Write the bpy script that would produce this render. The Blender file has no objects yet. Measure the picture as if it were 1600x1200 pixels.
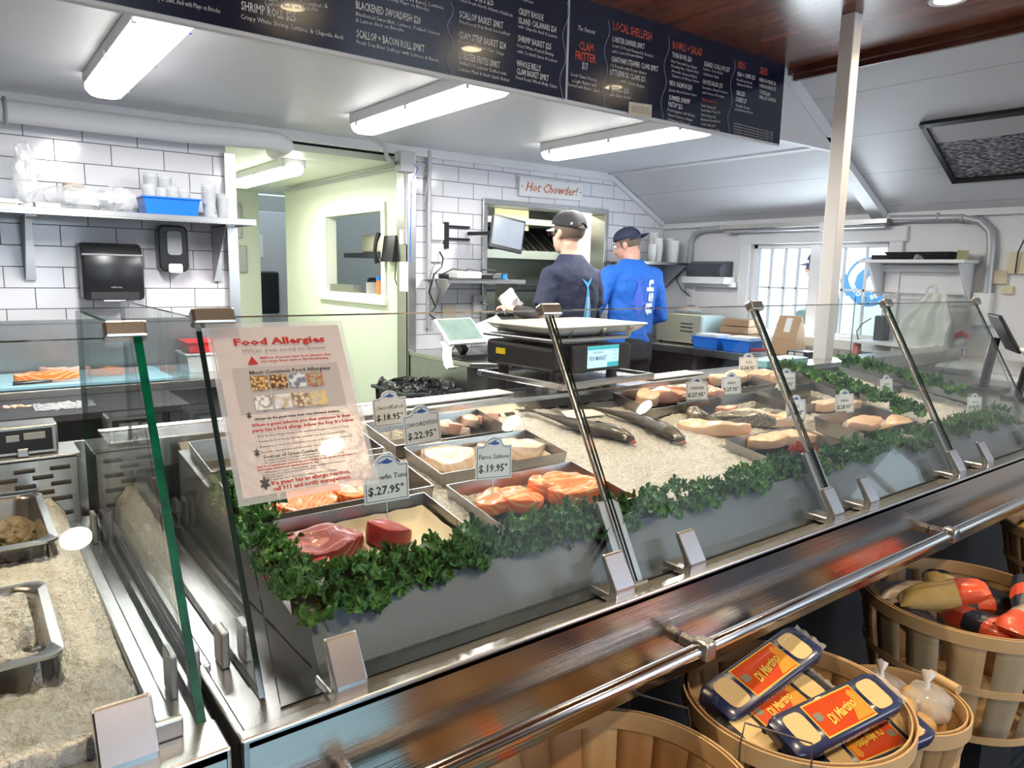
import bpy, bmesh, math, random
from mathutils import Vector, Matrix, noise
R_=math.radians; PI=math.pi
random.seed(7)
S=bpy.context.scene; COL=S.collection
# ---------------------------------------------------------------- camera
F_PX=1135.155; YAW,PIT,ROL=R_(37.3842),R_(8.7997),R_(1.1701); EYE=Vector((0,0,1.45))
fw=Vector((math.sin(YAW)*math.cos(PIT),math.cos(YAW)*math.cos(PIT),-math.sin(PIT)))
r0=Vector((math.cos(YAW),-math.sin(YAW),0)); u0=r0.cross(fw)
rt=r0*math.cos(ROL)+u0*math.sin(ROL); up=-r0*math.sin(ROL)+u0*math.cos(ROL)
cd=bpy.data.cameras.new('camera'); cam=bpy.data.objects.new('camera',cd); COL.objects.link(cam)
m=Matrix((rt,up,-fw)).transposed().to_4x4(); m.translation=EYE; cam.matrix_world=m
cd.sensor_width=36; cd.lens=F_PX/1600*36; cd.clip_start=.02; cd.clip_end=200
S.camera=cam
def ray(x,y): return fw+rt*((x-800)/F_PX)-up*((y-600)/F_PX)
def PY(x,y,Y): d=ray(x,y); return EYE+d*(Y/d.y)
def PX(x,y,X): d=ray(x,y); return EYE+d*(X/d.x)
def PZ(x,y,Z): d=ray(x,y); return EYE+d*((Z-EYE.z)/d.z)
# ---------------------------------------------------------------- view, world
vs=S.view_settings; vs.view_transform='Standard'; vs.look='None'; vs.gamma=1; vs.use_curve_mapping=False; vs.exposure=0.08
w=bpy.data.worlds.new('daylight'); S.world=w; w.use_nodes=True
sl=bpy.data.lights.new('sun','SUN'); sl.energy=4.5; sl.angle=.02; so=bpy.data.objects.new('sun',sl); COL.objects.link(so); so.rotation_euler=Vector((1,-.25,-.85)).to_track_quat('-Z','Y').to_euler()
bg=w.node_tree.nodes['Background']; bg.inputs[0].default_value=(.70,.87,1,1); bg.inputs[1].default_value=1.6
try:
    S.cycles.max_bounces=8; S.cycles.diffuse_bounces=4; S.cycles.glossy_bounces=4; S.cycles.transparent_max_bounces=24
    S.cycles.sample_clamp_indirect=6; S.cycles.caustics_reflective=False; S.cycles.caustics_refractive=False
    S.cycles.use_denoising=True
except Exception: pass
def area(name,loc,size,power,col,rot=(0,0,0),sy=None,spread=None):
    l=bpy.data.lights.new(name,'AREA'); l.energy=power; l.color=col
    if sy: l.shape='RECTANGLE'; l.size=size; l.size_y=sy
    else: l.shape='DISK'; l.size=size
    if spread: l.spread=R_(spread)
    o=bpy.data.objects.new(name,l); COL.objects.link(o); o.location=loc; o.rotation_euler=rot; return o
# ---------------------------------------------------------------- materials
def mat(name,col,rough=.5,metal=0,noise_=None,bump=None,**k):
    """noise_=(scale,amount,darker colour) mottles the colour; bump=(scale,strength)"""
    m=bpy.data.materials.new(name); m.use_nodes=True; nt=m.node_tree; p=nt.nodes['Principled BSDF']
    c=(*col,1) if len(col)==3 else col
    p.inputs['Base Color'].default_value=c; p.inputs['Roughness'].default_value=rough; p.inputs['Metallic'].default_value=metal
    tc=nt.nodes.new('ShaderNodeTexCoord')
    if noise_:
        n=nt.nodes.new('ShaderNodeTexNoise'); n.inputs['Scale'].default_value=noise_[0]; n.inputs['Detail'].default_value=4
        mp=nt.nodes.new('ShaderNodeMapping'); mp.inputs['Scale'].default_value=k.get('stretch',(1,1,1))
        nt.links.new(tc.outputs['Object'],mp.inputs[0]); nt.links.new(mp.outputs[0],n.inputs[0])
        rp=nt.nodes.new('ShaderNodeValToRGB'); rp.color_ramp.elements[0].position=.5-.2/max(noise_[1],.3); rp.color_ramp.elements[1].position=.5+.2/max(noise_[1],.3)
        rp.color_ramp.elements[0].color=(*noise_[2],1); rp.color_ramp.elements[1].color=c
        nt.links.new(n.outputs[0],rp.inputs[0]); nt.links.new(rp.outputs[0],p.inputs['Base Color'])
    if bump:
        n=nt.nodes.new('ShaderNodeTexNoise'); n.inputs['Scale'].default_value=bump[0]; n.inputs['Detail'].default_value=3
        mp=nt.nodes.new('ShaderNodeMapping'); mp.inputs['Scale'].default_value=k.get('bstretch',(1,1,1))
        nt.links.new(tc.outputs['Object'],mp.inputs[0]); nt.links.new(mp.outputs[0],n.inputs[0])
        b=nt.nodes.new('ShaderNodeBump'); b.inputs['Strength'].default_value=bump[1]; b.inputs['Distance'].default_value=k.get('bdist',.01)
        nt.links.new(n.outputs[0],b.inputs['Height']); nt.links.new(b.outputs[0],p.inputs['Normal'])
    for a,v in (('Coat Weight','coat'),('Subsurface Weight','sss'),('Transmission Weight','trans'),('Alpha','alpha'),('Specular IOR Level','spec'),('Sheen Weight','sheen')):
        if v in k: p.inputs[a].default_value=k[v]
    if 'sss' in k: p.inputs['Subsurface Radius'].default_value=k.get('srad',(.02,.012,.008)); p.inputs['Subsurface Scale'].default_value=k.get('sscale',.5)
    if 'emit' in k: p.inputs['Emission Color'].default_value=(*k['emit'][:3],1); p.inputs['Emission Strength'].default_value=k['emit'][3]
    return m
def glassmat(name,tint=(.97,.99,.98),ior=1.5,rough=0.0):
    m=bpy.data.materials.new(name); m.use_nodes=True; nt=m.node_tree; nt.nodes.clear()
    o=nt.nodes.new('ShaderNodeOutputMaterial'); t=nt.nodes.new('ShaderNodeBsdfTransparent'); g=nt.nodes.new('ShaderNodeBsdfGlossy')
    f=nt.nodes.new('ShaderNodeFresnel'); mx=nt.nodes.new('ShaderNodeMixShader')
    ge=nt.nodes.new('ShaderNodeNewGeometry'); mr=nt.nodes.new('ShaderNodeMapRange'); mr.inputs[3].default_value=ior; mr.inputs[4].default_value=1/ior; nt.links.new(ge.outputs['Backfacing'],mr.inputs[0]); nt.links.new(mr.outputs[0],f.inputs[0]); t.inputs[0].default_value=(*tint,1); g.inputs['Roughness'].default_value=rough
    nt.links.new(f.outputs[0],mx.inputs[0]); nt.links.new(t.outputs[0],mx.inputs[1]); nt.links.new(g.outputs[0],mx.inputs[2]); nt.links.new(mx.outputs[0],o.inputs[0])
    return m
def plastic_clear(name,tint=(.93,.94,.95),mixw=.28,col=(.95,.95,.95),rough=.12):
    m=bpy.data.materials.new(name); m.use_nodes=True; nt=m.node_tree; p=nt.nodes['Principled BSDF']
    p.inputs['Base Color'].default_value=(*col,1); p.inputs['Roughness'].default_value=rough
    o=nt.nodes['Material Output']; t=nt.nodes.new('ShaderNodeBsdfTransparent'); t.inputs[0].default_value=(*tint,1)
    mx=nt.nodes.new('ShaderNodeMixShader'); mx.inputs[0].default_value=mixw
    nt.links.new(t.outputs[0],mx.inputs[1]); nt.links.new(p.outputs[0],mx.inputs[2]); nt.links.new(mx.outputs[0],o.inputs[0])
    return m
def emis(name,col,st):
    return mat(name,col,.5,emit=(*col,st))
def wavemat(name,c1,c2,scale,rough=.35,dist=3,direction='X',rot=(0,0,0),pos=(.35,.75),bands='BANDS',coat=.3,sss=.15):
    m=mat(name,c1,rough,coat=coat,sss=sss,bump=(60,.25)); nt=m.node_tree; p=nt.nodes['Principled BSDF']
    tc=nt.nodes.new('ShaderNodeTexCoord'); mp=nt.nodes.new('ShaderNodeMapping'); mp.inputs['Rotation'].default_value=rot
    wv=nt.nodes.new('ShaderNodeTexWave'); wv.wave_type=bands; wv.bands_direction=direction if bands=='BANDS' else 'X'
    wv.inputs['Scale'].default_value=scale; wv.inputs['Distortion'].default_value=dist; wv.inputs['Detail'].default_value=2; wv.inputs['Detail Scale'].default_value=1.4
    rp=nt.nodes.new('ShaderNodeValToRGB'); rp.color_ramp.elements[0].position=pos[0]; rp.color_ramp.elements[1].position=pos[1]
    rp.color_ramp.elements[0].color=(*c1,1); rp.color_ramp.elements[1].color=(*c2,1)
    nt.links.new(tc.outputs['Object'],mp.inputs[0]); nt.links.new(mp.outputs[0],wv.inputs[0]); nt.links.new(wv.outputs[0],rp.inputs[0]); nt.links.new(rp.outputs[0],p.inputs['Base Color'])
    return m
def brickmat(name,plane,c=(.80,.79,.82),mortar=(.10,.10,.11),bw=.2535,bh=.1055,off=(0,0)):
    m=mat(name,c,.12,spec=.5); nt=m.node_tree; p=nt.nodes['Principled BSDF']
    g=nt.nodes.new('ShaderNodeNewGeometry'); sx=nt.nodes.new('ShaderNodeSeparateXYZ'); cx=nt.nodes.new('ShaderNodeCombineXYZ')
    nt.links.new(g.outputs['Position'],sx.inputs[0]); nt.links.new(sx.outputs[plane],cx.inputs[0]); nt.links.new(sx.outputs[2],cx.inputs[1])
    mp=nt.nodes.new('ShaderNodeMapping'); mp.inputs['Location'].default_value=(off[0],off[1],0); nt.links.new(cx.outputs[0],mp.inputs[0])
    b=nt.nodes.new('ShaderNodeTexBrick'); b.offset=.5; b.inputs['Scale'].default_value=1; b.inputs['Brick Width'].default_value=bw; b.inputs['Row Height'].default_value=bh
    b.inputs['Mortar Size'].default_value=.0022; b.inputs['Mortar Smooth'].default_value=0; b.inputs['Bias'].default_value=0
    b.inputs['Color1'].default_value=(*c,1); b.inputs['Color2'].default_value=(c[0]*.97,c[1]*.97,c[2]*.98,1); b.inputs['Mortar'].default_value=(*mortar,1)
    nt.links.new(mp.outputs[0],b.inputs[0]); nt.links.new(b.outputs[0],p.inputs['Base Color'])
    mt=nt.nodes.new('ShaderNodeMath'); mt.operation='MULTIPLY_ADD'; mt.inputs[1].default_value=.6; mt.inputs[2].default_value=.12
    nt.links.new(b.outputs['Fac'],mt.inputs[0]); nt.links.new(mt.outputs[0],p.inputs['Roughness'])
    bp_=nt.nodes.new('ShaderNodeBump'); bp_.invert=True; bp_.inputs['Strength'].default_value=.4; bp_.inputs['Distance'].default_value=.002
    nt.links.new(b.outputs['Fac'],bp_.inputs['Height']); nt.links.new(bp_.outputs[0],p.inputs['Normal'])
    return m
def boardmat(name,axis,pitch,c1,c2,gap,gapw=.02,rough=.5,nscale=6,stretch=(1,1,1),coat=0):
    """painted or stained boards: grooves across an axis, grain between them"""
    m=mat(name,c1,rough,coat=coat); nt=m.node_tree; p=nt.nodes['Principled BSDF']
    g=nt.nodes.new('ShaderNodeNewGeometry'); sx=nt.nodes.new('ShaderNodeSeparateXYZ'); nt.links.new(g.outputs['Position'],sx.inputs[0])
    dv=nt.nodes.new('ShaderNodeMath'); dv.operation='DIVIDE'; dv.inputs[1].default_value=pitch; nt.links.new(sx.outputs[axis],dv.inputs[0])
    fr=nt.nodes.new('ShaderNodeMath'); fr.operation='FRACT'; nt.links.new(dv.outputs[0],fr.inputs[0])
    lt=nt.nodes.new('ShaderNodeMath'); lt.operation='LESS_THAN'; lt.inputs[1].default_value=gapw; nt.links.new(fr.outputs[0],lt.inputs[0])
    fl=nt.nodes.new('ShaderNodeMath'); fl.operation='FLOOR'; nt.links.new(dv.outputs[0],fl.inputs[0])
    mp=nt.nodes.new('ShaderNodeMapping'); mp.inputs['Scale'].default_value=stretch; nt.links.new(g.outputs['Position'],mp.inputs[0])
    cb=nt.nodes.new('ShaderNodeCombineXYZ'); ml=nt.nodes.new('ShaderNodeMath'); ml.operation='MULTIPLY'; ml.inputs[1].default_value=7.3
    nt.links.new(fl.outputs[0],ml.inputs[0]); nt.links.new(ml.outputs[0],cb.inputs[2]); nt.links.new(cb.outputs[0],mp.inputs['Location'])
    n=nt.nodes.new('ShaderNodeTexNoise'); n.inputs['Scale'].default_value=nscale; n.inputs['Detail'].default_value=6; nt.links.new(mp.outputs[0],n.inputs[0])
    rp=nt.nodes.new('ShaderNodeValToRGB'); rp.color_ramp.elements[0].position=.3; rp.color_ramp.elements[1].position=.7
    rp.color_ramp.elements[0].color=(*c2,1); rp.color_ramp.elements[1].color=(*c1,1); nt.links.new(n.outputs[0],rp.inputs[0])
    mx=nt.nodes.new('ShaderNodeMix'); mx.data_type='RGBA'; nt.links.new(lt.outputs[0],mx.inputs[0]); nt.links.new(rp.outputs[0],mx.inputs[6]); mx.inputs[7].default_value=(*gap,1)
    nt.links.new(mx.outputs[2],p.inputs['Base Color'])
    return m
M={}
M['white']=mat('white_paint',(.80,.80,.81),.45,noise_=(3,.5,(.76,.76,.77)))
M['ceil']=mat('ceiling_panel',(.78,.79,.82),.38,noise_=(2,.6,(.72,.73,.76)),bump=(260,.35),bdist=.003)
M['slope']=boardmat('white_boards_sloped',2,.175,(.80,.80,.82),(.74,.74,.755),(.42,.42,.42),.012,.45,5,(1,.3,1))
M['cream']=mat('cream_wall_panel',(.80,.84,.72),.4,noise_=(1.2,.5,(.74,.80,.66)))
M['wood']=boardmat('mahogany_boards',0,.19,(.30,.085,.035),(.115,.03,.014),(.04,.012,.008),.025,.24,4,(3,.5,1),coat=.25)
M['wood'].node_tree.nodes['Principled BSDF'].inputs['Coat Roughness'].default_value=.2
M['woodtrim']=mat('mahogany_trim',(.13,.035,.02),.2,noise_=(8,.6,(.07,.02,.012)),coat=.4)
M['tile']=brickmat('subway_tile',0,off=(.06,.052))
M['steel']=mat('brushed_steel',(.62,.61,.60),.27,1,noise_=(30,.5,(.52,.51,.50)),stretch=(.05,1,6))
M['steelv']=mat('dull_steel',(.50,.50,.50),.38,1,noise_=(14,.5,(.40,.40,.40)))
M['steelf']=mat('satin_front_steel',(.56,.53,.51),.17,1,bump=(90,.05),bstretch=(.02,1,4))
M['chrome']=mat('polished_steel',(.75,.74,.73),.10,1)
M['pan']=mat('galvanised_tray',(.42,.41,.40),.30,1,noise_=(40,.6,(.32,.31,.30)))
M['black']=mat('black_plastic',(.015,.015,.018),.3)
M['blackm']=mat('black_matte',(.02,.02,.022),.6)
M['dgrey']=mat('dark_grey',(.055,.06,.07),.4)
M['grey']=mat('grey_plastic',(.35,.36,.38),.4)
M['conduit']=mat('grey_conduit',(.48,.48,.50),.4,.3)
M['lgrey']=mat('light_grey',(.6,.6,.62),.4)
M['wplastic']=mat('white_plastic',(.82,.82,.80),.3)
M['paper']=mat('white_paper',(.85,.84,.82),.7)
M['blue']=mat('blue_plastic',(.01,.17,.72),.3)
M['glass']=glassmat('clear_glass')
M['pane']=glassmat('window_glass',(.95,.98,1.0),1.3)
M['gedge']=mat('green_glass_edge',(.0,.16,.07),.08,trans=.0,coat=.6,noise_=(25,.8,(0,.03,.02)))
M['gedged']=mat('dark_glass_edge',(.012,.03,.025),.06,coat=.8)
M['clear']=plastic_clear('clear_plastic')
M['film']=plastic_clear('plastic_film',mixw=.3,rough=.08)
# ---------------------------------------------------------------- builders
class B:
    def __init__(s): s.bm=bmesh.new(); s.mi=0
    def _tag(s,fs):
        for f in fs: f.material_index=s.mi
    def box(s,c,d,rot=None,M_=None):
        x,y,z=d[0]/2,d[1]/2,d[2]/2
        vs=[Vector((a*x,b*y,e*z)) for a in(-1,1) for b in(-1,1) for e in(-1,1)]
        m=Matrix.Translation(Vector(c))
        if rot is not None: m=m@(rot.to_4x4() if isinstance(rot,Matrix) else Matrix.Rotation(rot,4,'Z'))
        if M_ is not None: m=M_@m
        v=[s.bm.verts.new(m@q) for q in vs]
        fs=[s.bm.faces.new([v[i] for i in f]) for f in((0,1,3,2),(4,6,7,5),(0,4,5,1),(2,3,7,6),(0,2,6,4),(1,5,7,3))]
        s._tag(fs); return s
    def bb(s,a,b): # box between two corners
        return s.box([(p+q)/2 for p,q in zip(a,b)],[abs(p-q) for p,q in zip(a,b)])
    def ring(s,pts): return [s.bm.verts.new(p) for p in pts]
    def bridge(s,a,b,closed=True):
        n=len(a); fs=[]
        for i in range(n if closed else n-1):
            j=(i+1)%n
            try: fs.append(s.bm.faces.new([a[i],a[j],b[j],b[i]]))
            except ValueError: pass
        s._tag(fs)
    def cap(s,r,flip=False):
        try: s._tag([s.bm.faces.new(list(reversed(r)) if flip else r)])
        except ValueError: pass
    def cyl(s,p0,p1,r,r2=None,n=20,caps=True):
        return s.tube([p0,p1],[r,r if r2 is None else r2],n,caps)
    def tube(s,path,r,n=12,caps=True,flat=1.0):
        P=[Vector(p) for p in path]; rr=r if isinstance(r,(list,tuple)) else [r]*len(P)
        prev=None; N=None
        for i,p in enumerate(P):
            t=(P[min(i+1,len(P)-1)]-P[max(i-1,0)]).normalized()
            if N is None: N=t.orthogonal().normalized() if abs(t.z)>.9 else t.cross(Vector((0,0,1))).normalized()
            else: N=(N-t*N.dot(t)).normalized()
            Bn=t.cross(N)
            ring=s.ring([p+N*math.cos(2*PI*k/n)*rr[i]+Bn*math.sin(2*PI*k/n)*rr[i]*flat for k in range(n)])
            if prev: s.bridge(prev,ring)
            elif caps: s.cap(ring,True)
            prev=ring
        if caps: s.cap(prev)
        return s
    def lathe(s,prof,c=(0,0,0),n=28,M_=None,sx=1,sy=1,arc=None):
        c=Vector(c); prev=None
        for (r,z) in prof:
            pts=[Vector((math.cos(2*PI*k/n)*r*sx,math.sin(2*PI*k/n)*r*sy,z)) for k in range(n)]
            pts=[(M_@p if M_ else p)+c for p in pts]
            ring=s.ring(pts)
            if prev: s.bridge(prev,ring)
            prev=ring
        return s
    def quad(s,pts):
        s._tag([s.bm.faces.new([s.bm.verts.new(Vector(p)) for p in pts])]); return s
    def prism(s,pts,d): # polygon extruded by vector
        d=Vector(d); a=s.ring([Vector(p) for p in pts]); b=s.ring([Vector(p)+d for p in pts])
        s.bridge(a,b); s.cap(a,True); s.cap(b); return s
    def grid(s,fn,nu,nv,closed_u=False,closed_v=False):
        V=[[s.bm.verts.new(fn(i/(nu if closed_u else nu-1),j/(nv if closed_v else nv-1))) for j in range(nv)] for i in range(nu)]
        fs=[]
        for i in range(nu if closed_u else nu-1):
            for j in range(nv if closed_v else nv-1):
                try: fs.append(s.bm.faces.new([V[i][j],V[(i+1)%nu][j],V[(i+1)%nu][(j+1)%nv],V[i][(j+1)%nv]]))
                except ValueError: pass
        s._tag(fs); return V
    def ball(s,c,r,n=14,sc=(1,1,1),M_=None):
        c=Vector(c)
        def f(u,v):
            t=PI*u; a=2*PI*v; p=Vector((math.sin(t)*math.cos(a)*sc[0],math.sin(t)*math.sin(a)*sc[1],math.cos(t)*sc[2]))*r
            return (M_@p if M_ else p)+c
        s.grid(f,n,n,closed_v=True); return s
    def jitter(s,a,sc):
        for v in s.bm.verts: v.co+=noise.noise_vector(v.co*sc)*a
        return s
    def done(s,name,mats,parent=None,smooth=False,bevel=0,seg=2,local=False,solid=0,sub=0):
        bm=s.bm
        bmesh.ops.remove_doubles(bm,verts=bm.verts,dist=1e-6)
        if not s.__dict__.get('nonorm'): bmesh.ops.recalc_face_normals(bm,faces=bm.faces)
        off=Vector((0,0,0))
        if parent and not local:
            q=parent
            while q: off+=q.location; q=q.parent
        me=bpy.data.meshes.new(name)
        for v in bm.verts: v.co-=off
        bm.to_mesh(me); bm.free()
        o=bpy.data.objects.new(name,me); COL.objects.link(o)
        for mm in (mats if isinstance(mats,(list,tuple)) else [mats]): me.materials.append(mm if not isinstance(mm,str) else M[mm])
        if parent: o.parent=parent
        if smooth:
            me.shade_smooth()
            if smooth!='all': me.set_sharp_from_angle(angle=R_(smooth if smooth is not True else 40))
        if solid: md=o.modifiers.new('thickness','SOLIDIFY'); md.thickness=solid; md.offset=0
        if bevel:
            md=o.modifiers.new('edges','BEVEL'); md.width=bevel; md.segments=seg; md.limit_method='ANGLE'; md.angle_limit=R_(50); md.harden_normals=False
        if sub: md=o.modifiers.new('smooth','SUBSURF'); md.levels=sub; md.render_levels=sub
        return o
def thing(name,label,cat,loc=(0,0,0),group=None,rz=0):
    o=bpy.data.objects.new(name,None); COL.objects.link(o); o.empty_display_size=.05
    o.location=loc; o.rotation_euler=(0,0,rz); return tag(o,label,cat,group)
def tag(o,label,cat,group=None,kind=None):
    o['label']=label; o['category']=cat
    if group: o['group']=group
    if kind: o['kind']=kind
    return o
def struct(o):
    o['kind']='structure'; return o
def kids(o): return [c for c in bpy.data.objects if c.parent==o]
def dup(root,loc,rz=None,label=None,group=None,rot=None,scale=None):
    ch={}
    for o in COL.objects:
        if o.parent: ch.setdefault(o.parent.name,[]).append(o)
    def rec(o,par):
        c=o.copy(); COL.objects.link(c); c.parent=par
        for k in ch.get(o.name,[]): rec(k,c)
        return c
    c=rec(root,None); c.location=loc
    if rz is not None: c.rotation_euler=(0,0,rz)
    if rot is not None: c.rotation_euler=rot
    if scale is not None: c.scale=scale if not isinstance(scale,(int,float)) else (scale,)*3
    if label: c['label']=label
    if group: c['group']=group
    return c
def bag_remesh(o,voxel,smooth=4,sf=.5):
    """one continuous skin over overlapping volumes"""
    me=o.data; mats=list(me.materials)
    md=o.modifiers.new('r','REMESH'); md.mode='VOXEL'; md.voxel_size=voxel; md.use_smooth_shade=True
    if smooth: s=o.modifiers.new('s','SMOOTH'); s.iterations=smooth; s.factor=sf
    dg=bpy.context.evaluated_depsgraph_get(); dg.update()
    nm=bpy.data.meshes.new_from_object(o.evaluated_get(dg)); o.modifiers.clear(); o.data=nm
    if not nm.materials:
        for q in mats: nm.materials.append(q)
    nm.shade_smooth()
    return o
# lettering: outlines of the built-in font, laid on a plane
_tc={}
def glyphs(b,s,o,x,y,h,width=None,align='L',bold=0,italic=0,res=1,lift=.0006,xs=1.0,depth=0):
    """s along direction x, up y from origin o; h = cap height; width fits the run"""
    o=Vector(o); x=Vector(x).normalized(); y=Vector(y); y=(y-x*y.dot(x)).normalized(); n=x.cross(y)
    cu=bpy.data.curves.new('t','FONT'); cu.body=s; cu.size=1; cu.resolution_u=res; cu.offset=bold; cu.shear=italic
    ob=bpy.data.objects.new('t',cu); COL.objects.link(ob); dg=bpy.context.evaluated_depsgraph_get(); dg.update()
    me=bpy.data.meshes.new_from_object(ob.evaluated_get(dg)); bpy.data.objects.remove(ob); bpy.data.curves.remove(cu)
    if not me.vertices: return
    X=[v.co.x for v in me.vertices]; mn,mxx=min(X),max(X); k=h/.69
    sx=k*xs if width is None else width/max(mxx-mn,1e-6)
    wd=(mxx-mn)*sx; sh={'L':0,'C':-wd/2,'R':-wd}[align]
    vv=[b.bm.verts.new(o+x*((v.co.x-mn)*sx+sh)+y*(v.co.y*k)+n*lift) for v in me.vertices]
    for p in me.polygons:
        try: f=b.bm.faces.new([vv[i] for i in p.vertices]); f.material_index=b.mi
        except ValueError: pass
    bpy.data.meshes.remove(me)
    b.nonorm=True
    return wd
def fit(b,s,P0,P1,up_,h,**k):
    P0=Vector(P0); P1=Vector(P1); glyphs(b,s,P0,P1-P0,up_,h,width=(P1-P0).length,**k)
# ================================================================ the room
CZ=2.25; WZ=2.575; D=4.4; XR=5.03
def sbox(name,a,b,m): q=B().bb(a,b); return struct(q.done(name,m))
M['kfloor']=mat('kitchen_floor',(.16,.16,.17),.5,noise_=(6,.6,(.11,.11,.12)))
M['cfloor']=boardmat('blue_ribbed_mat',1,.02,(.012,.03,.06),(.008,.02,.045),(.003,.006,.012),.35,.6,8)
sbox('floor',(-3,-3.2,-.05),(6,9.3,0),M['kfloor'])
sbox('floor_mat',(-3,-3.2,0),(5.03,.8,.004),M['cfloor'])
# back wall, tiled; opening X 1.28..2.47, serving hatch X 3.08..4.27
q=B()
q.bb((-2.6,D,0),(1.28,D+.12,CZ)); q.bb((2.47,D,0),(3.085,D+.12,CZ)); q.bb((3.085,D,0),(4.275,D+.12,1.02)); q.bb((3.085,D,1.935),(4.275,D+.12,CZ)); q.bb((4.275,D,0),(XR,D+.12,CZ))
struct(q.done('wall_back',M['tile']))
# ceilings
sbox('ceiling_kitchen',(-2.6,2.47,CZ),(4.33,7.5,CZ+.05),M['ceil'])
q=B(); q.prism([(4.33,0,2.25),(5.03+.1,0,1.88-.0545),(5.03+.1,0,1.93),(4.33,0,2.32)],(0,7.5,0))
for v in q.bm.verts: v.co.y=2.47 if v.co.y<1 else 7.5
struct(q.done('ceiling_kitchen_slope',M['slope']))
def zs(x): return 1.88+.545*(5.03-x)
q=B(); q.prism([(3.70,-3.2,zs(3.70)),(5.13,-3.2,zs(5.13)),(5.13,-3.2,zs(5.13)+.05),(3.70,-3.2,zs(3.70)+.05)],(0,5.67,0))
struct(q.done('ceiling_slope',M['slope']))
sbox('ceiling_wood',(-2.6,-3.2,WZ),(3.77,2.47,WZ+.05),M['wood'])
q=B(); q.bb((3.715,-3.2,WZ-.035),(3.765,2.43,WZ)); q.bb((3.765,-3.2,WZ-.055),(3.79,2.43,WZ+.02)); struct(q.done('trim_1',M['woodtrim']))
# header wall above the kitchen edge, with its boarded gusset
q=B(); q.prism([(-2.6,2.44,CZ-.006),(4.36,2.44,CZ-.006),(3.70,2.44,zs(3.70)+.01),(3.70,2.44,WZ+.02),(-2.6,2.44,WZ+.02)],(0,.06,0)); struct(q.done('wall_header',M['white']))
q=B(); q.prism([(3.66,2.435,2.20),(4.35,2.435,2.20),(4.27,2.435,2.27),(3.66,2.435,2.27)],(0,.035,0))
q.prism([(3.66,2.435,2.60),(3.74,2.435,2.60),(4.36,2.435,2.235),(4.27,2.435,2.205),(3.66,2.435,2.53)],(0,.035,0))
struct(q.done('trim_2',M['white']))
# rafter on the slope under the header, cornices, crease strip
q=B(); q.prism([(4.27,2.45,zs(4.27)-.005),(5.0,2.45,zs(5.0)-.005),(5.0,2.45,zs(5.0)-.06),(4.27,2.45,zs(4.27)-.06)],(0,.09,0)); struct(q.done('trim_3',M['white']))
q=B(); q.bb((4.27,2.53,CZ-.012),(4.345,D,CZ)); struct(q.done('trim_4',M['white']))
q=B(); q.bb((-2.6,D-.035,CZ-.055),(4.33,D,CZ)); struct(q.done('trim_5',M['white']))
q=B(); q.prism([(4.29,D-.03,2.262),(5.03,D-.03,1.875),(5.03,D-.03,1.83),(4.29,D-.03,2.222)],(0,.03,0)); struct(q.done('trim_6',M['white']))
q=B(); q.bb((XR-.05,-3.2,1.845),(XR,D,1.885)); struct(q.done('trim_7',M['white']))
# right wall with the window hole (Y 2.42..3.50, Z .99..1.72)
WY0,WY1,WZ0,WZ1=2.42,3.50,1.02,1.70
q=B(); q.bb((XR,-3.2,0),(XR+.12,-.92,1.9)); q.bb((XR,-.36,0),(XR+.12,WY0,1.9)); q.bb((XR,-.92,0),(XR+.12,-.36,.95)); q.bb((XR,-.92,1.80),(XR+.12,-.36,1.9)); q.bb((XR,WY1,0),(XR+.12,7.5,1.9)); q.bb((XR,WY0,0),(XR+.12,WY1,WZ0)); q.bb((XR,WY0,WZ1),(XR+.12,WY1,1.9)); struct(q.done('wall_right',M['white']))
q=B()
for a,b in (((5.0,WY0-.09,WZ0-.07),(XR,WY0,WZ1+.10)),((5.0,WY1,WZ0-.07),(XR,WY1+.09,WZ1+.10)),((4.995,WY0-.11,WZ1),(XR,WY1+.11,WZ1+.10)),((4.985,WY0-.11,WZ0-.07),(XR,WY1+.11,WZ0))): q.bb(a,b)
struct(q.done('trim_8',M['white'],bevel=.003))
win=thing('window_1','','window',(XR,3.0,1.36)); 
for k in ('label','category'): del win[k]
struct(win)
q=B(); x0=XR+.03
q.bb((x0,WY0,WZ0),(x0+.05,WY0+.035,WZ1)); q.bb((x0,WY1-.035,WZ0),(x0+.05,WY1,WZ1)); q.bb((x0,WY0,WZ0),(x0+.05,WY1,WZ0+.035)); q.bb((x0,WY0,WZ1-.035),(x0+.05,WY1,WZ1))
q.bb((x0-.01,2.93,WZ0),(x0+.05,3.01,WZ1))
q.done('window_frame',M['white'],win,bevel=.003)
q=B()
for y in (2.60,2.76): q.bb((x0+.01,y-.007,WZ0),(x0+.03,y+.007,WZ1))
for y in (3.12,3.23,3.35): q.bb((x0+.01,y-.007,WZ0),(x0+.03,y+.007,WZ1))
q.bb((x0+.01,WY0,1.36),(x0+.03,WY1,1.375)); q.done('muntin',M['white'],win)
q=B(); q.bb((x0+.018,WY0+.01,WZ0+.01),(x0+.022,WY1-.01,WZ1-.01)); q.done('window_pane',M['pane'],win)
q=B(); q.bb((XR+.02,-.66,.95),(XR+.07,-.63,1.80)); q.bb((XR+.02,-.92,.95),(XR+.07,-.90,1.80)); q.bb((XR+.02,-.38,.95),(XR+.07,-.36,1.80)); struct(q.done('window_2_frame',M['white']))
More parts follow.
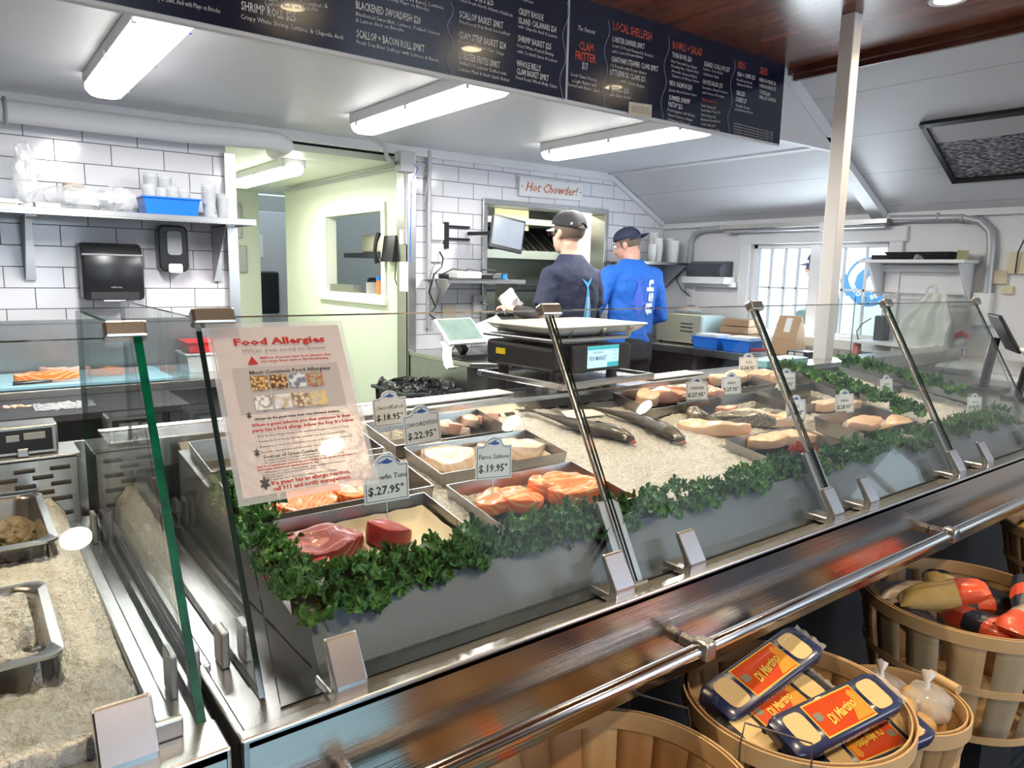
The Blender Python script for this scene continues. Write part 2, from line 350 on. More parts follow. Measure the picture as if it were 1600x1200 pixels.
# customer-side walls behind the camera, with tall windows
M['plaster']=mat('tan_panelling',(.40,.34,.29),.5,noise_=(4,.5,(.32,.26,.21)))
q=B(); wy=-2.65
q.bb((-2.6,wy-.1,0),(5.03,wy,.5)); q.bb((-2.6,wy-.1,2.5),(5.03,wy,2.6))
for a,b in ((-2.6,-1.5),(-.3,.25),(1.35,3.3),(4.85,5.03)): q.bb((a,wy-.1,0),(b,wy,2.6))
struct(q.done('wall_front',M['plaster']))
q=B()
for x in (-1.5,-.9,-.3,.25,.8,1.35,3.3,3.8,4.32,4.85): q.bb((x-.025,wy-.07,.5),(x+.025,wy-.02,2.5))
for a,b in ((-1.5,-.3),(.25,1.35),(3.3,4.85)): q.bb((a,wy-.07,1.95),(b,wy-.02,2.0))
struct(q.done('window_frames_front',M['white']))
q=B(); q.bb((-2.7,-3.2,0),(-2.6,9.3,2.6)); struct(q.done('wall_left',M['plaster']))
# back rooms
q=B(); q.bb((-2.6,9.2,0),(6,9.3,2.3)); struct(q.done('wall_far',M['cream']))
# ================================================================ light fixtures
def lens_fixture(name,label,loc,L,group,power=34,rz=0,col=(1.0,.985,.96)):
    t=thing(name,label,'ceiling light',loc,group,rz)
    q=B(); q.box((0,0,-.028),(.155,L-.03,.056)); q.done('housing',M['lgrey'],t,local=True,bevel=.006)
    q=B(); prof=[(-.078,-.055),(-.074,-.075),(-.058,-.094),(-.03,-.102),(.03,-.102),(.058,-.094),(.074,-.075),(.078,-.055)]
    rings=[]
    for y,sc,dz in ((-L/2,.55,.022),(-L/2+.02,.85,.01),(-L/2+.06,1,0),(L/2-.06,1,0),(L/2-.02,.85,.01),(L/2,.55,.022)):
        rings.append(q.ring([(x*sc,y,max(-.102,-.055+(z+.055)*sc)) for x,z in prof]))
    for a,b in zip(rings,rings[1:]): q.bridge(a,b,False)
    q.cap(rings[0]); q.cap(rings[-1])
    q.done('lens',M['tube'],t,smooth=50,local=True)
    for k in range(5):
        for sx in (-1,1):
            if k in (0,2,4): q=B(); q.box((sx*.08,-L/2+.12+k*(L-.24)/4,-.06),(.012,.022,.03)); q.done('clip',M['chrome'],t,local=True)
    a=area('fixture_glow',(loc[0],loc[1],loc[2]-.115),.15,power,col,(0,0,rz),L-.1); 
    return t
M['tube']=emis('lit_diffuser',(1.0,.98,.93),9)
G='fluorescent fixtures on the kitchen ceiling'
lens_fixture('ceiling_light','long lit fluorescent fixture on the kitchen ceiling above the left tiled wall',(.575,3.09,CZ),1.27,G)
lens_fixture('ceiling_light','long lit fluorescent fixture on the kitchen ceiling above the wall telephone and cord conduit',(1.79,3.08,CZ),1.27,G)
lens_fixture('ceiling_light','long lit fluorescent fixture on the kitchen ceiling just behind the hot chowder sign wall',(3.07,3.06,CZ),1.27,G)
lens_fixture('ceiling_light','lit fluorescent fixture in the cream passage beyond the tiled wall',(1.86,5.45,2.16),1.2,None,24,0,(1,.98,.86))
# recessed spots in the wooden ceiling
M['bulb']=emis('warm_lamp',(1.0,.80,.48),60)
def downlight(x,y,label,g='recessed lights in the wooden ceiling'):
    t=thing('recessed_light',label,'ceiling light',(x,y,WZ),g)
    q=B(); q.lathe([(.052,-.004),(.072,-.006),(.076,0)],n=28); q.done('trim_ring',M['white'],t,local=True,smooth=True)
    q=B(); q.lathe([(.0001,-.002),(.052,-.003)],n=24); q.done('lamp_face',M['bulb'],t,local=True)
    a=area('downlight_glow',(x,y,WZ-.012),.1,8.5,(1.0,.79,.52),spread=130)
downlight(3.29,1.45,'recessed warm spotlight glowing in the wooden ceiling')
for i,(x,y) in enumerate(((2.2,1.52),(1.27,1.5),(.25,1.5),(-.75,1.5),(.28,-.46),(1.28,-.46),(2.29,-.47),(3.33,-.49))): downlight(x,y,'recessed warm spotlight in the wooden ceiling above the customer side')
t=area('daylight_front',(.8,-2.6,1.5),1.0,26,(.76,.86,1.0),(R_(-90),0,0),1.9); t.rotation_euler=(R_(90),0,0)
t=area('daylight_front',(4.05,-2.6,1.5),1.4,36,(.76,.86,1.0),(R_(90),0,0),1.9)
t=area('daylight_window',(5.02,2.96,1.36),1.0,24,(.80,.92,1.0),(0,R_(90),0),.65)
M['clipm']=mat('satin_clip_steel',(.70,.70,.72),.24,1)
# ================================================================ display case
DY=.81; DZ=.90; X0,X1=.225,4.35
case=thing('display_case','long stainless steel ice display case with slanted glass front','display case',(1.7,1.3,0))
q=B(); q.bb((X0,.80,.71),(X1,.815,DZ)); q.bb((X0,.81,.705),(X1,.90,.72)); o=q.done('front_panel',M['steelf'],case,bevel=.004)
q=B()
q.bb((X0,.812,.872),(X1,.935,.886))         # ledge under the glass
q.bb((X0,.80,.886),(X1,.822,.902))           # raised lip
q.bb((X0,.88,.872),(.40,1.66,.884))         # left deck
q.bb((3.06,.88,.872),(X1,1.66,.93)); q.bb((3.12,.84,.90),(X1,1.79,.935))
q.bb((X0,.80,.70),(X0+.012,1.78,.9)); q.bb((X0,1.0,.886),(X0+.02,1.6,.90))
q.done('deck',M['steel'],case,bevel=.003)
q=B(); q.bb((X0,1.66,1.07),(X1,1.79,1.085)); q.bb((X0,1.655,1.02),(X1,1.67,1.085)); q.bb((X0,1.78,.7),(X1,1.79,1.085)); q.done('rear_ledge',M['steel'],case,bevel=.003)
q=B(); q.bb((X0+.05,1.10,.02),(X1-.05,1.77,.87)); q.done('cabinet',M['blackm'],case)
# slotted strip at the back of the well
q=B(); q.prism([(.36,1.60,1.035),(.36,1.655,1.07),(.36,1.655,1.03)],(2.7,0,0)); q.done('drain_strip',M['steelv'],case)
q=B()
for i in range(52):
    x=.40+i*.051; q.prism([(x,1.6095,1.0425),(x,1.6255,1.0525),(x,1.6255,1.0505),(x,1.6095,1.0405)],(.034,0,0))
o=q.done('drain_slots',M['black'],case)
# well walls: grey frosted liner
M['liner']=mat('frosted_steel_liner',(.19,.215,.25),.42,.25,noise_=(7,.5,(.15,.17,.20)),bump=(500,.25),bdist=.001)
q=B(); zf=.963
q.quad([(.365,.955,zf),(3.06,.955,zf),(3.06,.905,.886),(.365,.905,.886)])
q.quad([(.365,.955,zf),(3.06,.955,zf),(3.06,.975,zf),(.365,.975,zf)])
q.quad([(.365,.955,zf),(.365,.905,.886),(.350,1.62,.886),(.350,1.62,1.06)])
q.quad([(.365,.955,zf),(.350,1.62,1.06),(.368,1.62,1.06),(.385,.975,zf)])
q.quad([(3.06,.955,zf),(3.06,.905,.886),(3.06,1.62,.886),(3.06,1.62,1.06)])
q.done('liner',M['liner'],case)
# hand rail
q=B(); q.tube([(.26,.752,.79),(4.3,.752,.79)],.0135,n=20); rail=q.done('rail',M['chrome'],case,smooth=True)
for x in (.36,1.015,2.03,3.05,4.05):
    q=B(); q.cyl((x,.735,.79),(x,.80,.79),.013,n=16); q.box((x,.748,.792),(.03,.034,.036)); q.done('rail_bracket',M['steel'],rail,bevel=.005,smooth=True)
# glass: slanted front panes, uprights, top edge and brackets
GB=(.868,.888); GT=(1.135,1.372)
gd=Vector((0,GT[0]-GB[0],GT[1]-GB[1])).normalized(); gn=Vector((0,-gd.z,gd.y))
UX=[.290,.957,1.657,2.362,3.05]
for i,(a,b) in enumerate(zip(UX,UX[1:])):
    q=B(); a2,b2=a+.004,b-.004
    P=[Vector((a2,*GB)),Vector((b2,*GB)),Vector((b2,*GT)),Vector((a2,*GT))]
    q.prism(P,gn*.006)
    for f in q.bm.faces:
        f.material_index=0 if abs(f.normal.dot(gn))>.9 else 1
    q.bm.normal_update()
    for f in q.bm.faces: f.material_index=0 if abs(f.normal.dot(gn))>.9 else 1
    q.done('glass_pane',[M['glass'],M['gedged']],case)
gl=(Vector((0,*GT))-Vector((0,*GB))).length
for i,x in enumerate(UX):
    if i in (1,2,3):
        def at(t,n): return Vector((x,*GB))+gd*t+gn*n
        q=B(); 
        for s in (-1,1): pass
        R=Matrix((Vector((1,0,0)),gd,gn)).transposed()
        q.box(at(.075,-.008),(.052,.165,.012),R); q.box(at(-.012,-.004),(.056,.02,.024),R)
        q.done('upright_foot',M['steelv'],case,bevel=.002)
        q=B(); q.tube([at(.12,-.010),at(gl-.01,-.010)],.0048,n=10); q.done('upright_rod',M['steel'],case,smooth=True)
    q=B(); R=Matrix((Vector((1,0,0)),gd,gn)).transposed()
    q.box(Vector((x+(.012 if i==0 else 0),*GT))+gd*.0+gn*.002,(.052 if i else .062,.026,.022),R)
    q.done('top_bracket',M['bracket'] if 'bracket' in M else M['steel'],case,bevel=.004)
# clips holding the front panes
def CLIP(q,x,w_):
    x0=x-w_*.58; 
    q.prism([(x0,.816,.889),(x0,.816,.916),(x0,.848,.966),(x0,.8535,.969),(x0,.859,.964),(x0,.834,.918),(x0,.834,.903),(x0,.885,.903),(x0,.885,.889)],(w_*1.16,0,0))
for x in (.372,.88,1.075,1.58,1.745,2.25,2.45,2.98):
    q=B(); c=Vector((x,.845,.895))
    CLIP(q,x,.040)
    q.done('pane_clip',M['clipm'],case,bevel=.003)
# side panes, left end
def sidepane(x,parent,edge,y0=.90,y1=1.74,zb=.885,zt=1.368,th=.008,ytop=1.15):
    q=B(); q.prism([(x,y0,zb),(x,y1,zb),(x,y1,zt),(x,ytop,zt)],(th,0,0)); q.bm.normal_update()
    for f in q.bm.faces: f.material_index=0 if abs(f.normal.x)>.9 else 1
    return q.done('side_pane',[M['glass'],edge],parent)
sidepane(.277,case,M['gedged'],.895,1.74,.888,1.372,.008,1.14)
sidepane(3.055,case,M['gedged'],.895,1.60,.888,1.372,.008,1.14)
for y in (1.02,1.52):
    for s in (-1,1):
        q=B(); q.box((.281+s*.016,y,.912),(.012,.04,.055)); q.done('pane_clip',M['steelv'],case,bevel=.003)
# ---- crushed ice
def icemat(name,c,c2):
    m=mat(name,c,.28,noise_=(150,.9,c2),bump=(210,1.0),bdist=.010,sss=.2,srad=(.03,.03,.03),sscale=.4); return m
M['ice']=icemat('crushed_ice',(.82,.81,.80),(.50,.49,.48))
def icez(x,y): return .955+.15*(y-.96)
def icebed(x0,x1,y0,y1,zf,nx,ny,name,amp=.006,skirt=None,parent=None,mm=None,holes=None):
    q=B()
    def f(u,v):
        x=x0+(x1-x0)*u; y=y0+(y1-y0)*v; z=zf(x,y)
        z+=noise.noise(Vector((x*9,y*9,1)))*amp*1.6+noise.noise(Vector((x*45,y*45,2)))*amp*.7+noise.noise(Vector((x*120,y*120,3)))*amp*.55
        if holes: z=holes(x,y,z)
        e=min(u*(nx-1),(1-u)*(nx-1),v*(ny-1),(1-v)*(ny-1))
        if e<1: z-=.05
        return Vector((x,y,z))
    q.grid(f,nx,ny); return q.done(name,mm or M['ice'],parent,smooth='all')
TR=[]  # tray footprints: the ice is scooped out below them
def dug(x,y,z):
    for (a,b,c,d) in TR:
        if a+.006<x<b-.006 and c+.006<y<d-.006: return min(z,icez(x,y)-.03)
    return z
TR+=[(.36,.70,.985,1.185),(.37,.735,1.215,1.395),(.78,1.125,1.255,1.415),(.765,1.10,1.43,1.575),(.762,1.10,1.0,1.2),(1.65,1.95,1.43,1.60),(1.755,2.15,1.275,1.44),(1.617,1.90,1.02,1.20),(1.93,2.27,1.02,1.235),(2.18,2.52,1.30,1.47),(2.02,2.36,1.49,1.62),(2.54,2.9,1.30,1.60),(.37,.735,1.43,1.60)]
ib=icebed(.372,3.055,.965,1.615,icez,560,150,'crushed_ice',holes=dug)
tag(ib,'bed of white crushed ice filling the long fish display case','ice',kind='stuff')
# ================================================================ oyster case at the left
lc=thing('display_case','stainless ice display case of oysters at the near left, open beside its glass side','display case',(-.5,1.3,0))
q=B(); q.bb((-1.6,.80,.10),(.212,.815,DZ)); q.bb((.205,.80,.10),(.214,1.95,.89)); q.done('front_panel',M['steelf'],lc,bevel=.003)
q=B(); q.bb((-1.6,.80,.884),(.214,.868,DZ)); q.bb((.165,.86,.875),(.214,1.80,.895)); q.bb((.155,.86,.70),(.166,1.74,.895)); q.bb((-1.6,.862,.80),(.166,.870,.895)); q.bb((.150,.86,.895),(.172,1.74,.907)); q.done('deck',M['steel'],lc,bevel=.003)
q=B(); q.bb((-1.5,.88,.05),(.2,1.9,.80)); q.done('cabinet',M['blackm'],lc)
M['slot']=mat('dark_slot',(.02,.018,.016),.5)
q=B(); q.bb((-1.6,1.735,.80),(.178,1.745,1.052)); q.bb((-1.6,1.735,1.045),(.184,1.86,1.055)); q.bb((-1.6,1.85,.8),(.214,1.86,1.055)); pb=q.done('back_panel',M['steel'],lc,bevel=.002)
q=B()
for r in range(7):
    for c in range(14):
        x=.145-c*.062-(r%2)*.031; z=1.028-r*.0165
        q.cyl((x-.018,1.733,z),(x+.018,1.733,z),.0042,n=8)
q.done('vent_slots',M['slot'],pb)
q=B(); q.bb((-1.6,1.76,1.055),(.148,1.83,1.118)); hb=q.done('readout_housing',M['steel'],lc,bevel=.004)  # steel housing of the read-out display
q=B(); q.bb((-1.5,1.757,1.064),(.138,1.7605,1.110)); q.done('display_recess',M['black'],hb)
q=B(); q.bb((.058,1.752,1.088),(.080,1.757,1.100)); q.bb((.088,1.752,1.090),(.125,1.757,1.103)); q.done('read_out',M['lgrey'],hb)
q=B(); q.bb((.074,1.742,1.056),(.094,1.758,1.074)); q.done('latch',M['steel'],hb,bevel=.002)
# its glass: front pane and thick green edged side pane
q=B(); q.prism([Vector((-1.6,*GB)),Vector((.192,*GB)),Vector((.192,1.150,1.345)),Vector((-1.6,1.150,1.345))],gn*.006); q.bm.normal_update()
for f in q.bm.faces: f.material_index=0 if abs(f.normal.dot(gn))>.85 else 1
q.done('glass_pane',[M['glass'],M['gedged']],lc)
q=B(); x=.194; 
q.prism([(x,.872,.895),(x,1.75,.895),(x,1.75,1.352),(x,1.135,1.352)],(.011,0,0)); q.bm.normal_update()
for f in q.bm.faces: f.material_index=0 if abs(f.normal.x)>.9 else 1
q.done('side_pane',[M['glass'],M['gedge']],lc)
R=Matrix((Vector((1,0,0)),gd,gn)).transposed()
q=B(); q.box((.186,1.146,1.356),(.056,.026,.022),R); q.done('top_bracket',M['brass'] if 'brass' in M else M['steel'],lc,bevel=.004)
for y in (.965,1.62):
    for s in (-1,1):
        q=B(); q.box((.1995+s*.014,y,.925),(.010,.04,.06)); q.done('pane_clip',M['steelv'],lc,bevel=.003)
q=B(); CLIP(q,.112,.052); q.done('pane_clip',M['clipm'],lc,bevel=.003)
q=B(); q.bb((.135,.852,.90),(.175,.862,.925)); q.done('pane_clip',M['steelv'],lc,bevel=.003)
def lz(x,y):
    z=.925+.05*(y-.9); 
    if y>1.5: z+=.0
    return z-.035*max(0,min(1,(x-.12)/.035))
def hole2(x,y,z):
    if x<.105 and 1.42<y<1.72: z=min(z,.87)
    if x<.072 and 1.02<y<1.27: z=min(z,.90)
    return z
M['ice2']=icemat('melting_ice',(.86,.85,.83),(.68,.67,.64))
ib=icebed(-.75,.153,.872,1.733,lz,260,280,'crushed_ice',amp=.008,holes=hole2,mm=M['ice2'])
tag(ib,'heap of crushed ice around the oyster pans in the left case','ice',kind='stuff')
def pan(name,label,x0,x1,y0,y1,zt,dep,holes=False):
    t=thing(name,label,'pan',((x0+x1)/2,(y0+y1)/2,zt-dep),None)
    q=B(); 
    def rr(x0,x1,y0,y1,r,z,n=5):
        P=[]
        for cx,cy,a in ((x1-r,y1-r,0),(x0+r,y1-r,90),(x0+r,y0+r,180),(x1-r,y0+r,270)):
            for k in range(n+1): b=R_(a+90*k/n); P.append((cx+r*math.cos(b),cy+r*math.sin(b),z))
        return q.ring(P)
    lo=rr(x0-.0,x1+.0,y0,y1,.02,zt-.004); a=rr(x0,x1,y0,y1,.02,zt); b=rr(x0+.012,x1-.012,y0+.012,y1-.012,.03,zt+.001); c=rr(x0+.016,x1-.016,y0+.016,y1-.016,.035,zt-.006)
    d=rr(x0+.024,x1-.024,y0+.024,y1-.024,.035,zt-dep+.01); e=rr(x0+.034,x1-.034,y0+.034,y1-.034,.03,zt-dep)
    for u,v in ((lo,a),(a,b),(b,c),(c,d),(d,e)): q.bridge(u,v)
    q.cap(e); 
    q.done('pan_body',M['steel'],t,smooth=50)
    if holes:
        q=B()
        for k in range(3):
            for xx in (.01,): q.ball((xx,y0+.0225+.002*k,zt-.028-.013*k),.0032,8)
        for k in range(3): q.ball((x1-.026+.0,y0+.06+.05*k,zt-.03),.003,8)
        q.done('drain_holes',M['slot'],t)
    return t
pan('steam_pan','perforated steel pan holding two open oysters in the left case',-.33,.108,1.40,1.725,.985,.085,True)
pan('steam_pan','steel pan filled with ice nearest the camera in the left case',-.33,.076,1.02,1.29,.962,.085,True)
def h3(x,y,z):
    if .02<x<.066 and 1.055<y<1.115 and (x-.055)**2+(y-1.085)**2<.028**2: z-=.05
    return z
ib=icebed(-.31,.054,1.045,1.268,lambda x,y:.962-.10*max(0,(x+.0))*0+.006*math.sin(x*30),150,110,'crushed_ice',amp=.012,holes=h3,mm=M['ice'])
tag(ib,'crushed ice heaped inside the nearer steel pan','ice',kind='stuff')
# oysters
M['shell']=mat('oyster_shell',(.33,.25,.14),.55,noise_=(60,.8,(.10,.07,.04)),bump=(80,.8))
def oyster(label,c,rz,s=1.0,tilt=.2,seed=1):
    t=thing('oyster',label,'oyster',c,None)
    q=B(); Rm=Matrix.Rotation(rz,4,'Z')@Matrix.Rotation(tilt,4,'X')
    def f(u,v):
        a=2*PI*v; t_=PI*u; r=.05*(1+.35*math.cos(a-.3)+.12*noise.noise(Vector((math.cos(a)*2,math.sin(a)*2,seed))))
        p=Vector((math.sin(t_)*math.cos(a)*r,math.sin(t_)*math.sin(a)*r*.75,math.cos(t_)*.018))
        p.z+=.004*math.sin(18*math.sin(t_)*1.3+a)+noise.noise(p*50)*.004
        return Rm@(p*s)+Vector(c)
    q.grid(f,24,36,closed_v=True); q.done('shell',M['shell'],t,smooth='all')
oyster('brown oyster shell leaning on the right side of the perforated pan',(.045,1.60,.935),.8,1.0,.7,1)
oyster('mottled brown oyster shell lying in the front of the perforated pan',(.02,1.475,.925),.2,1.15,.15,2)
oyster('small brown oyster shell behind the others in the perforated pan',(-.03,1.57,.925),1.6,.8,.3,5)
q=B(); q.ball((.045,1.09,.935),.016,12,(1.2,1,.7)); q.jitter(.004,60); tag(q.done('mussel',M['black'],smooth=True),'dark shell showing through the hole in the ice of the nearer pan','mussel')

# ================================================================ trays
KS=.15; ta=math.atan(KS)
def I(px,py,h=0.0):
    d=ray(px,py); n=Vector((0,-KS,1)); c=.955-KS*.96+h; t=(c-n.dot(EYE))/n.dot(d); return EYE+d*t
M['parch']=mat('parchment',(.72,.66,.52),.6,noise_=(15,.4,(.64,.58,.45)))
trays={}
def tray(key,label,x0,x1,y0,y1,paper=False):
    zz=lambda y,h: icez(0,y)+h
    t=thing('fish_tray',label,'tray',((x0+x1)/2,(y0+y1)/2,zz((y0+y1)/2,-.02)),'steel fish trays bedded in the ice')
    q=B(); th=.0018; b,tp=-.016,.030; s=.006
    O=[(x0,y0),(x1,y0),(x1,y1),(x0,y1)]; J=[(x0+th,y0+th),(x1-th,y0+th),(x1-th,y1-th),(x0+th,y1-th)]
    Bo=[(x0+s,y0+s),(x1-s,y0+s),(x1-s,y1-s),(x0+s,y1-s)]
    o=q.ring([(x,y,zz(y,tp)) for x,y in O]); i=q.ring([(x,y,zz(y,tp)) for x,y in J]); ob=q.ring([(x,y,zz(y,b)) for x,y in Bo]); ib=q.ring([(x,y,zz(y,b+th)) for x,y in [(x0+s+th,y0+s+th),(x1-s-th,y0+s+th),(x1-s-th,y1-s-th),(x0+s+th,y1-s-th)]])
    q.bridge(o,i); q.bridge(ob,o); q.bridge(i,ib); q.cap(ib); q.cap(ob,True)
    q.done('tray_body',M['pan'],t)
    if paper:
        q=B()
        def f(u,v):
            x=x0+.012+(x1-x0-.024)*u; y=y0+.012+(y1-y0-.024)*v; e=min(u,1-u,v,1-v)
            h=-.011+(.022*(1-e/.08)**2 if e<.08 else 0)+noise.noise(Vector((x*40,y*40,5)))*.003
            return Vector((x,y,zz(y,h)))
        q.grid(f,36,24); q.done('paper_liner',M['parch'],t,smooth='all')
    trays[key]=t; return t
tray('tuna','steel tray of dark red tuna at the front left of the ice',.352,.70,.985,1.192,True)
tray('trout','steel tray of orange fillets behind the allergy notice and tuna tray',.366,.735,1.212,1.40)
tray('hid','steel tray mostly hidden behind the upper part of the allergy notice',.366,.735,1.43,1.60)
tray('kab','steel tray of pale fish cubes at the rear left, behind the swordfish',.765,1.10,1.43,1.595)
tray('sword','steel tray of pale swordfish steaks left of the bare ice',.778,1.128,1.255,1.415,True)
tray('salmon','steel tray of bright orange salmon fillets at the front beside the bare ice',.758,1.098,1.0,1.205)
tray('snapper','steel tray of pink fillets next to the scale stand',1.62,1.95,1.43,1.60)
tray('snap','steel tray of pink and spotted-skin fillets right of the whole fish',1.752,2.15,1.275,1.45)
tray('rear','steel tray of cream fillets at the very back of the ice, mid case',2.02,2.36,1.50,1.63)
tray('low','steel tray of peach fillets half covered by kale and red leaf',1.614,1.955,1.02,1.165)
tray('fr','steel tray of peach fillets under the price card without kale, right of it',2.11,2.458,1.04,1.20)
tray('mid','steel tray of pale fillets between two price cards, right of the spotted fillets',2.185,2.54,1.29,1.46)
tray('far','long steel tray along the right end of the ice',2.62,2.96,1.32,1.60)
# ================================================================ fish
def filletmesh(L,W,H,seed,round_=.5,taper=.0,cut=0):
    q=B(); e=2/(2.6-round_)
    def f(u,v):
        a=2*PI*v; ca,sa=math.cos(a),math.sin(a)
        px=math.copysign(abs(ca)**e,ca); py=math.copysign(abs(sa)**e,sa)
        # u 0 centre bottom ->1 centre top via rim
        if u<.3: k=u/.3; z=0; rr=k
        elif u<.6: k=(u-.3)/.3; z=H*.86*k; rr=1+.025*math.sin(k*PI)
        else: k=(u-.6)/.4; rr=math.cos(k*PI/2)**.75; z=H*(.86+.14*math.sin(k*PI/2))
        x=px*L/2*rr; y=py*W/2*rr*(1-taper*(px*rr+1)/2)
        n=noise.noise(Vector((x*14,y*14,seed*3.1)))
        z=z*(1+.45*n+.12*noise.noise(Vector((x*45,y*45,seed)))) if z>0 else 0
        if z>H*.5: z*=1-.25*max(0,px*rr)*(seed%2)
        x+=n*.08*L*.3; y+=noise.noise(Vector((x*12,y*12,seed+9)))*.10*W
        return Vector((x,y,z))
    q.grid(f,26,40,closed_v=True); return q
def fillet(label,cat,px,py,L,W,H,rz,mm,seed=1,round_=.5,taper=0,tilt=None,h=-.008,g=None,name='fish_fillet'):
    p=I(px,py,h+H*.5); p.z-=H*.5
    q=filletmesh(L,W,H,seed,round_,taper)
    o=q.done(name,mm,smooth='all'); o.location=p
    o.rotation_euler=(ta+(tilt[0] if tilt else 0),(tilt[1] if tilt else 0),rz); return tag(o,label,cat,g)
M['tuna']=wavemat('tuna_flesh',(.22,.018,.028),(.50,.17,.15),42,.46,1.4,bands='RINGS',pos=(.80,1.0),coat=.12,sss=.08)
M['tuna2']=wavemat('tuna_flesh_pale',(.34,.04,.05),(.66,.34,.33),46,.45,2,bands='RINGS',pos=(.6,.98),sss=.08,coat=.12)
M['tunap']=mat('tuna_plain',(.36,.03,.035),.45,noise_=(30,.6,(.26,.018,.025)),coat=.12,sss=.15)
M['salm']=wavemat('salmon_flesh',(.90,.20,.035),(.95,.50,.26),34,.42,1.4,bands='RINGS',pos=(.66,.97),coat=.12)
M['salm2']=wavemat('trout_flesh',(.80,.24,.08),(.88,.46,.25),34,.3,9,pos=(.5,.98),rot=(0,0,.6))
M['sword']=wavemat('swordfish_flesh',(.86,.62,.52),(.90,.78,.72),26,.35,5,bands='RINGS',pos=(.3,.9))
M['swordr']=mat('bloodline',(.50,.12,.07),.35,coat=.3)
M['pink']=mat('pink_fillet',(.84,.40,.30),.3,noise_=(22,.5,(.78,.52,.42)),coat=.4,sss=.3,bump=(30,.3))
M['peach']=mat('peach_fillet',(.84,.50,.32),.3,noise_=(18,.5,(.86,.66,.52)),coat=.4,sss=.3,bump=(30,.3))
M['cream_f']=mat('cream_fillet',(.86,.68,.52),.3,noise_=(18,.5,(.82,.56,.42)),coat=.4,sss=.3,bump=(30,.3))
M['skin']=mat('spotted_skin',(.42,.38,.33),.3,noise_=(140,.9,(.05,.045,.05)),coat=.5)
fillet('large dark red tuna loin steak in the middle of the front left tray','tuna',503,850,.150,.095,.036,.10,M['tuna'],1,.3,.25,name='tuna_steak')
fillet('paler marbled tuna slab at the lower left under the kale','tuna',462,882,.105,.075,.020,-.4,M['tuna2'],2,.2,.1,name='tuna_steak')
fillet('plain red tuna block on parchment at the right of its tray','tuna',607,830,.075,.075,.034,.4,M['tunap'],3,.1,.15,name='tuna_steak')
fillet('thin end of dark tuna behind the marbled slab','tuna',420,845,.05,.06,.02,.3,M['tunap'],4,name='tuna_steak')
g='orange fillets behind the allergy notice'
fillet('orange trout-like fillet nearest the glass side, under the allergy notice','fish fillet',398,795,.10,.13,.020,.1,M['salm2'],5,.1,0,g=g)
fillet('broad orange fillet in the middle below the allergy notice','fish fillet',470,778,.13,.125,.022,-.1,M['salm2'],6,.0,0,g=g)
fillet('orange fillet block touching the foot of the highest priced card','fish fillet',552,765,.095,.085,.026,.0,M['salm'],7,.0,0,g=g)
fillet('thick round swordfish steak left in its tray','swordfish steak',697,712,.130,.115,.034,.5,M['sword'],8,.5,0,name='swordfish_steak')
fillet('swordfish steak with squared side at the right of its tray','swordfish steak',815,699,.125,.075,.034,.0,M['sword'],9,.1,0,name='swordfish_steak')
fillet('tan swordfish piece between the two larger steaks','swordfish steak',762,705,.06,.06,.026,.4,M['cream_f'],10,name='swordfish_steak')
for i,(x,y,s) in enumerate(((697,668,.036),(712,669,.04),(733,657,.045),(747,655,.035),(722,672,.03),(765,652,.038))):
    fillet('raw pale pink fish cube in the kabob tray','fish cube',x,y,s*1.3,s,.026,.6*i,M['pink'] if i%2 else M['sword'],20+i,.0,0,g='fish cubes in the rear left tray',name='fish_cube')
g='orange salmon fillets'
fillet('orange salmon fillet in front left of its tray, beside the kale','salmon',772,782,.115,.065,.030,.5,M['salm'],30,.4,0,g=g,name='salmon_fillet')
fillet('orange salmon fillet lying across the middle of its tray','salmon',812,778,.10,.07,.034,-.3,M['salm'],31,.4,0,g=g,name='salmon_fillet')
fillet('thick orange salmon fillet with bold stripes at the right of its tray','salmon',893,762,.135,.095,.040,-.15,M['salm'],32,.2,0,g=g,name='salmon_fillet')
fillet('darker salmon fillet at the back behind the thick one','salmon',850,760,.10,.05,.036,.2,M['salm'],33,.4,0,g=g,name='salmon_fillet')
g='pink fillets in the tray by the scale'
for i,(x,y,L,W,rz,mm) in enumerate(((1012,622,.10,.08,.4,'peach'),(1042,616,.13,.075,-.5,'pink'),(1068,610,.14,.08,-.2,'pink'),(1095,606,.13,.07,.1,'pink'),(1118,617,.11,.05,.2,'pink'))):
    fillet('raw pink fillet piled in the tray by the scale stand','fish fillet',x,y,L,W,.04,rz,M[mm],40+i,.7,.3,h=0,g=g)
for i,(x,y,L,W,rz,mm,lb) in enumerate(((1115,668,.20,.06,-.75,'peach','long peach fillet at the front left of the spotted-skin tray'),(1090,648,.08,.05,-.3,'skin','small dark skin-on fillet below the snapper price card'),
    (1160,655,.20,.05,-.75,'skin','dark spotted skin-side-up fillet in the middle of its tray'),(1183,652,.19,.045,-.7,'peach','peach fillet between the two spotted ones'),
    (1135,640,.09,.05,0,'pink','pink fillet lying under the short price card'),(1205,650,.20,.05,-.75,'skin','spotted silvery fillet at the right of its tray'),(1222,655,.10,.05,-.4,'peach','peach fillet at the right front corner of the spotted-skin tray'))):
    fillet(lb,'fish fillet',x,y,L,W,.034,rz,M[mm],50+i,.8,.25,h=.0)
for i,(x,y,L,W,rz) in enumerate(((1120,592,.12,.06,.3),(1150,588,.14,.07,.1),(1185,587,.14,.07,-.1),(1215,589,.11,.06,.1))):
    fillet('cream raw fillet heaped in the rearmost tray','fish fillet',x,y,L,W,.034,rz,M['cream_f'],60+i,.8,.2,h=.005,g='cream fillets in the rearmost tray')
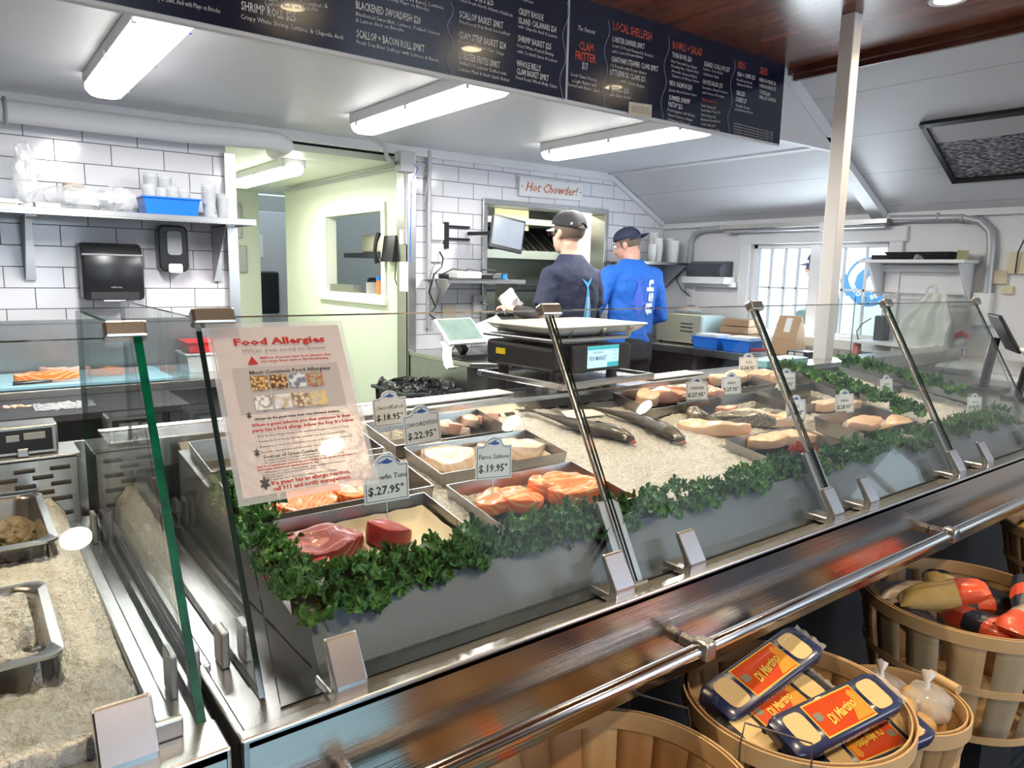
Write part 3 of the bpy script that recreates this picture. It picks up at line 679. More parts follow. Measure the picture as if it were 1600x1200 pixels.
for i,(x,y,L,W,rz,lb) in enumerate(((1200,688,.15,.06,-.2,'peach fillet just behind the kale and red leaf'),(1245,682,.17,.07,-.15,'larger peach fillet touching the wall of its tray, by the red leaf'),
    (1215,655,.16,.06,0,'peach fillet behind the two hanging price cards'))):
    fillet(lb,'fish fillet',x,y,L,W,.030,rz,M['peach'],70+i,.8,.2,h=0)
for i,(x,y,L,W,rz,lb) in enumerate(((1350,661,.17,.07,-.1,'peach fillet lying below the price card at the right'),(1405,661,.16,.07,0,'peach fillet at the right end of its tray beside the kale'),
    (1290,632,.16,.07,0,'pale fillet behind the two price cards right of the fish'),(1330,630,.14,.06,.2,'pale fillet partly under the second kale row'))):
    fillet(lb,'fish fillet',x,y,L,W,.030,rz,M['peach'] if i<2 else M['cream_f'],80+i,.8,.2,h=0)
# whole sea bass
M['bass']=mat('bass_skin',(.085,.085,.085),.34,noise_=(160,.5,(.025,.025,.028)),coat=.2,bump=(220,.4))
M['bassh']=mat('bass_head',(.09,.075,.06),.34,noise_=(60,.6,(.022,.018,.018)),coat=.2)
M['mouth']=mat('red_mouth',(.45,.10,.07),.3,coat=.4)
def bass(label,pts,wid,seed):
    P=[I(x,y,.016) for x,y in pts]; t=thing('sea_bass',label,'whole fish',P[-1],'whole sea bass on the ice')
    n=30; tot=[]
    # catmull-ish resample
    def C(s):
        k=s*(len(P)-1); i=min(int(k),len(P)-2); f=k-i
        a=P[max(i-1,0)];b=P[i];c=P[i+1];d=P[min(i+2,len(P)-1)]
        return .5*((2*b)+(c-a)*f+(2*a-5*b+4*c-d)*f*f+(3*b-a-3*c+d)*f**3)
    prof=[(0,.10,.10),(.08,.16,.2),(.2,.34,.36),(.35,.62,.65),(.5,.85,.88),(.65,.97,1.0),(.76,.95,1.0),(.84,.82,.92),(.91,.60,.72),(.96,.40,.5),(.99,.26,.34),(1,.12,.16)]
    def pr(s):
        for a,b in zip(prof,prof[1:]):
            if s<=b[0]: f=(s-a[0])/(b[0]-a[0]); return a[1]+(b[1]-a[1])*f,a[2]+(b[2]-a[2])*f
        return prof[-1][1:]
    def body(s0,s1,nn,nm,mm,extra=0):
        q=B()
        def f(u,v):
            s=s0+(s1-s0)*u; c=C(s); tn=(C(min(s+.01,1))-C(max(s-.01,0))).normalized(); sd=tn.cross(Vector((0,0,1))).normalized(); uu=sd.cross(tn)
            w,h=pr(s); a=2*PI*v
            hh=h*wid*.62*(1+extra); ww=w*wid*(1+extra)
            return c+sd*math.cos(a)*ww+uu*(math.sin(a)*hh+hh*.2)
        q.grid(f,nn,24,closed_v=True); return q.done(nm,mm,t,smooth='all')
    body(0,.80,26,'body',M['bass']); body(.785,1,14,'head',M['bassh'],.03)
    def fr(s): 
        c=C(s); tn=(C(min(s+.01,1))-C(max(s-.01,0))).normalized(); sd=tn.cross(Vector((0,0,1))).normalized(); return c,tn,sd,sd.cross(tn)
    c,tn,sd,uu=fr(.02); q=B()
    q.prism([c+sd*.006,c-tn*.05+sd*.032,c-tn*.035,c-tn*.055-sd*.03,c-sd*.006],uu*.002); q.done('tail_fin',M['bassh'],t)
    for s,e in ((.42,.5),(.55,.7)):
        q=B(); a=fr(s); b=fr(e); m_=fr((s+e)/2); k=pr(s)[1]*wid*.6
        q.prism([a[0]+a[3]*k,m_[0]+m_[3]*(k+.009),b[0]+b[3]*(k+.004)],a[2]*.0015); q.done('dorsal_fin',M['bassh'],t)
    c,tn,sd,uu=fr(.74); q=B(); k=pr(.74)[0]*wid
    for sg in (1,-1): q.prism([c+sd*k*sg,c+sd*(k+.006)*sg-tn*.045-uu*.004,c+sd*(k+.001)*sg-tn*.04-uu*.018],uu*.001+sd*.001)
    q.done('pectoral_fin',M['bass'],t)
    c,tn,sd,uu=fr(.915); w,h=pr(.915)
    for sg in (1,-1):
        q=B(); q.ball(c+sd*w*wid*.86*sg+uu*h*wid*.30,.0065,10); e=q.done('eye',M['lgrey'],t,smooth=True)
        q=B(); q.ball(c+sd*(w*wid*.86+.004)*sg+uu*h*wid*.31,.004,8); q.done('pupil',M['black'],e,smooth=True)
    c,tn,sd,uu=fr(.985); q=B(); q.ball(c+tn*.001-uu*.003,.009,12,(1.0,1.0,.6)); q.done('mouth',M['mouth'],t,smooth=True)
bass('whole dark sea bass nearer the camera, its red mouth towards the glass',[(835,644),(872,655),(910,667),(955,676),(990,689)],.030,1)
bass('whole dark sea bass farther back, nearest the tray of spotted fillets',[(912,634),(960,646),(1005,659),(1040,674),(1068,690)],.028,2)
q=B(); c=I(908,646,.008); q.prism([I(875,641,.01),I(925,640,.012),I(945,648,.012),I(888,655,.01)],(0,0,.001)); tag(q.done('paper_card',M['paper']),'small white paper lying on the ice between the two sea bass','paper card')
# ================================================================ price cards
M['card']=mat('white_card',(.86,.86,.85),.35); M['cardblue']=mat('card_blue_line',(.10,.16,.30),.5); M['fishblue']=mat('printed_blue_fish',(.02,.10,.42),.5); M['ink']=mat('black_ink',(.03,.03,.03),.6)
def card(label,bl,br,name_,price,W=.085,font_bold=0,italic=0,ny=.46):
    a=PY(*bl,1.0)-EYE; b=PY(*br,1.0)-EYE; k=W/(b-a).length; P=EYE+a*k; Q=EYE+b*k
    if bl[0]>1000:   # standing in the ice or on a tray rim, turned towards the shop side
        P=I(bl[0],bl[1],.022); W=min(W,.08); best=None
        for k_ in range(0,85):
            xd=Vector((math.cos(R_(k_)),-math.sin(R_(k_)),0)); v=P+xd*W-EYE; px=800+F_PX*v.dot(rt)/v.dot(fw)
            if best is None or abs(px-br[0])<best[0]: best=(abs(px-br[0]),xd)
        Q=P+best[1]*W
    t=thing('price_card',label,'price card',P,None)
    x=(Q-P).normalized(); y=Vector((0,.12,1)).normalized(); y=(y-x*y.dot(x)).normalized(); n=x.cross(y)
    H=W*.80; L=lambda u,v,o=0:P+x*u*W+y*v*W+n*o
    def outline(s):
        pts=[(s,s),(1-s,s),(1-s,.76-s),(.80,.76-s)]
        for k in range(9): a_=PI*(k/8); pts.append((.5+(.30-s*.3)*math.cos(a_)*.8,.80-s+.16*math.sin(a_)))
        pts+=[(.20,.76-s),(s,.76-s)]; return pts
    q=B(); q.prism([L(u,v) for u,v in outline(0)],n*-.0018); q.done('card_face',M['card'],t)
    q=B(); o=outline(.035); i=outline(.050); A=q.ring([L(u,v,.0004) for u,v in o]); C_=q.ring([L(u,v,.0004) for u,v in i]); q.bridge(A,C_); q.nonorm=True; q.done('card_border',M['cardblue'],t)
    q=B(); pts=[]
    for k in range(13): a_=2*PI*k/12; 
    body_=[(.36,.80),(.44,.845),(.52,.855),(.60,.83),(.66,.80),(.60,.775),(.52,.765),(.44,.775)]
    q._tag([q.bm.faces.new(q.ring([L(u,v,.0006) for u,v in body_]))]); q._tag([q.bm.faces.new(q.ring([L(u,v,.0006) for u,v in [(.38,.80),(.33,.835),(.34,.80),(.33,.765)]]))])
    q._tag([q.bm.faces.new(q.ring([L(u,v,.0006) for u,v in [(.47,.845),(.53,.885),(.56,.845)]]))]); q.nonorm=True; q.done('fish_emblem',M['fishblue'],t)
    q=B(); glyphs(q,name_,L(.5,ny),x,y,W*.105,align='C',italic=italic,width=None,lift=.0008); glyphs(q,price,L(.08,.17),x,y,W*.16,width=W*.80,lift=.0008,bold=.02); q.done('lettering',M['ink'],t)
    q=B(); c=P+x*W*.5-n*.004; q.tube([c-y*.03,c+y*.03],.0012,n=6); q.done('spike',M['steelv'],t)
card('price card reading $27.95 standing between the tuna and orange fillets',(570,790),(640,778),'Yellowfin Tuna','$.27.95°')
card('price card reading $19.95 in front of the swordfish steaks',(743,751),(799,746),'Faroe Salmon','$.19.95°',W=.082)
card('price card reading $22.95 between kabob and swordfish trays',(634,700),(690,689),'SWORDFISH','$.22.95°')
card('handwritten price card reading $18.95 at the rear left tray',(585,669),(637,662),'SwordKabob','$.18.95°',italic=.3)
card('handwritten snapper price card above the spotted fillets',(1072,627),(1106,625),'SNAPPER','$.27.95°',W=.08,italic=.2)
card('price card just right of the snapper one',(1128,618),(1158,617),'SNAPS','$.27.95°',W=.08,italic=.2)
card('price card standing highest at the back over the cream fillets',(1155,583),(1184,583),'COD','$.24.95°',W=.08)
card('small price card at the back, right of the cream fillets, crossed by the glass upright',(1216,610),(1243,611),'HADDOCK','$.19.95°',W=.08)
card('tilted price card behind the second glass upright',(1229,657),(1259,659),'SOLE','$.18.95°',W=.08)
card('price card standing before the second kale row, nearest to it',(1306,646),(1334,645),'Halibut','$.28.95°',W=.08)
card('price card at the top of the second kale row, partly leaf covered',(1376,617),(1395,616),'Scallops','$.29.95°',W=.075)
card('last price card at the right end of the ice, beside kale',(1512,643),(1534,643),'Shrimp','$.18.95°',W=.0665)
# ================================================================ kale
M['kale']=mat('kale_leaf',(.12,.31,.065),.45,noise_=(30,.7,(.045,.155,.035)),bump=(150,.5),coat=.15)
M['kaled']=mat('dark_kale_leaf',(.07,.22,.06),.45,noise_=(30,.7,(.028,.105,.03)),bump=(150,.5),coat=.15)
M['redleaf']=mat('red_leaf',(.62,.07,.03),.4,noise_=(30,.7,(.35,.03,.015)),coat=.2)
def leaf(seed,mm,L=.085,name='kale_leaf'):
    random.seed(seed); a0,a1,a2=[random.uniform(0,6) for _ in range(3)]
    q=B()
    nu,nv=92,37
    def f(u,v):
        t=(v-.5)*2; w=.036*(math.sin(PI*min(1,u*.84+.13))**.6)*(1+.10*math.sin(u*17+a0)*abs(t))
        edge=abs(t)**1.7
        x=(u-.3)*L*.85; y=t*w*(1-.25*edge)
        z=.012*math.sin(u*2.6)+.016*t*t-.010*edge*abs(math.sin(u*5+a0))
        z+=edge*(.0085*math.sin(u*38+a1+t*2)+.0050*math.sin(u*83+a2+t*6))
        x+=edge*.0045*math.cos(u*60+a0+t*3); y+=edge*math.copysign(1,t)*.005*math.sin(u*67+a2)
        p=Vector((x,y,z)); return p+noise.noise_vector(Vector((x*95,y*95,seed+z*60)))*.0055*(.35+edge)
    q.grid(f,nu,nv); o=q.done(name,mm,smooth='all'); random.seed(seed+100); return o
protos=[leaf(k,M['kale'] if k%2 else M['kaled']) for k in range(6)]
pr_used=set()
def place_leaf(k,loc,rot,s,label,group,cat='kale leaf'):
    o=protos[k]
    if k in pr_used: o=o.copy(); COL.objects.link(o)
    pr_used.add(k); o.location=loc; o.rotation_euler=rot; o.scale=(s,)*3; tag(o,label,cat,group)
def garland(path,n,label,group,spread=.022,s0=1.0,h=.012,drape=0):
    P=[Vector(p) for p in path]; seg=[(b-a).length for a,b in zip(P,P[1:])]; T=sum(seg)
    for i in range(n):
        t=T*(i+.5)/n; k=0
        while k<len(seg)-1 and t>seg[k]: t-=seg[k]; k+=1
        c=P[k].lerp(P[k+1],t/seg[k]); dd=(P[k+1]-P[k]).normalized(); sd=Vector((-dd.y,dd.x,0))
        c=c+sd*random.uniform(-spread,spread)+Vector((0,0,h+random.uniform(-.004,.016)))
        az=math.atan2(dd.y,dd.x)+random.choice((-1,-1,1))*random.uniform(.7,2.2)
        place_leaf(random.randrange(6),c,(random.uniform(-.5,.5),random.uniform(-.2,.55),az),s0*random.uniform(.55,.95),label,group)
random.seed(11)
GF=[(.395,1.40),(.388,1.20),(.375,1.05),(.368,.975),(.43,.972),(.56,.985),(.74,.985),(.92,.99),(1.10,.985),(1.35,.985),(1.62,.99),(1.97,.985),(2.28,.985),(2.70,.985),(2.98,.985)]
def zi(p,h=0): return (p[0],p[1],icez(*p)+h)
garland([zi(p,.0) for p in GF[:4]],24,'curly kale leaf lining the side of the ice below the glass side','kale along the left side of the ice',.020,1.05,.014)
for dy,k_,hh in ((-.014,.66,.000),(.008,.34,.016)):
    GQ=[(x,y+dy) for x,y in GF]
    garland([zi(p,.0) for p in GQ[3:9]],int(84*k_),'curly green kale leaf in the front garland under the tuna and salmon trays','kale along the front, tuna and salmon end',.013,1.08,hh)
    garland([zi(p,.0) for p in GQ[8:12]],int(66*k_),'curly green kale leaf in the front garland before the bare ice and peach fillets','kale along the front, middle stretch',.013,.95,hh)
    garland([zi(p,.0) for p in GQ[11:]],int(60*k_),'curly green kale leaf in the front garland at the far end of the case','kale along the front, far end',.016,1.05,hh)
g2=[(2.62,1.60),(2.60,1.45),(2.56,1.30),(2.54,1.16),(2.52,1.06)]
garland([zi(p,.02) for p in g2],44,'green kale leaf in the row dividing the trays near the far end','kale row between trays',.035,1.15,.02)
g3=[(2.98,1.60),(3.0,1.45),(3.0,1.28),(3.0,1.12)]
garland([zi(p,.03) for p in g3],26,'green kale leaf in the row along the right end of the ice','kale row at the right end',.035,1.15,.02)
rp=[leaf(200+k,M['redleaf'],.07,'red_leaf') for k in range(2)]
for i in range(9):
    o=rp[i%2] if i<2 else rp[i%2].copy()
    if i>=2: COL.objects.link(o)
    o.location=Vector(zi((1.725+random.uniform(-.03,.035),.99+random.uniform(-.012,.022)),.034)); o.rotation_euler=(random.uniform(-.6,.6),random.uniform(-.4,.6),random.uniform(0,6)); o.scale=(random.uniform(.5,.75),)*3
    tag(o,'red frilly leaf in the small red tuft among the front kale','red leaf','red leaves in the kale')
# ================================================================ allergy notice on the glass
def GP(u,v,o=0): # along x, down the glass from the top edge
    return Vector((.2875+u,*GT))-gd*(v+.012)+gn*(.0068+o)
xg=Vector((1,0,0)); yg=gd
t=thing('allergy_notice','laminated white food allergy notice fixed to the front glass at the left','notice',GP(.107,.28),None)
W_,H_=.214,.277
q=B(); q.prism([GP(0,0),GP(W_,0),GP(W_,H_),GP(0,H_)],gn*.0003); q.done('laminate',M['film'],t)
M['notice']=mat('notice_paper',(.70,.61,.59),.22,coat=.5,bump=(35,.12)); M['nred']=mat('notice_red',(.50,.02,.02),.4); M['ngrey']=mat('notice_grey_panel',(.50,.45,.44),.4); M['nink']=mat('notice_ink',(.06,.05,.05),.5); M['ngt']=mat('notice_grey_text',(.28,.25,.25),.5)
q=B(); q.prism([GP(.008,.008,.0005),GP(W_-.008,.008,.0005),GP(W_-.008,H_-.010,.0005),GP(.008,H_-.010,.0005)],-gn*.0003); q.done('sheet',M['notice'],t)
def nt_(b,s,u0,u1,v,h,**k): fit(b,s,GP(u0,v,.0009),GP(u1,v,.0009),yg,h,lift=.0003,**k)
q=B(); nt_(q,'Food Allergies',.036,.178,.037,.0105,bold=.035); nt_(q,'Millions of people have food allergies that',.070,.182,.0605,.0034,bold=.02); nt_(q,'can range from mild to life-threatening.',.070,.178,.0665,.0034,bold=.02)
nt_(q,'When a guest informs you that someone in their',.038,.192,.1655,.0045,bold=.03); nt_(q,'party has a food allergy, follow the four R’s below:',.038,.196,.1735,.0045,bold=.03)
nt_(q,'Any food equipment used for the processing of allergy-free foods must be',.034,.186,.227,.003,bold=.02); nt_(q,'thoroughly cleaned and sanitized prior to use.',.034,.125,.2315,.003,bold=.02)
nt_(q,'If a guest has an allergic reaction,',.050,.170,.2545,.0058,bold=.03); nt_(q,'call 911 and notify management.',.050,.170,.2630,.0058,bold=.03)
A=q.ring([GP(.050,.069,.0010),GP(.066,.069,.0010),GP(.058,.055,.0010)]); q._tag([q.bm.faces.new(A)])
q.done('red_lettering',M['nred'],t)
q=B(); q.nonorm=True; q._tag([q.bm.faces.new(q.ring([GP(.026,.146,.0007),GP(.190,.146,.0007),GP(.190,.073,.0007),GP(.026,.073,.0007)]))]); q.done('grey_panel',M['ngrey'],t)
q=B(); nt_(q,'What you need to know',.045,.176,.0495,.0065); q.done('grey_lettering',M['ngt'],t)
q=B(); nt_(q,'Most Common Food Allergens',.050,.176,.0845,.0055,bold=.03)
nt_(q,'Always let the guest make their own informed decision.',.044,.176,.1560,.0036,bold=.03)
for k,(s,e) in enumerate((('Refer the food allergy concern to the department manager or person in charge.',.185),('Review the food allergy with the customer and check ingredient labels.',.178),('Remember to check the preparation procedures for potential cross-contact.',.186),('Respond to the customer and inform them of your findings.',.150))):
    nt_(q,'•  '+s,.040,e,.1820+k*.0080,.0030)
nt_(q,'Sources of Cross-Contact:',.046,.128,.2145,.0048,bold=.02)
nt_(q,'•  Cooking oils, splatter, and steam from cooking foods.',.042,.130,.2185,.0026)
nt_(q,'•  Allergens touching safe foods, utensils and hands, gloves, cutting boards.',.042,.168,.2225,.0026)
for k,s in enumerate(('•  All utensils (i.e. spoons, knives, spatulas, tongs), cutting boards, bowls, pots,','    food pans, sheet pans, preparation surfaces.','•  Fryers and grills.','•  Wash hands and change gloves after handling potential food allergens.')):
    nt_(q,s,.040,(.168,.120,.070,.150)[k],.2360+k*.0038,.0026)
nt_(q,'*',.034,.041,.1590,.016,bold=.02); nt_(q,'*',.034,.042,.2175,.018,bold=.02); nt_(q,'*',.034,.048,.2690,.026,bold=.03)
for u,v,s in ((.062,.1115,'Peanuts'),(.089,.1115,'Tree nuts'),(.116,.1115,'Fish'),(.145,.1115,'Shellfish'),(.062,.1430,'Eggs'),(.089,.1430,'Milk'),(.116,.1430,'Wheat'),(.145,.1430,'Soy')): glyphs(q,s,GP(u,v,.0013),xg,yg,.0024,align='C',lift=.0002)
q.done('black_lettering',M['nink'],t)
def spots(name,c,bgc,sc,th=.5,typ='v'):
    m=mat(name,c,.35); nt=m.node_tree; p=nt.nodes['Principled BSDF']; tc=nt.nodes.new('ShaderNodeTexCoord'); v=nt.nodes.new('ShaderNodeTexVoronoi'); v.inputs['Scale'].default_value=sc
    rp=nt.nodes.new('ShaderNodeValToRGB'); rp.color_ramp.elements[0].position=th*.6; rp.color_ramp.elements[1].position=th; rp.color_ramp.elements[0].color=(*c,1); rp.color_ramp.elements[1].color=(*bgc,1)
    nt.links.new(tc.outputs['Object'],v.inputs[0]); nt.links.new(v.outputs['Distance'],rp.inputs[0]); nt.links.new(rp.outputs[0],p.inputs['Base Color']); return m
PM=[spots('peanut_photo',(.78,.50,.22),(.22,.10,.03),260,.6),spots('nut_photo',(.70,.42,.20),(.10,.03,.02),190,.6),spots('fish_photo',(.16,.20,.28),(.72,.74,.78),120,.7),spots('shellfish_photo',(.50,.12,.08),(.35,.38,.24),200,.7),
    spots('egg_photo',(.86,.84,.80),(.30,.30,.32),150,.75),spots('milk_photo',(.80,.80,.84),(.55,.42,.28),60,.8),spots('wheat_photo',(.74,.60,.44),(.25,.16,.10),170,.7),spots('soy_photo',(.80,.58,.16),(.48,.46,.52),170,.7)]
for k in range(8):
    c,r=k%4,k//4; u=.049+c*.0285; v=.0875+r*.0315; q=B(); q.nonorm=True
    q._tag([q.bm.faces.new(q.ring([GP(u,v+.0225,.0013),GP(u+.026,v+.0225,.0013),GP(u+.026,v,.0013),GP(u,v,.0013)]))]); q.done('picture',PM[k],t)
# ================================================================ menu board
M['navy']=mat('menu_navy',(.012,.017,.042),.16,coat=.35,bump=(900,.12),bdist=.001)
M['menuw']=mat('menu_white_print',(.80,.80,.78),.4); M['menur']=mat('menu_red_print',(.75,.12,.06),.4); M['menug']=mat('menu_wave_line',(.25,.32,.42),.4)
MY=2.42
def MP(px,py,o=0): p=PY(px,py,MY-.022); p.y=MY-.022-o; return p
bz0,bz1=2.152,2.585
for nm,x0,x1,lb in (('menu_board',-1.2,2.087,'long navy menu board listing rolls and baskets, hung under the wooden ceiling'),('menu_board',2.089,3.635,'shorter navy menu board listing clam fritter, shellfish, bowls and kids dishes')):
    t=thing(nm,lb,'menu board',((x0+x1)/2,MY,bz0),'menu boards')
    q=B(); q.bb((x0,MY-.018,bz0),(x1,MY+.014,bz1)); q.done('backing',M['white'],t)
    q=B(); q.bb((x0+.006,MY-.0215,bz0+.012),(x1-.006,MY-.016,bz1-.008)); q.done('face',M['navy'],t)
    menu=t
    W=B();Rd=B();Gr=B()
    up_=Vector((0,0,1))
    def ml(b,s,p0,p1,h,**k): fit(b,s,MP(*p0),MP(*p1),up_,h*.86,lift=.0008,**k)
    if x0<0:
        HB=dict(bold=.012)
        ml(W,'SHRIMP ROLL $25',(377,15),(462,34),.030,**HB); ml(W,'Crispy White Shrimp, Lettuce, & Chipotle Aioli',(376,29),(536,62),.0155)
        ml(W,'Mayo, Celery, Cucumber, &',(415,1),(512,13),.0155); ml(W,'Lemon Aioli on Brioche',(415,9),(497,18),.0155)
        ml(W,'Maine Lobster, Celery & Chive, Aioli with Mayo on Brioche',(190,-12),(344,21),.0165)
        ml(W,'BLACKENED SWORDFISH $20',(556,13),(657,38),.0285,**HB); ml(W,'Blackened Swordfish, Lettuce, Pickled Onions,',(556,24),(688,56),.0145); ml(W,'& Lemon Aioli on Brioche',(556,34),(631,50),.0145)
        ml(W,'SCALLOP + BACON ROLL $MKT',(557,58),(663,82),.0285,**HB); ml(W,'Fresh Day Boat Scallops with Lettuce & Bacon',(557,68),(685,97),.0145)
        ml(W,'Tuna (Seared Rare), Lettuce,',(604,-6),(694,15),.0145); ml(W,'Chipotley Mayo on Brioche',(596,-3),(670,18),.0145)
        ml(W,'FISH + CHIPS $25',(718,-5),(771,9),.0285,**HB); ml(W,'Fried Fresh North Atlantic Haddock',(718,2),(801,27),.014)
        ml(W,'SCALLOP BASKET $MKT',(718,27),(786,45),.0275,**HB); ml(W,'Fried Local Day Boat Sea Scallops',(718,36),(797,56),.014)
        ml(W,'CLAM STRIP BASKET $24',(717,59),(790,77),.0275,**HB); ml(W,'Fried Fresh Local Clam Strips',(717,67),(787,87),.014)
        ml(W,'LOBSTER FRITES $MKT',(717,91),(781,107),.0275,**HB); ml(W,'Grilled 1/2 Lobster Stuffed with',(717,100),(791,118),.014); ml(W,'Lobster Meat & Herb Garlic Butter',(717,110),(796,128),.014)
        ml(W,'+ Fries',(811,1),(833,6),.014)
        ml(W,'CRISPY RHODE',(810,22),(849,33),.028,**HB); ml(W,'ISLAND CALAMARI $24',(810,36),(869,51),.026,**HB); ml(W,'with Chipotle Aioli & Lemon',(809,43),(870,60),.0145)
        ml(W,'SHRIMP BASKET $25',(809,64),(861,78),.026,**HB); ml(W,'Fried White Peeled Shrimp',(808,73),(865,88),.0145); ml(W,'with Cocktail Sauce & Lemon',(808,82),(870,98),.0145)
        ml(W,'WHOLE BELLY',(807,103),(845,112),.027,**HB); ml(W,'CLAM BASKET $MKT',(807,115),(857,127),.026,**HB); ml(W,'Fried Fresh Whole Belly Clams',(806,123),(870,138),.0145)
        waves=[((704,3),(702,118))]
    else:
        HB=dict(bold=.012)
        ml(W,'The Famous',(903,47),(930,54),.022,italic=.3); ml(Rd,'CLAM',(905,77),(927,82),.038,**HB); ml(Rd,'FRITTER',(899,92),(931,99),.038,**HB); ml(W,'$17',(909,107),(918,110),.032,**HB)
        ml(W,'Local Clams Fried in',(892,118),(932,128),.016); ml(W,'a Light Batter and',(894,128),(931,136),.016); ml(W,'Served with Bistro Sauce',(887,134),(937,145),.016)
        ml(Rd,'LOCAL SHELLFISH',(958,46),(1018,64),.040,**HB)
        ml(W,'LOBSTER DINNER $MKT',(957,65),(1007,77),.026,**HB); ml(W,'Local 1.5 Pound Steamed & Cracked',(957,73),(1020,90),.0145); ml(W,'with Corn & Drawn Butter',(956,82),(1005,92),.0145)
        ml(W,'CHATHAM STEAMER CLAMS $MKT',(955,96),(1028,112),.026,**HB); ml(W,'1.5 Pounds with Drawn Butter',(954,104),(1010,117),.0145)
        ml(W,'LITTLENECK CLAMS $21',(953,116),(1008,128),.026,**HB); ml(W,'with Garlic Butter',(970,128),(1007,138),.0145)
        ml(W,'MUSSELS $15',(952,141),(982,147),.026,**HB); ml(W,'with Garlic Butter',(952,150),(986,155),.0145)
        ml(Rd,'BOWLS + SALAD',(1051,76),(1097,88),.040,**HB)
        ml(W,'TUNA BOWL $24',(1050,89),(1080,97),.026,**HB)
        for k,s in enumerate(('Raw Tuna with Soy Ginger','Dressing, Rice, Chipotle Aioli,','Avocado, Seaweed Salad,','Cilantro, & Green Onion')): ml(W,s,(1049,97+k*7.5),(1089+(k%2)*3,108+k*7.3),.0135)
        ml(W,'MISO SALMON $24',(1046,133),(1081,141),.026,**HB); ml(W,'Jasmine Rice & Green Onion',(1045,142),(1088,151),.0135)
        ml(W,'SUMMER SHRIMP',(1045,156),(1078,163),.026,**HB); ml(W,'PASTA* $26',(1044,166),(1066,171),.026,**HB)
        for k,s in enumerate(('Fresh Linguine with Shrimp,','Cherry Tomatoes, Arugula','& Parmesan *Seasonal*')): ml(W,s,(1043,173+k*7.5),(1086-(k*4),183+k*6.8),.0135)
        ml(W,'SEARED SCALLOPS $37',(1100,103),(1140,113),.025,**HB); ml(W,'Lettuce, Corn, Relish,',(1099,109),(1130,117),.0135); ml(W,'& Balsamic Glaze',(1099,117),(1123,123),.0135)
        ml(W,'HOUSE SALAD $15',(1098,131),(1129,138),.025,**HB); ml(W,'Cucumber, Cherry Tomatoes',(1097,138),(1137,147),.0135); ml(W,'with Choice of Dressing',(1097,146),(1131,153),.0135)
        ml(Rd,'Salad add-ons',(1096,157),(1121,163),.018)
        for k,s in enumerate(('Garlic Shrimp $8','Seared Rare Tuna $11','Salmon Burger $9','Blackened Swordfish $9','Crab Cake $10','Lobster Salad $22')): ml(W,s,(1095,166+k*7.3),(1118+(k%2)*7,171+k*7.0),.0135)
        ml(Rd,'KIDS',(1153,106),(1164,109),.038,**HB); ml(W,'FISH + CHIPS $12',(1152,119),(1180,125),.024,**HB); ml(W,'Fried Fresh North',(1151,126),(1175,132),.0135); ml(W,'Atlantic Haddock',(1151,133),(1175,138),.0135)
        ml(W,'GRILLED',(1150,148),(1164,151),.025,**HB); ml(W,'CHEESE $7',(1149,158),(1166,162),.025,**HB); ml(W,'Cheddar Cheese',(1149,166),(1171,171),.0135); ml(W,'and American Cheese',(1148,172),(1176,178),.0135)
        ml(Rd,'SIDES',(1187,115),(1199,118),.038,**HB)
        for k,s in enumerate(('FRENCH FRIES $6','ONION RINGS $7','COLESLAW','SMALL $3 / LARGE $6')): ml(W,s,(1186,127+k*9),(1212-(k==2)*9,134+k*8.6),.021,**HB)
        for k in range(5): ml(W,'Consuming raw or undercooked meats, poultry, seafood, shellfish, or eggs',(1146,193+k*4.4),(1207,208+k*4.0),.008)
        waves=[((886,3),(876,157)),((950,32),(942,168)),((1044,58),(1033,186)),((1147,92),(1137,208))]
    for a,b in waves:
        A=MP(*a);Bq=MP(*b); n_=60; pts=[A.lerp(Bq,k/n_)+Vector((.012*math.sin(k/n_*14),0,0)) for k in range(n_+1)]
        l=Gr.ring([p-Vector((.0018,.001,0)) for p in pts]); r=Gr.ring([p+Vector((.0018,-.001,0)) for p in pts]); Gr.bridge(l,r,False)
    W.done('white_lettering',M['menuw'],menu)
    if x0>0: Rd.done('red_lettering',M['menur'],menu)
    else: Rd.bm.free()
    Gr.nonorm=True; Gr.done('wave_line',M['menug'],menu)
q=B(); q.prism([MP(981,179,.002),MP(1017,185,.002),MP(1018,164,.002),MP(982,159,.002)],(0,-.001,0)); sl=thing('taped_note','small cream note taped low on the menu board below the mussels','note',MP(1000,185),None); q.done('sheet',M['parch'],sl)
q=B()
for k in range(3): fit(q,'Please note all our shellfish is steamed',MP(986,167+k*4,.004),MP(1013,171+k*4,.004),Vector((0,0,1)),.006)
q.done('lettering',M['ink'],sl)
# ================================================================ people
M['skin_p']=mat('skin',(.78,.50,.38),.45,sss=.25,noise_=(25,.4,(.70,.42,.32)),srad=(.03,.012,.006))
M['skin_q']=mat('skin_ruddy',(.74,.42,.32),.45,sss=.25,noise_=(25,.4,(.66,.34,.26)),srad=(.03,.012,.006))
M['hair']=mat('cropped_hair',(.10,.075,.055),.7,noise_=(200,.8,(.20,.14,.10)))
M['capk']=mat('black_cap_cloth',(.035,.033,.037),.75,bump=(300,.3)); M['capn']=mat('navy_cap_cloth',(.035,.042,.09),.75,bump=(300,.3))
M['tee']=mat('navy_tee',(.018,.024,.055),.8,bump=(9,.8),bdist=.03); M['royal']=mat('royal_blue_sweatshirt',(.012,.13,.55),.75,bump=(10,.9),bdist=.03)
M['trous']=mat('black_trousers',(.012,.013,.018),.75,bump=(12,.8),bdist=.02); M['sleeve']=mat('black_undersleeve',(.03,.022,.02),.7)
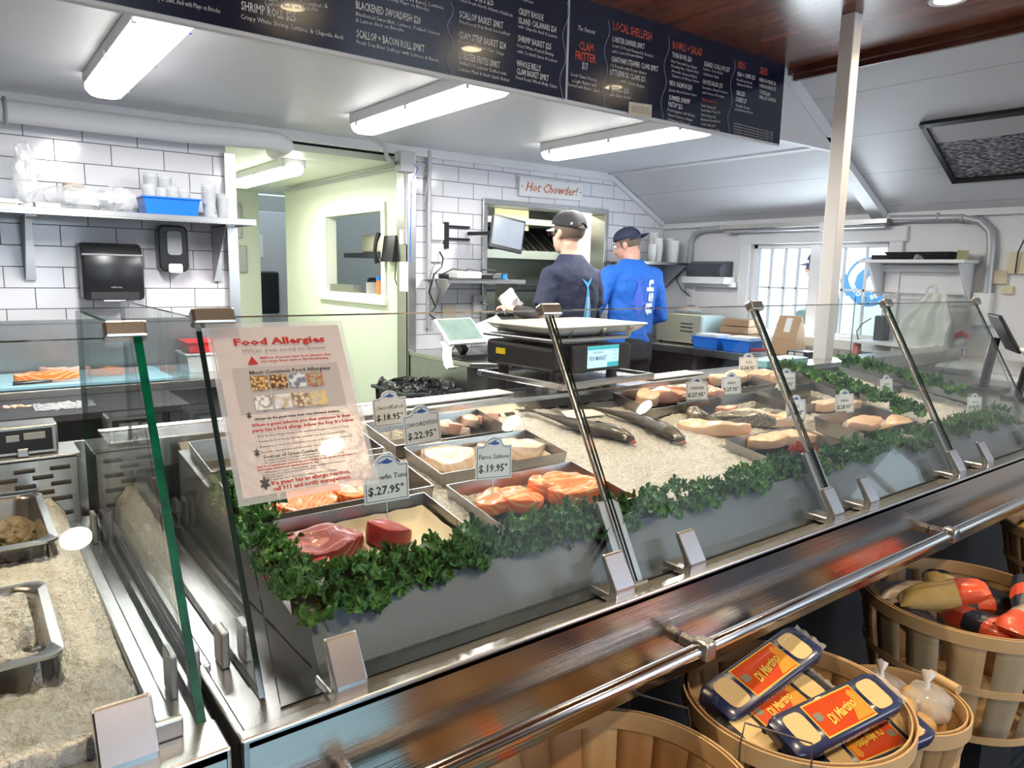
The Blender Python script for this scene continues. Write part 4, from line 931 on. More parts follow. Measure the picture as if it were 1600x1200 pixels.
def rings(q,L,n=28):
    """stack of ellipses: (centre, rx, ry) joined into one closed volume"""
    prev=None
    for c,rx,ry in L:
        r=q.ring([Vector(c)+Vector((math.cos(2*PI*k/n)*rx,math.sin(2*PI*k/n)*ry,0)) for k in range(n)])
        if prev: q.bridge(prev,r)
        else: q.cap(r,True)
        prev=r
    q.cap(prev)
def hand(q,w,d,side,curl=.6):
    """palm, four unequal bent fingers and a side thumb; w wrist, d direction"""
    d=d.normalized(); s=d.cross(Vector((0,0,1))).normalized()*side; n=s.cross(d)*side
    q.tube([w-d*.02,w+d*.03,w+d*.08],[.024,.034,.036],12,flat=.55)
    for k,(o,l) in enumerate(((-.030,.062),(-.010,.074),(.010,.070),(.030,.054))):
        b=w+d*.075+s*o; m1=b+(d*math.cos(curl*.5)-n*math.sin(curl*.5))*l*.45; m2=m1+(d*math.cos(curl*1.4)-n*math.sin(curl*1.4))*l*.32; m3=m2+(d*math.cos(curl*2)-n*math.sin(curl*2))*l*.23
        q.tube([b-d*.02,b,m1,m2,m3],[.010,.0098,.0092,.0085,.0065],10)
    b=w+d*.02-s*.030; m1=b+(d*.6-s*.8).normalized()*.035; m2=m1+(d*.9-s*.2-n*.3).normalized()*.030; q.tube([b+s*.01,b,m1,m2],[.012,.0125,.0105,.008],10)
def person(label,loc,rz,skin,shirt,capm,build=1.0,head_rz=0,bow=.15,backcap=False,sleeve_to=.55,under=None,elb=None,wr=None,H=1.74):
    t=thing('person',label,'person',loc,None,rz); k=H/1.74
    sh=1.465*k; nk=1.525*k; hc=Vector((0,.035+bow*.12,1.635*k-bow*.05))
    Rh=Matrix.Translation(hc)@Matrix.Rotation(head_rz,4,'Z')@Matrix.Rotation(-bow,4,'X')
    hp=lambda x,y,z:Rh@Vector((x,y,z))
    b=build
    SH=[Vector((s*.180*b,0,sh-.062)) for s in (-1,1)]
    EL=[Vector(e) for e in elb]; WR=[Vector(e) for e in wr]
    q=B()
    q.ball(hp(0,-.015,.028),1,20,(.077,.097,.090),Rh.to_3x3()); q.ball(hp(0,.018,-.045),1,16,(.060,.078,.070),Rh.to_3x3()); q.ball(hp(0,.055,-.085),1,12,(.034,.032,.026),Rh.to_3x3())
    q.ball(hp(0,.098,-.025),1,10,(.013,.020,.024),Rh.to_3x3()); q.ball(hp(0,.088,-.068),1,10,(.026,.010,.011),Rh.to_3x3())
    for s in (-1,1): q.ball(hp(s*.077,-.005,-.012),1,12,(.009,.018,.031),Rh.to_3x3()@Matrix.Rotation(.25,3,'X'))
    q.tube([Vector((0,.0,nk-.07)),Vector((0,.015,nk+.01)),hp(0,-.02,-.06)],[.062*b,.056*b,.060*b],18)
    rings(q,[((0,0,.82*k),.15*b,.10),((0,0,1.05*k),.135*b,.095),((0,0,1.28*k),.155*b,.105),((0,-.005,sh-.09),.13*b,.080),((0,0,nk-.05),.06*b,.055)])
    for i in (0,1):
        q.tube([SH[i].lerp(EL[i],.12),SH[i].lerp(EL[i],.5),EL[i],EL[i].lerp(WR[i],.35),WR[i]],[.050*b,.044*b,.038*b,.036*b,.024],14)
        hand(q,WR[i],WR[i]-EL[i],(-1,1)[i])
    for s in (-1,1): q.tube([Vector((s*.09,0,.9*k)),Vector((s*.10,.01,.48*k)),Vector((s*.10,-.01,.09)),],[.085,.052,.038],14)
    o=q.done('body',skin,t,local=True); bag_remesh(o,.0065,3); 
    for s in (-1,1):
        q=B(); q.ball(hp(s*.031,.083,.005),.0115,10); e=q.done('eye',M['wplastic'],t,local=True,smooth=True); q=B(); q.ball(hp(s*.031,.0915,.004),.0055,8); q.done('iris',M['hair'],e,local=True)
        q=B(); q.tube([hp(s*.015,.094,.026),hp(s*.033,.092,.030),hp(s*.050,.080,.025)],.0035,6); q.done('eyebrow',M['hair'],t,local=True)
    # hair: close-cropped shell
    q=B()
    def f(u,v):
        a=PI*2*v; th=PI*(.30+.42*u); p=Vector((math.sin(th)*math.cos(a)*.0785,math.sin(th)*math.sin(a)*.0985-.016,math.cos(th)*.092+.026))
        if p.y>.035: p.z=max(p.z,.035)
        return hp(*p)
    q.grid(f,14,40,closed_v=True); q.done('hair',M['hair'],t,local=True,smooth='all')
    # cap
    q=B(); rot=PI if backcap else 0
    def cf(u,v):
        a=2*PI*v+rot; th=PI*.5*u; r=1+.02*math.cos(6*a)
        p=Vector((math.sin(th)**.8*math.cos(a)*.087*r,math.sin(th)**.8*math.sin(a)*.107*r-.014,math.cos(th)*.085+.040))
        d=.5-.5*math.sin(a-rot)*(-1 if backcap else 1)  # 1 at back
        if u>.85 and not backcap and p.y<-.07 and abs(p.x)<.035: p.z+=(u-.85)/.15*.034*(1-(p.x/.035)**2)
        p.z-=.018*(u**2)*(-p.y/.1)*(1 if not backcap else .4)
        return hp(*p)
    q.grid(cf,16,64,closed_v=True); q.ball(hp(0,-.014,.127),.007,8); cp=q.done('cap',capm,t,local=True,smooth='all',solid=.003)
    q=B(); sg=-1 if backcap else 1
    def bf(u,v):
        a=PI*(.12+.76*v); r=1+.62*u*math.sin(PI*v)**.5
        y=math.sin(a)*.104*r*sg-.014; x=math.cos(a)*.086*(1+.06*u)
        return hp(x,y,.033-.020*(x/.086)**2*0-.012*u+ (-.016*(x/.09)**2)+(.012 if backcap else 0))
    q.grid(bf,8,24); q.done('cap_brim',M['capn'] if backcap else M['lgrey'] if capm==M['capk'] else capm,cp,local=True,smooth='all',solid=.004)
    if not backcap:
        q=B(); q.tube([hp(-.04,-.112,.022),hp(0,-.124,.018),hp(.04,-.112,.022)],.006,8,flat=.5); q.done('cap_strap',capm,cp,local=True)
        q=B(); q.box(hp(-.062,-.088,.045),(.012,.004,.013),Matrix.Rotation(-.6,3,'Z')); q.done('cap_badge',M['lgrey'],cp,local=True)
        q=B(); q.tube([hp(-.078,-.01,.004),hp(-.076,.05,.010),hp(-.058,.092,.010),hp(-.006,.104,.006)],.0022,6); q.tube([hp(.078,-.01,.004),hp(.076,.05,.010),hp(.058,.092,.010),hp(.006,.104,.006)],.0022,6)
        for s in (-1,1): q.box(hp(s*.032,.101,.003),(.046,.003,.034),(Rh.to_3x3()))
        q.done('glasses',M['black'],t,local=True)
    # shirt
    q=B()
    rings(q,[((0,0,.90*k),.178*b,.135),((0,0,.98*k),.172*b,.130),((0,-.005,1.12*k),.170*b,.128),((0,-.008,1.28*k),.186*b,.134),((0,-.012,1.38*k),.186*b,.120),((0,-.005,sh-.02),.158*b,.100),((0,.0,sh+.018),.105*b,.080),((0,.006,nk-.008),.074*b,.066)])
    for i in (0,1):
        E=EL[i]; W=WR[i]
        if sleeve_to<1: e=SH[i].lerp(E,sleeve_to*1.25); q.tube([SH[i]+Vector(((.05,-.05)[i],0,.0)),SH[i],SH[i].lerp(e,.5),e],[.07*b,.070*b,.072*b,.078*b],16)
        else: q.tube([SH[i]+Vector(((.05,-.05)[i],0,.0)),SH[i],SH[i].lerp(E,.5),E,E.lerp(W,.45),E.lerp(W,.80)],[.07*b,.070*b,.068*b,.062*b,.056*b,.045*b],16)
    o=q.done('shirt',shirt,t,local=True); bag_remesh(o,.011,6)
    for v in o.data.vertices:
        c=v.co; n=noise.noise(Vector((c.x*7,c.y*7,c.z*3.5)))*.009+math.sin(c.z*38+c.x*26+noise.noise(c*6)*4)*.0028*(1 if abs(c.x)>.15 or c.z<1.05 else .35)
        c+=v.normal*n
    if under:
        for i in (0,1):
            q=B(); q.tube([SH[i].lerp(EL[i],.5),EL[i],EL[i].lerp(WR[i],.45),EL[i].lerp(WR[i],.9)],[.052*b,.046*b,.043*b,.031],14); q.done('undersleeve',under,t,local=True,smooth='all')
    q=B(); rings(q,[((0,0,.78*k),.185*b,.14),((0,0,.88*k),.180*b,.14),((0,0,1.0*k),.165*b,.125)])
    for s in (-1,1): q.tube([Vector((s*.09,0,.80*k)),Vector((s*.105,.01,.48*k)),Vector((s*.105,0,.10))],[.105,.080,.066],16)
    o=q.done('trousers',M['trous'],t,local=True); bag_remesh(o,.014,5)
    for s in (-1,1):
        q=B(); q.ball((s*.105,.055,.045),1,14,(.050,.140,.050))
        for v in q.bm.verts: v.co.z=max(v.co.z,.002)
        q.done('shoe',M['blackm'],t,local=True,smooth='all')
    return t
def back_print(p,lines,mm,name,lift=.004):
    """lay flat lettering/shapes on the shirt back by projecting onto it"""
    sh=[o for o in COL.objects if o.parent==p and o.name.startswith('shirt')][0]
    dg=bpy.context.evaluated_depsgraph_get(); dg.update()
    from mathutils.bvhtree import BVHTree
    bv=BVHTree.FromPolygons([v.co.copy() for v in sh.data.vertices],[tuple(f.vertices) for f in sh.data.polygons])
    q=B(); q.nonorm=True; lines(q); bmesh.ops.subdivide_edges(q.bm,edges=[e for e in q.bm.edges if e.calc_length()>.02],cuts=3,use_grid_fill=True)
    bmesh.ops.triangulate(q.bm,faces=q.bm.faces)
    for v in q.bm.verts:
        h=bv.ray_cast(Vector((v.co.x,-1,v.co.z)),Vector((0,1,0)))
        if h[0]: v.co=h[0]+Vector((0,-lift,0))
    return q.done(name,mm,p,local=True)
def fishshape(q,cx,z0,z1,w):
    """tuna seen head down, tail up"""
    prof=[(0,.05),(.06,.3),(.2,.72),(.35,1),(.5,.9),(.65,.62),(.8,.3),(.88,.14)]
    L=[(cx-w*r,0,z0+(z1-z0)*s) for s,r in prof]; Rr=[(cx+w*r,0,z0+(z1-z0)*s) for s,r in prof]
    a=q.ring(L); b=q.ring(Rr); q.bridge(a,b,False)
    H=z1-z0
    q.quad([(cx-w*.15,0,z0+.87*H),(cx-w*1.3,0,z1),(cx,0,z0+.94*H),(cx+w*.15,0,z0+.87*H)]); q.quad([(cx+w*.15,0,z0+.87*H),(cx,0,z0+.94*H),(cx+w*1.3,0,z1+.01),(cx+w*.15,0,z0+.87*H)][:3])
    q.quad([(cx-w*.95,0,z0+.42*H),(cx-w*1.9,0,z0+.30*H),(cx-w*.9,0,z0+.30*H)]); q.quad([(cx+w*.95,0,z0+.42*H),(cx+w*1.9,0,z0+.30*H),(cx+w*.9,0,z0+.30*H)])
M['printl']=mat('light_blue_print',(.10,.42,.78),.6); M['printw']=mat('white_print',(.80,.84,.88),.6); M['printv']=mat('violet_blue_print',(.06,.12,.62),.6); M['printp']=mat('pale_print',(.55,.68,.85),.6)
p1=person('person in navy T-shirt with blue fish down the back, dark cap, holding paper',(2.79,3.12,0),R_(3),M['skin_p'],M['tee'],M['capk'],.90,R_(2),.02,False,.60,M['sleeve'],
   elb=[(-.225,-.01,1.20),(.225,.02,1.20)],wr=[(-.240,.21,1.235),(.16,.25,1.12)],H=1.78)
back_print(p1,lambda q:fishshape(q,.0,1.05,1.42,.030),M['printl'],'fish_print')
back_print(p1,lambda q:q.box((0,0,1.22),(.016,.001,.20)),M['printp'],'fish_print_highlight',.006)
w_=Vector((2.555,3.36,1.232))
t=thing('crumpled_paper','white crumpled paper held up in the hand of the person in navy','paper',w_,None)
q=B(); 
def f(u,v): return w_+Vector(((u-.5)*.15,(v-.5)*.06+.02*math.sin(u*9),.03+(v-.5)*.11+.02*math.sin(u*7+v*4)))+noise.noise_vector(Vector((u*4,v*4,2)))*.03
q.grid(f,16,12); q.done('sheet',M['paper'],t,smooth=30)
p2=person('person in royal blue long-sleeved top printed fish, navy cap backwards, head bowed',(4.05,3.85,0),R_(-8),M['skin_q'],M['royal'],M['capn'],1.12,R_(34),.30,True,1.0,None,
   elb=[(-.33,.02,1.16),(.33,.03,1.13)],wr=[(-.16,.27,1.05),(.14,.29,1.04)],H=1.79)
back_print(p2,lambda q:fishshape(q,-.03,1.14,1.42,.042),M['printv'],'fish_print')
def fl(q): glyphs(q,'fish',Vector((.112,0,1.15)),(0,0,1),(-1,0,0),.072,width=.26,bold=.03,res=3)
back_print(p2,fl,M['printw'],'lettering')
def fl2(q): glyphs(q,'SOUTH COAST',Vector((.040,0,1.17)),(0,0,1),(-1,0,0),.016,width=.22,res=2)
back_print(p2,fl2,M['printv'],'small_lettering')
q=B(); q.nonorm=True
# ================================================================ tiled wall at the left: duct, shelf, dispensers
def tb(name,label,cat,path,r,m,n=12,g=None,smooth=True): q=B(); q.tube(path,r,n); return tag(q.done(name,m,smooth=smooth),label,cat,g)
t=thing('insulated_pipe','thick white insulated pipe running along the top of the tiled wall','pipe',(0.5,4.22,2.14))
q=B(); q.tube([(-2,4.24,2.14),(.3,4.24,2.14),(1.0,4.24,2.14),(1.52,4.24,2.155),(1.585,4.30,2.15),(1.60,4.5,2.14)],.052,20); q.done('pipe_body',M['white'],t,smooth=True)
q=B(); q.tube([(.245+a*0,4.24+.058*math.cos(a),2.14+.058*math.sin(a)) for a in [R_(90+i*20) for i in range(10)]],.008,8); q.done('pipe_strap',M['grey'],t)
q=B(); q.bb((1.30,4.37,2.20),(1.305,4.38,2.25)); tag(q.done('bolt',M['grey']),'small bolt in the ceiling trim above the white pipe','bolt')
q=B(); q.bb((1.265,4.372,.0),(1.325,4.40,2.08)); q.bb((1.262,4.36,.9),(1.268,4.5,2.08)); struct(q.done('trim_9',M['steel'],bevel=.002))
q=B(); q.bb((2.44,4.372,0),(2.50,4.40,2.22)); q.bb((2.44,4.38,0),(2.455,4.53,2.22)); struct(q.done('trim_10',M['steel'],bevel=.002))
t=thing('wall_shelf','steel shelf on two brackets on the tiled wall above the towel dispenser','shelf',(.2,4.2,1.69))
q=B(); q.bb((-1.6,4.06,1.694),(1.33,4.39,1.70)); q.bb((-1.6,4.06,1.668),(1.33,4.066,1.70)); q.bb((-1.6,4.385,1.70),(1.33,4.39,1.74)); q.bb((1.324,4.06,1.668),(1.33,4.39,1.70)); q.done('shelf_top',M['steel'],t,bevel=.002)
for x in (.30,1.20):
    q=B(); q.prism([(x-.018,4.385,1.36),(x-.018,4.385,1.665),(x-.018,4.10,1.665)],(.003,0,0)); q.bb((x-.018,4.38,1.36),(x+.028,4.388,1.665)); q.bb((x-.018,4.10,1.66),(x+.028,4.38,1.668)); br=q.done('bracket',M['steelv'],t)
t=thing('towel_dispenser','large black paper towel dispenser on the white tiled wall','towel dispenser',(.65,4.39,1.28))
q=B(); rr=[]
for x,s in ((.512,.94),(.53,1),(.776,1),(.794,.94)):
    pr_=[(4.395,1.262),(4.25,1.262),(4.235,1.29),(4.225,1.42),(4.235,1.49),(4.262,1.538),(4.30,1.553),(4.395,1.553)]
    rr.append(q.ring([(x,4.395+(y-4.395)*s,1.41+(z-1.41)*s) for y,z in pr_]))
for a,b in zip(rr,rr[1:]): q.bridge(a,b)
q.cap(rr[0]); q.cap(rr[-1]); q.done('dispenser_cover',M['black'],t,smooth=35,bevel=.004)
q=B(); q.tube([(.515,4.240,1.492),(.792,4.240,1.492)],.009,8,flat=.6); q.done('cover_ridge',M['chrome'] if 0 else M['grey'],t,smooth=True)
q=B(); q.bb((.545,4.232,1.268),(.765,4.245,1.305)); q.done('paper_slot',M['blackm'],t); q=B(); q.bb((.60,4.235,1.257),(.70,4.26,1.264)); q.done('tear_bar',M['lgrey'],t)
q=B(); fit(q,'enMotion',(.635,4.2245,1.325),(.685,4.2245,1.325),(0,0,1),.010); q.done('lettering',M['grey'],t)
t=thing('soap_dispenser','black soap dispenser with grey window and white push lever, under the shelf','soap dispenser',(.96,4.39,1.41))
def rbox(q,x0,x1,y0,y1,z0,z1,r=.02):
    n=5; P=[]
    for cx,cz,a in ((x1-r,z1-r,0),(x0+r,z1-r,90),(x0+r,z0+r,180),(x1-r,z0+r,270)):
        for k in range(n+1): b=R_(a+90*k/n); P.append((cx+r*math.cos(b),cz+r*math.sin(b)))
    q.prism([(x,y0,z) for x,z in P],(0,y1-y0,0))
q=B(); rbox(q,.885,1.035,4.30,4.395,1.41,1.66,.035); q.done('dispenser_body',M['black'],t,bevel=.01,seg=3)
q=B(); rbox(q,.925,1.00,4.29,4.31,1.50,1.63,.02); q.done('window',M['grey'],t,bevel=.003)
q=B(); rbox(q,.927,.998,4.285,4.31,1.405,1.455,.012); q.done('push_lever',M['wplastic'],t,bevel=.003)
# goods on the shelf
t=thing('storage_bin','small blue plastic bin standing on the steel wall shelf','bin',(.92,4.2,1.70))
q=B(); 
def tub(q,x0,x1,y0,y1,z0,z1,tp=.012,th=.003,rim=.008):
    o=[q.ring([(a,b,z) for a,b in ((x0+s,y0+s),(x1-s,y0+s),(x1-s,y1-s),(x0+s,y1-s))]) for z,s in ((z0,tp),(z1-rim,0),(z1-rim,-rim),(z1,-rim),(z1,th),(z0+th,tp+th))]
    for a,b in zip(o,o[1:]): q.bridge(a,b)
    q.cap(o[0],True); q.cap(o[-1])
tub(q,.79,1.06,4.12,4.30,1.701,1.792); q.done('bin_body',M['blue'],t,bevel=.002)
M['cupc']=plastic_clear('clear_cup_plastic',mixw=.22,rough=.05)
def cup(name,label,loc,r0,r1,h,m,g,n=22,rim=.003,cat='cup'):
    q=B(); q.lathe([(0.0001,.001),(r0,0),(r1,h),(r1+rim,h),(r1+rim,h-.003),(r1-.001,h-.002),(r0-.0015,.004)],loc,n=n); o=q.done(name,m,smooth=30)
    return tag(o,label,cat,g)
def cupstack(x,y,z,n,r0,r1,h,step,m,label,g,up_=True):
    c0=None
    for k in range(n):
        if c0 is None:
            q=B(); s=-1 if not up_ else 1
            pr_=[(0.0001,.001),(r0,0),(r1,h),(r1+.003,h),(r1+.003,h-.003),(r1-.001,h-.002),(r0-.0015,.004)]
            if not up_: pr_=[(r,h-zz) for r,zz in pr_]
            q.lathe(pr_,n=20); c0=q.done('cup',m,smooth=30); c=c0
        else: c=c0.copy(); COL.objects.link(c)
        c.location=(x,y,z+k*step); tag(c,label,'cup',g)
for i,(x,h,n) in enumerate(((.835,1.0,5),(.89,.85,4),(.945,.9,5),(1.0,.7,4))):
    cupstack(x,4.21,1.708,n,.026,.034,.10,.012,M['cupc'],'clear plastic cup nested in the small blue bin','clear cups in the blue bin')
cupstack(.86,4.29,1.80,3,.028,.036,.10,.010,M['cupc'],'clear plastic cup in a stack standing tall behind the blue bin','clear cups behind the blue bin')
cupstack(.93,4.30,1.80,2,.028,.036,.10,.010,M['cupc'],'clear plastic cup in a lower stack behind the blue bin','clear cups behind the blue bin, lower')
cupstack(1.12,4.18,1.701,6,.028,.036,.11,.013,M['cupc'],'clear plastic cup in the stack at the right end of the steel wall shelf','clear cups at the shelf end')
cupstack(1.20,4.22,1.701,4,.028,.036,.10,.012,M['cupc'],'clear plastic cup in the last short stack before the shelf end','clear cups at the very end')
def bag(name,label,c,sc,m,seed,cat='plastic bag',g=None,parent=None):
    q=B(); q.ball(c,1,26,sc)
    for v in q.bm.verts: v.co+=noise.noise_vector((v.co+Vector((seed,0,0)))*22)*.018+noise.noise_vector((v.co+Vector((seed,0,0)))*60)*.006
    o=q.done(name,m,parent,smooth=25); return tag(o,label,cat,g) if not parent else o
bag('plastic_bag','tall clear plastic sleeve of lids standing at the left on the steel shelf',(.30,4.2,1.86),(.055,.05,.155),M['film'],1)
bag('plastic_bag','clear plastic bag of cup lids lying in the middle of the steel shelf',(.50,4.2,1.76),(.14,.08,.06),M['film'],2)
bag('plastic_bag','clear plastic bag of lids heaped beside the blue bin',(.68,4.2,1.765),(.09,.08,.062),M['film'],3)
M['tan']=mat('tan_cups',(.62,.52,.44),.4)
for k in range(5):
    q=B(); q.lathe([(.001,0),(.045,0),(.047,.006),(.001,.008)],(.50,4.24,1.80+.007*k),n=22); tag(q.done('paper_dish',M['tan'],smooth=30),'tan shallow dish in the small stack seen through plastic on the shelf','dish','tan dishes on the shelf')
q=B(); 
for k,(z,dx) in enumerate(((1.701,0),(1.712,.01),(1.722,-.008))):
    q=B(); q.box((.13+dx,4.18,z+.005),(.26,.2,.008),.05*k); tag(q.done('paper_stack',M['paper'] if k else M['parch']),('thin stack of cream paper lying lowest at the left shelf end','white paper sheets on the cream ones at the left shelf end','top white paper sheets at the left shelf end')[k],'paper')
q=B(); q.box((.37,4.10,1.712),(.10,.06,.02),.1); tag(q.done('paper_pad',M['wplastic'],bevel=.002),'small white pad on the shelf edge left of the cup lids','pad')
# ---- work counter at the left back wall
t=thing('work_counter','stainless work counter with backsplash along the tiled wall','counter',(0,4.1,0))
q=B(); q.bb((-1.8,3.81,.86),(1.22,4.36,.885)); q.bb((-1.8,3.80,.84),(1.22,3.815,.885)); q.done('counter_top',M['steel'],t,bevel=.003)
q=B(); q.bb((-1.8,4.34,.885),(1.26,4.36,1.155)); q.bb((-1.8,4.33,1.145),(1.26,4.37,1.16)); q.done('backsplash',M['steelv'],t)
q=B(); q.bb((-1.8,3.86,.05),(1.2,4.3,.84)); q.done('cabinet',M['dgrey'],t)
M['cutb']=mat('pale_blue_cutting_board',(.30,.58,.72),.35,noise_=(8,.4,(.40,.64,.74)))
q=B(); q.bb((-.9,3.83,.886),(.82,4.30,.905)); tag(q.done('cutting_board',M['cutb'],bevel=.004),'long pale blue cutting board with salmon sides on the back counter','cutting board')
def bfil(lb,x,y,L,W,rz,m): 
    q=filletmesh(L,W,.035,int(x*50)+3,.9,.4); o=q.done('salmon_fillet',m,smooth='all'); o.location=(x,y,.9055); o.rotation_euler=(0,0,rz); tag(o,lb,'salmon','salmon on the cutting board')
bfil('orange salmon side on the cutting board nearest the knife handle',.33,4.0,.30,.11,.12,M['salm']); bfil('smaller orange salmon side lying behind on the cutting board',.40,4.17,.22,.09,-.1,M['pink']); bfil('orange salmon side at the right on the cutting board',.60,4.02,.24,.08,.05,M['salm'])
t=thing('knife','knife with a long black handle on the near edge of the cutting board','knife',(.25,3.80,.91))
q=B(); q.tube([(.17,3.87,.914),(.24,3.87,.916),(.32,3.885,.914)],[.010,.012,.009],10,flat=.7); q.done('handle',M['black'],t,smooth=True); q=B(); q.prism([(.32,3.875,.912),(.55,3.92,.912),(.32,3.905,.912)],(0,0,.002)); q.done('blade',M['chrome'],t)
t=thing('red_tub','red plastic tub standing on the back counter beneath the wall end','tub',(1.03,4.15,.885)); q=B(); tub(q,.95,1.13,4.05,4.25,.99,1.05); q.done('tub_body',mat('red_plastic',(.72,.03,.04),.35),t)
q=B(); tub(q,.94,1.14,4.04,4.26,.886,.988); tag(q.done('white_tub',M['wplastic']),'white tub carrying the red tub on the back counter','tub')
t=thing('prep_table','dark wet prep table with scraps between cutting board and oyster case','table',(0,3.3,0)); M['slate']=mat('dark_prep_top',(.045,.045,.052),.6,noise_=(14,.6,(.08,.078,.085)),spec=.2)
q=B(); q.bb((-1.8,3.34,.82),(.78,3.79,.85)); q.done('table_top',M['slate'],t,bevel=.003)
for x in (-1.5,.72):
    for y in (3.38,3.74): q=B(); q.bb((x-.02,y-.02,0),(x+.02,y+.02,.82)); q.done('leg',M['steelv'],t)
q=B(); q.bb((-1.7,3.38,.25),(.7,3.74,.27)); q.done('undershelf',M['steelv'],t)
for i in range(7):
    q=filletmesh(.03,.018,.008,i+3); o=q.done('fish_scrap',M['cream_f'],smooth='all'); o.location=(.13+(i%4)*.025,3.60+(i//4)*.03,.85); o.rotation_euler=(0,0,i*1.3); tag(o,'small pale scrap on the dark prep table','scrap','scraps on the prep table')
q=B()
def f(u,v): return Vector((.22+u*.22,3.45+v*.16,.853+.012*abs(noise.noise(Vector((u*6,v*6,1))))+.006*noise.noise(Vector((u*20,v*20,1)))))
q.grid(f,40,30); tag(q.done('plastic_sheet',M['film'],smooth=30),'crinkled clear plastic sheet on the dark prep table','plastic sheet')
# ================================================================ passage beyond the opening
q=B(); X_=2.47
for a,b in (((X_,D+.12,0),(X_+.08,4.80,2.2)),((X_,5.78,0),(X_+.08,6.72,2.2)),((X_,4.80,0),(X_+.08,5.78,1.26)),((X_,4.80,1.86),(X_+.08,5.78,2.2))): q.bb(a,b)
struct(q.done('wall_passage_right',M['cream']))
q=B()
for a,b in (((X_-.015,4.74,1.255),(X_-.001,4.80,1.86)),((X_-.015,5.78,1.255),(X_-.001,5.92,1.86)),((X_-.015,4.74,1.86),(X_,5.92,1.92)),((X_-.03,4.73,1.19),(X_+.09,5.93,1.255))): q.bb(a,b)
struct(q.done('trim_11',M['cream'],bevel=.002))
q=B(); q.bb((1.2,7.30,0),(2.42,7.38,2.2)); q.bb((2.50,7.30,0),(3.8,7.38,.2)); struct(q.done('wall_passage_end',M['cream']))
q=B(); q.bb((1.0,D+.12,2.16),(4.33,7.4,2.2)); struct(q.done('ceiling_passage',M['cream']))
q=B(); q.bb((1.15,D+.12,0),(1.2,7.4,2.2)); struct(q.done('wall_passage_left',M['cream']))
M['boxb']=mat('cardboard',(.42,.27,.15),.7,noise_=(20,.4,(.36,.22,.12)))
M['storegrey']=mat('grey_store_wall',(.30,.30,.27),.6)  # plain grey of the store wall
q=B(); q.bb((2.3,9.0,0),(6,9.1,2.3)); struct(q.done('wall_store',M['storegrey']))
# things in the store seen through the gap and through the window
t=thing('storage_cabinet','grey cabinet with a paper notice seen through the gap in the cream passage','cabinet',(2.75,8.3,0)); q=B(); q.bb((2.45,8.2,0),(3.3,8.6,2.05)); q.done('cabinet_body',M['lgrey'],t,bevel=.005); q=B(); q.bb((2.62,8.19,1.55),(2.75,8.2,1.80)); q.done('paper_notice',M['paper'],t)
t=thing('office_chair','black office chair seen through the gap in the cream passage','chair',(2.72,7.9,0)); q=B(); q.box((2.68,7.95,1.17),(.30,.07,.46)); q.done('backrest',M['black'],t,bevel=.03,seg=3); q=B(); q.box((2.70,7.75,.70),(.42,.42,.08)); q.done('seat',M['black'],t,bevel=.03,seg=3); q=B(); q.cyl((2.7,7.75,.1),(2.7,7.75,.66),.03); q.done('post',M['chrome'],t)
for k in range(5):
    q=B(); a=2*PI*k/5; q.tube([(2.7,7.75,.12),(2.7+.28*math.cos(a),7.75+.28*math.sin(a),.05)],.02,8); q.done('leg',M['chrome'],t)
t=thing('shelf_unit','shelf of pale folded linens seen through the window in the cream wall','shelf',(3.3,5.9,1.5))
q=B(); q.bb((2.85,5.6,1.545),(3.9,6.3,1.585)); q.done('shelf_board',M['dgrey'],t)
M['cloth']=mat('pale_linen',(.86,.82,.62),.8)
for k in range(9):
    q=B(); q.box((2.95+.11*k,5.85,1.665),(.095,.4,.15+.02*(k%3))); tag(q.done('folded_linen',M['cloth'],bevel=.02,seg=3),'pale folded linen in the row on the shelf behind the cream wall window','linen','linens on the shelf beyond the window')

t=thing('computer_chair','black high-backed chair seen low in the window of the cream wall','chair',(3.25,6.1,0)); q=B(); q.box((3.2,6.1,1.22),(.42,.06,.30)); q.done('backrest',M['black'],t,bevel=.02,seg=3); q=B(); q.box((3.2,5.9,.85),(.4,.4,.07)); q.done('seat',M['black'],t,bevel=.02); q=B(); q.cyl((3.2,5.95,0),(3.2,5.95,.85),.03); q.done('post',M['grey'],t)
t=thing('plastic_jar','clear jar standing in the window of the cream wall','jar',(2.52,5.05,1.26)); q=B(); q.lathe([(.001,.001),(.05,0),(.05,.09),(.001,.095)],(2.52,5.06,1.256),n=20); q.done('jar_body',M['clear'],t,smooth=30)
t=thing('shaker','orange shaker with blue lid in the window of the cream wall','shaker',(2.52,4.93,1.26)); q=B(); q.lathe([(.001,.001),(.032,0),(.032,.11),(.001,.11)],(2.52,4.93,1.256),n=18); q.done('shaker_body',mat('orange_spice',(.60,.22,.07),.5),t,smooth=30); q=B(); q.lathe([(.033,.11),(.033,.135),(.001,.14)],(2.52,4.93,1.256),n=18); q.done('lid',M['blue'],t,smooth=30)
q=B(); q.box((2.53,4.86,1.30),(.05,.045,.09)); tag(q.done('white_carton',M['wplastic']),'small white carton at the right corner of the cream wall window','carton')
q=B(); q.bb((2.475,5.30,1.256),(2.54,5.75,1.32)); tag(q.done('steel_box',M['steel']),'low steel box at the left corner of the cream wall window','box')
t=thing('door_latch','steel latch plates on the cream wall end at the left of the passage gap','latch',(2.2,7.29,1.6))
for a,b in (((370,318),(378,372)),((366,384),(386,426))): A=PY(*a,7.29); C_=PY(*b,7.29); q=B(); q.bb((A.x,7.27,C_.z),(C_.x,7.299,A.z)); q.done('latch_plate',M['steelv'],t,bevel=.004)
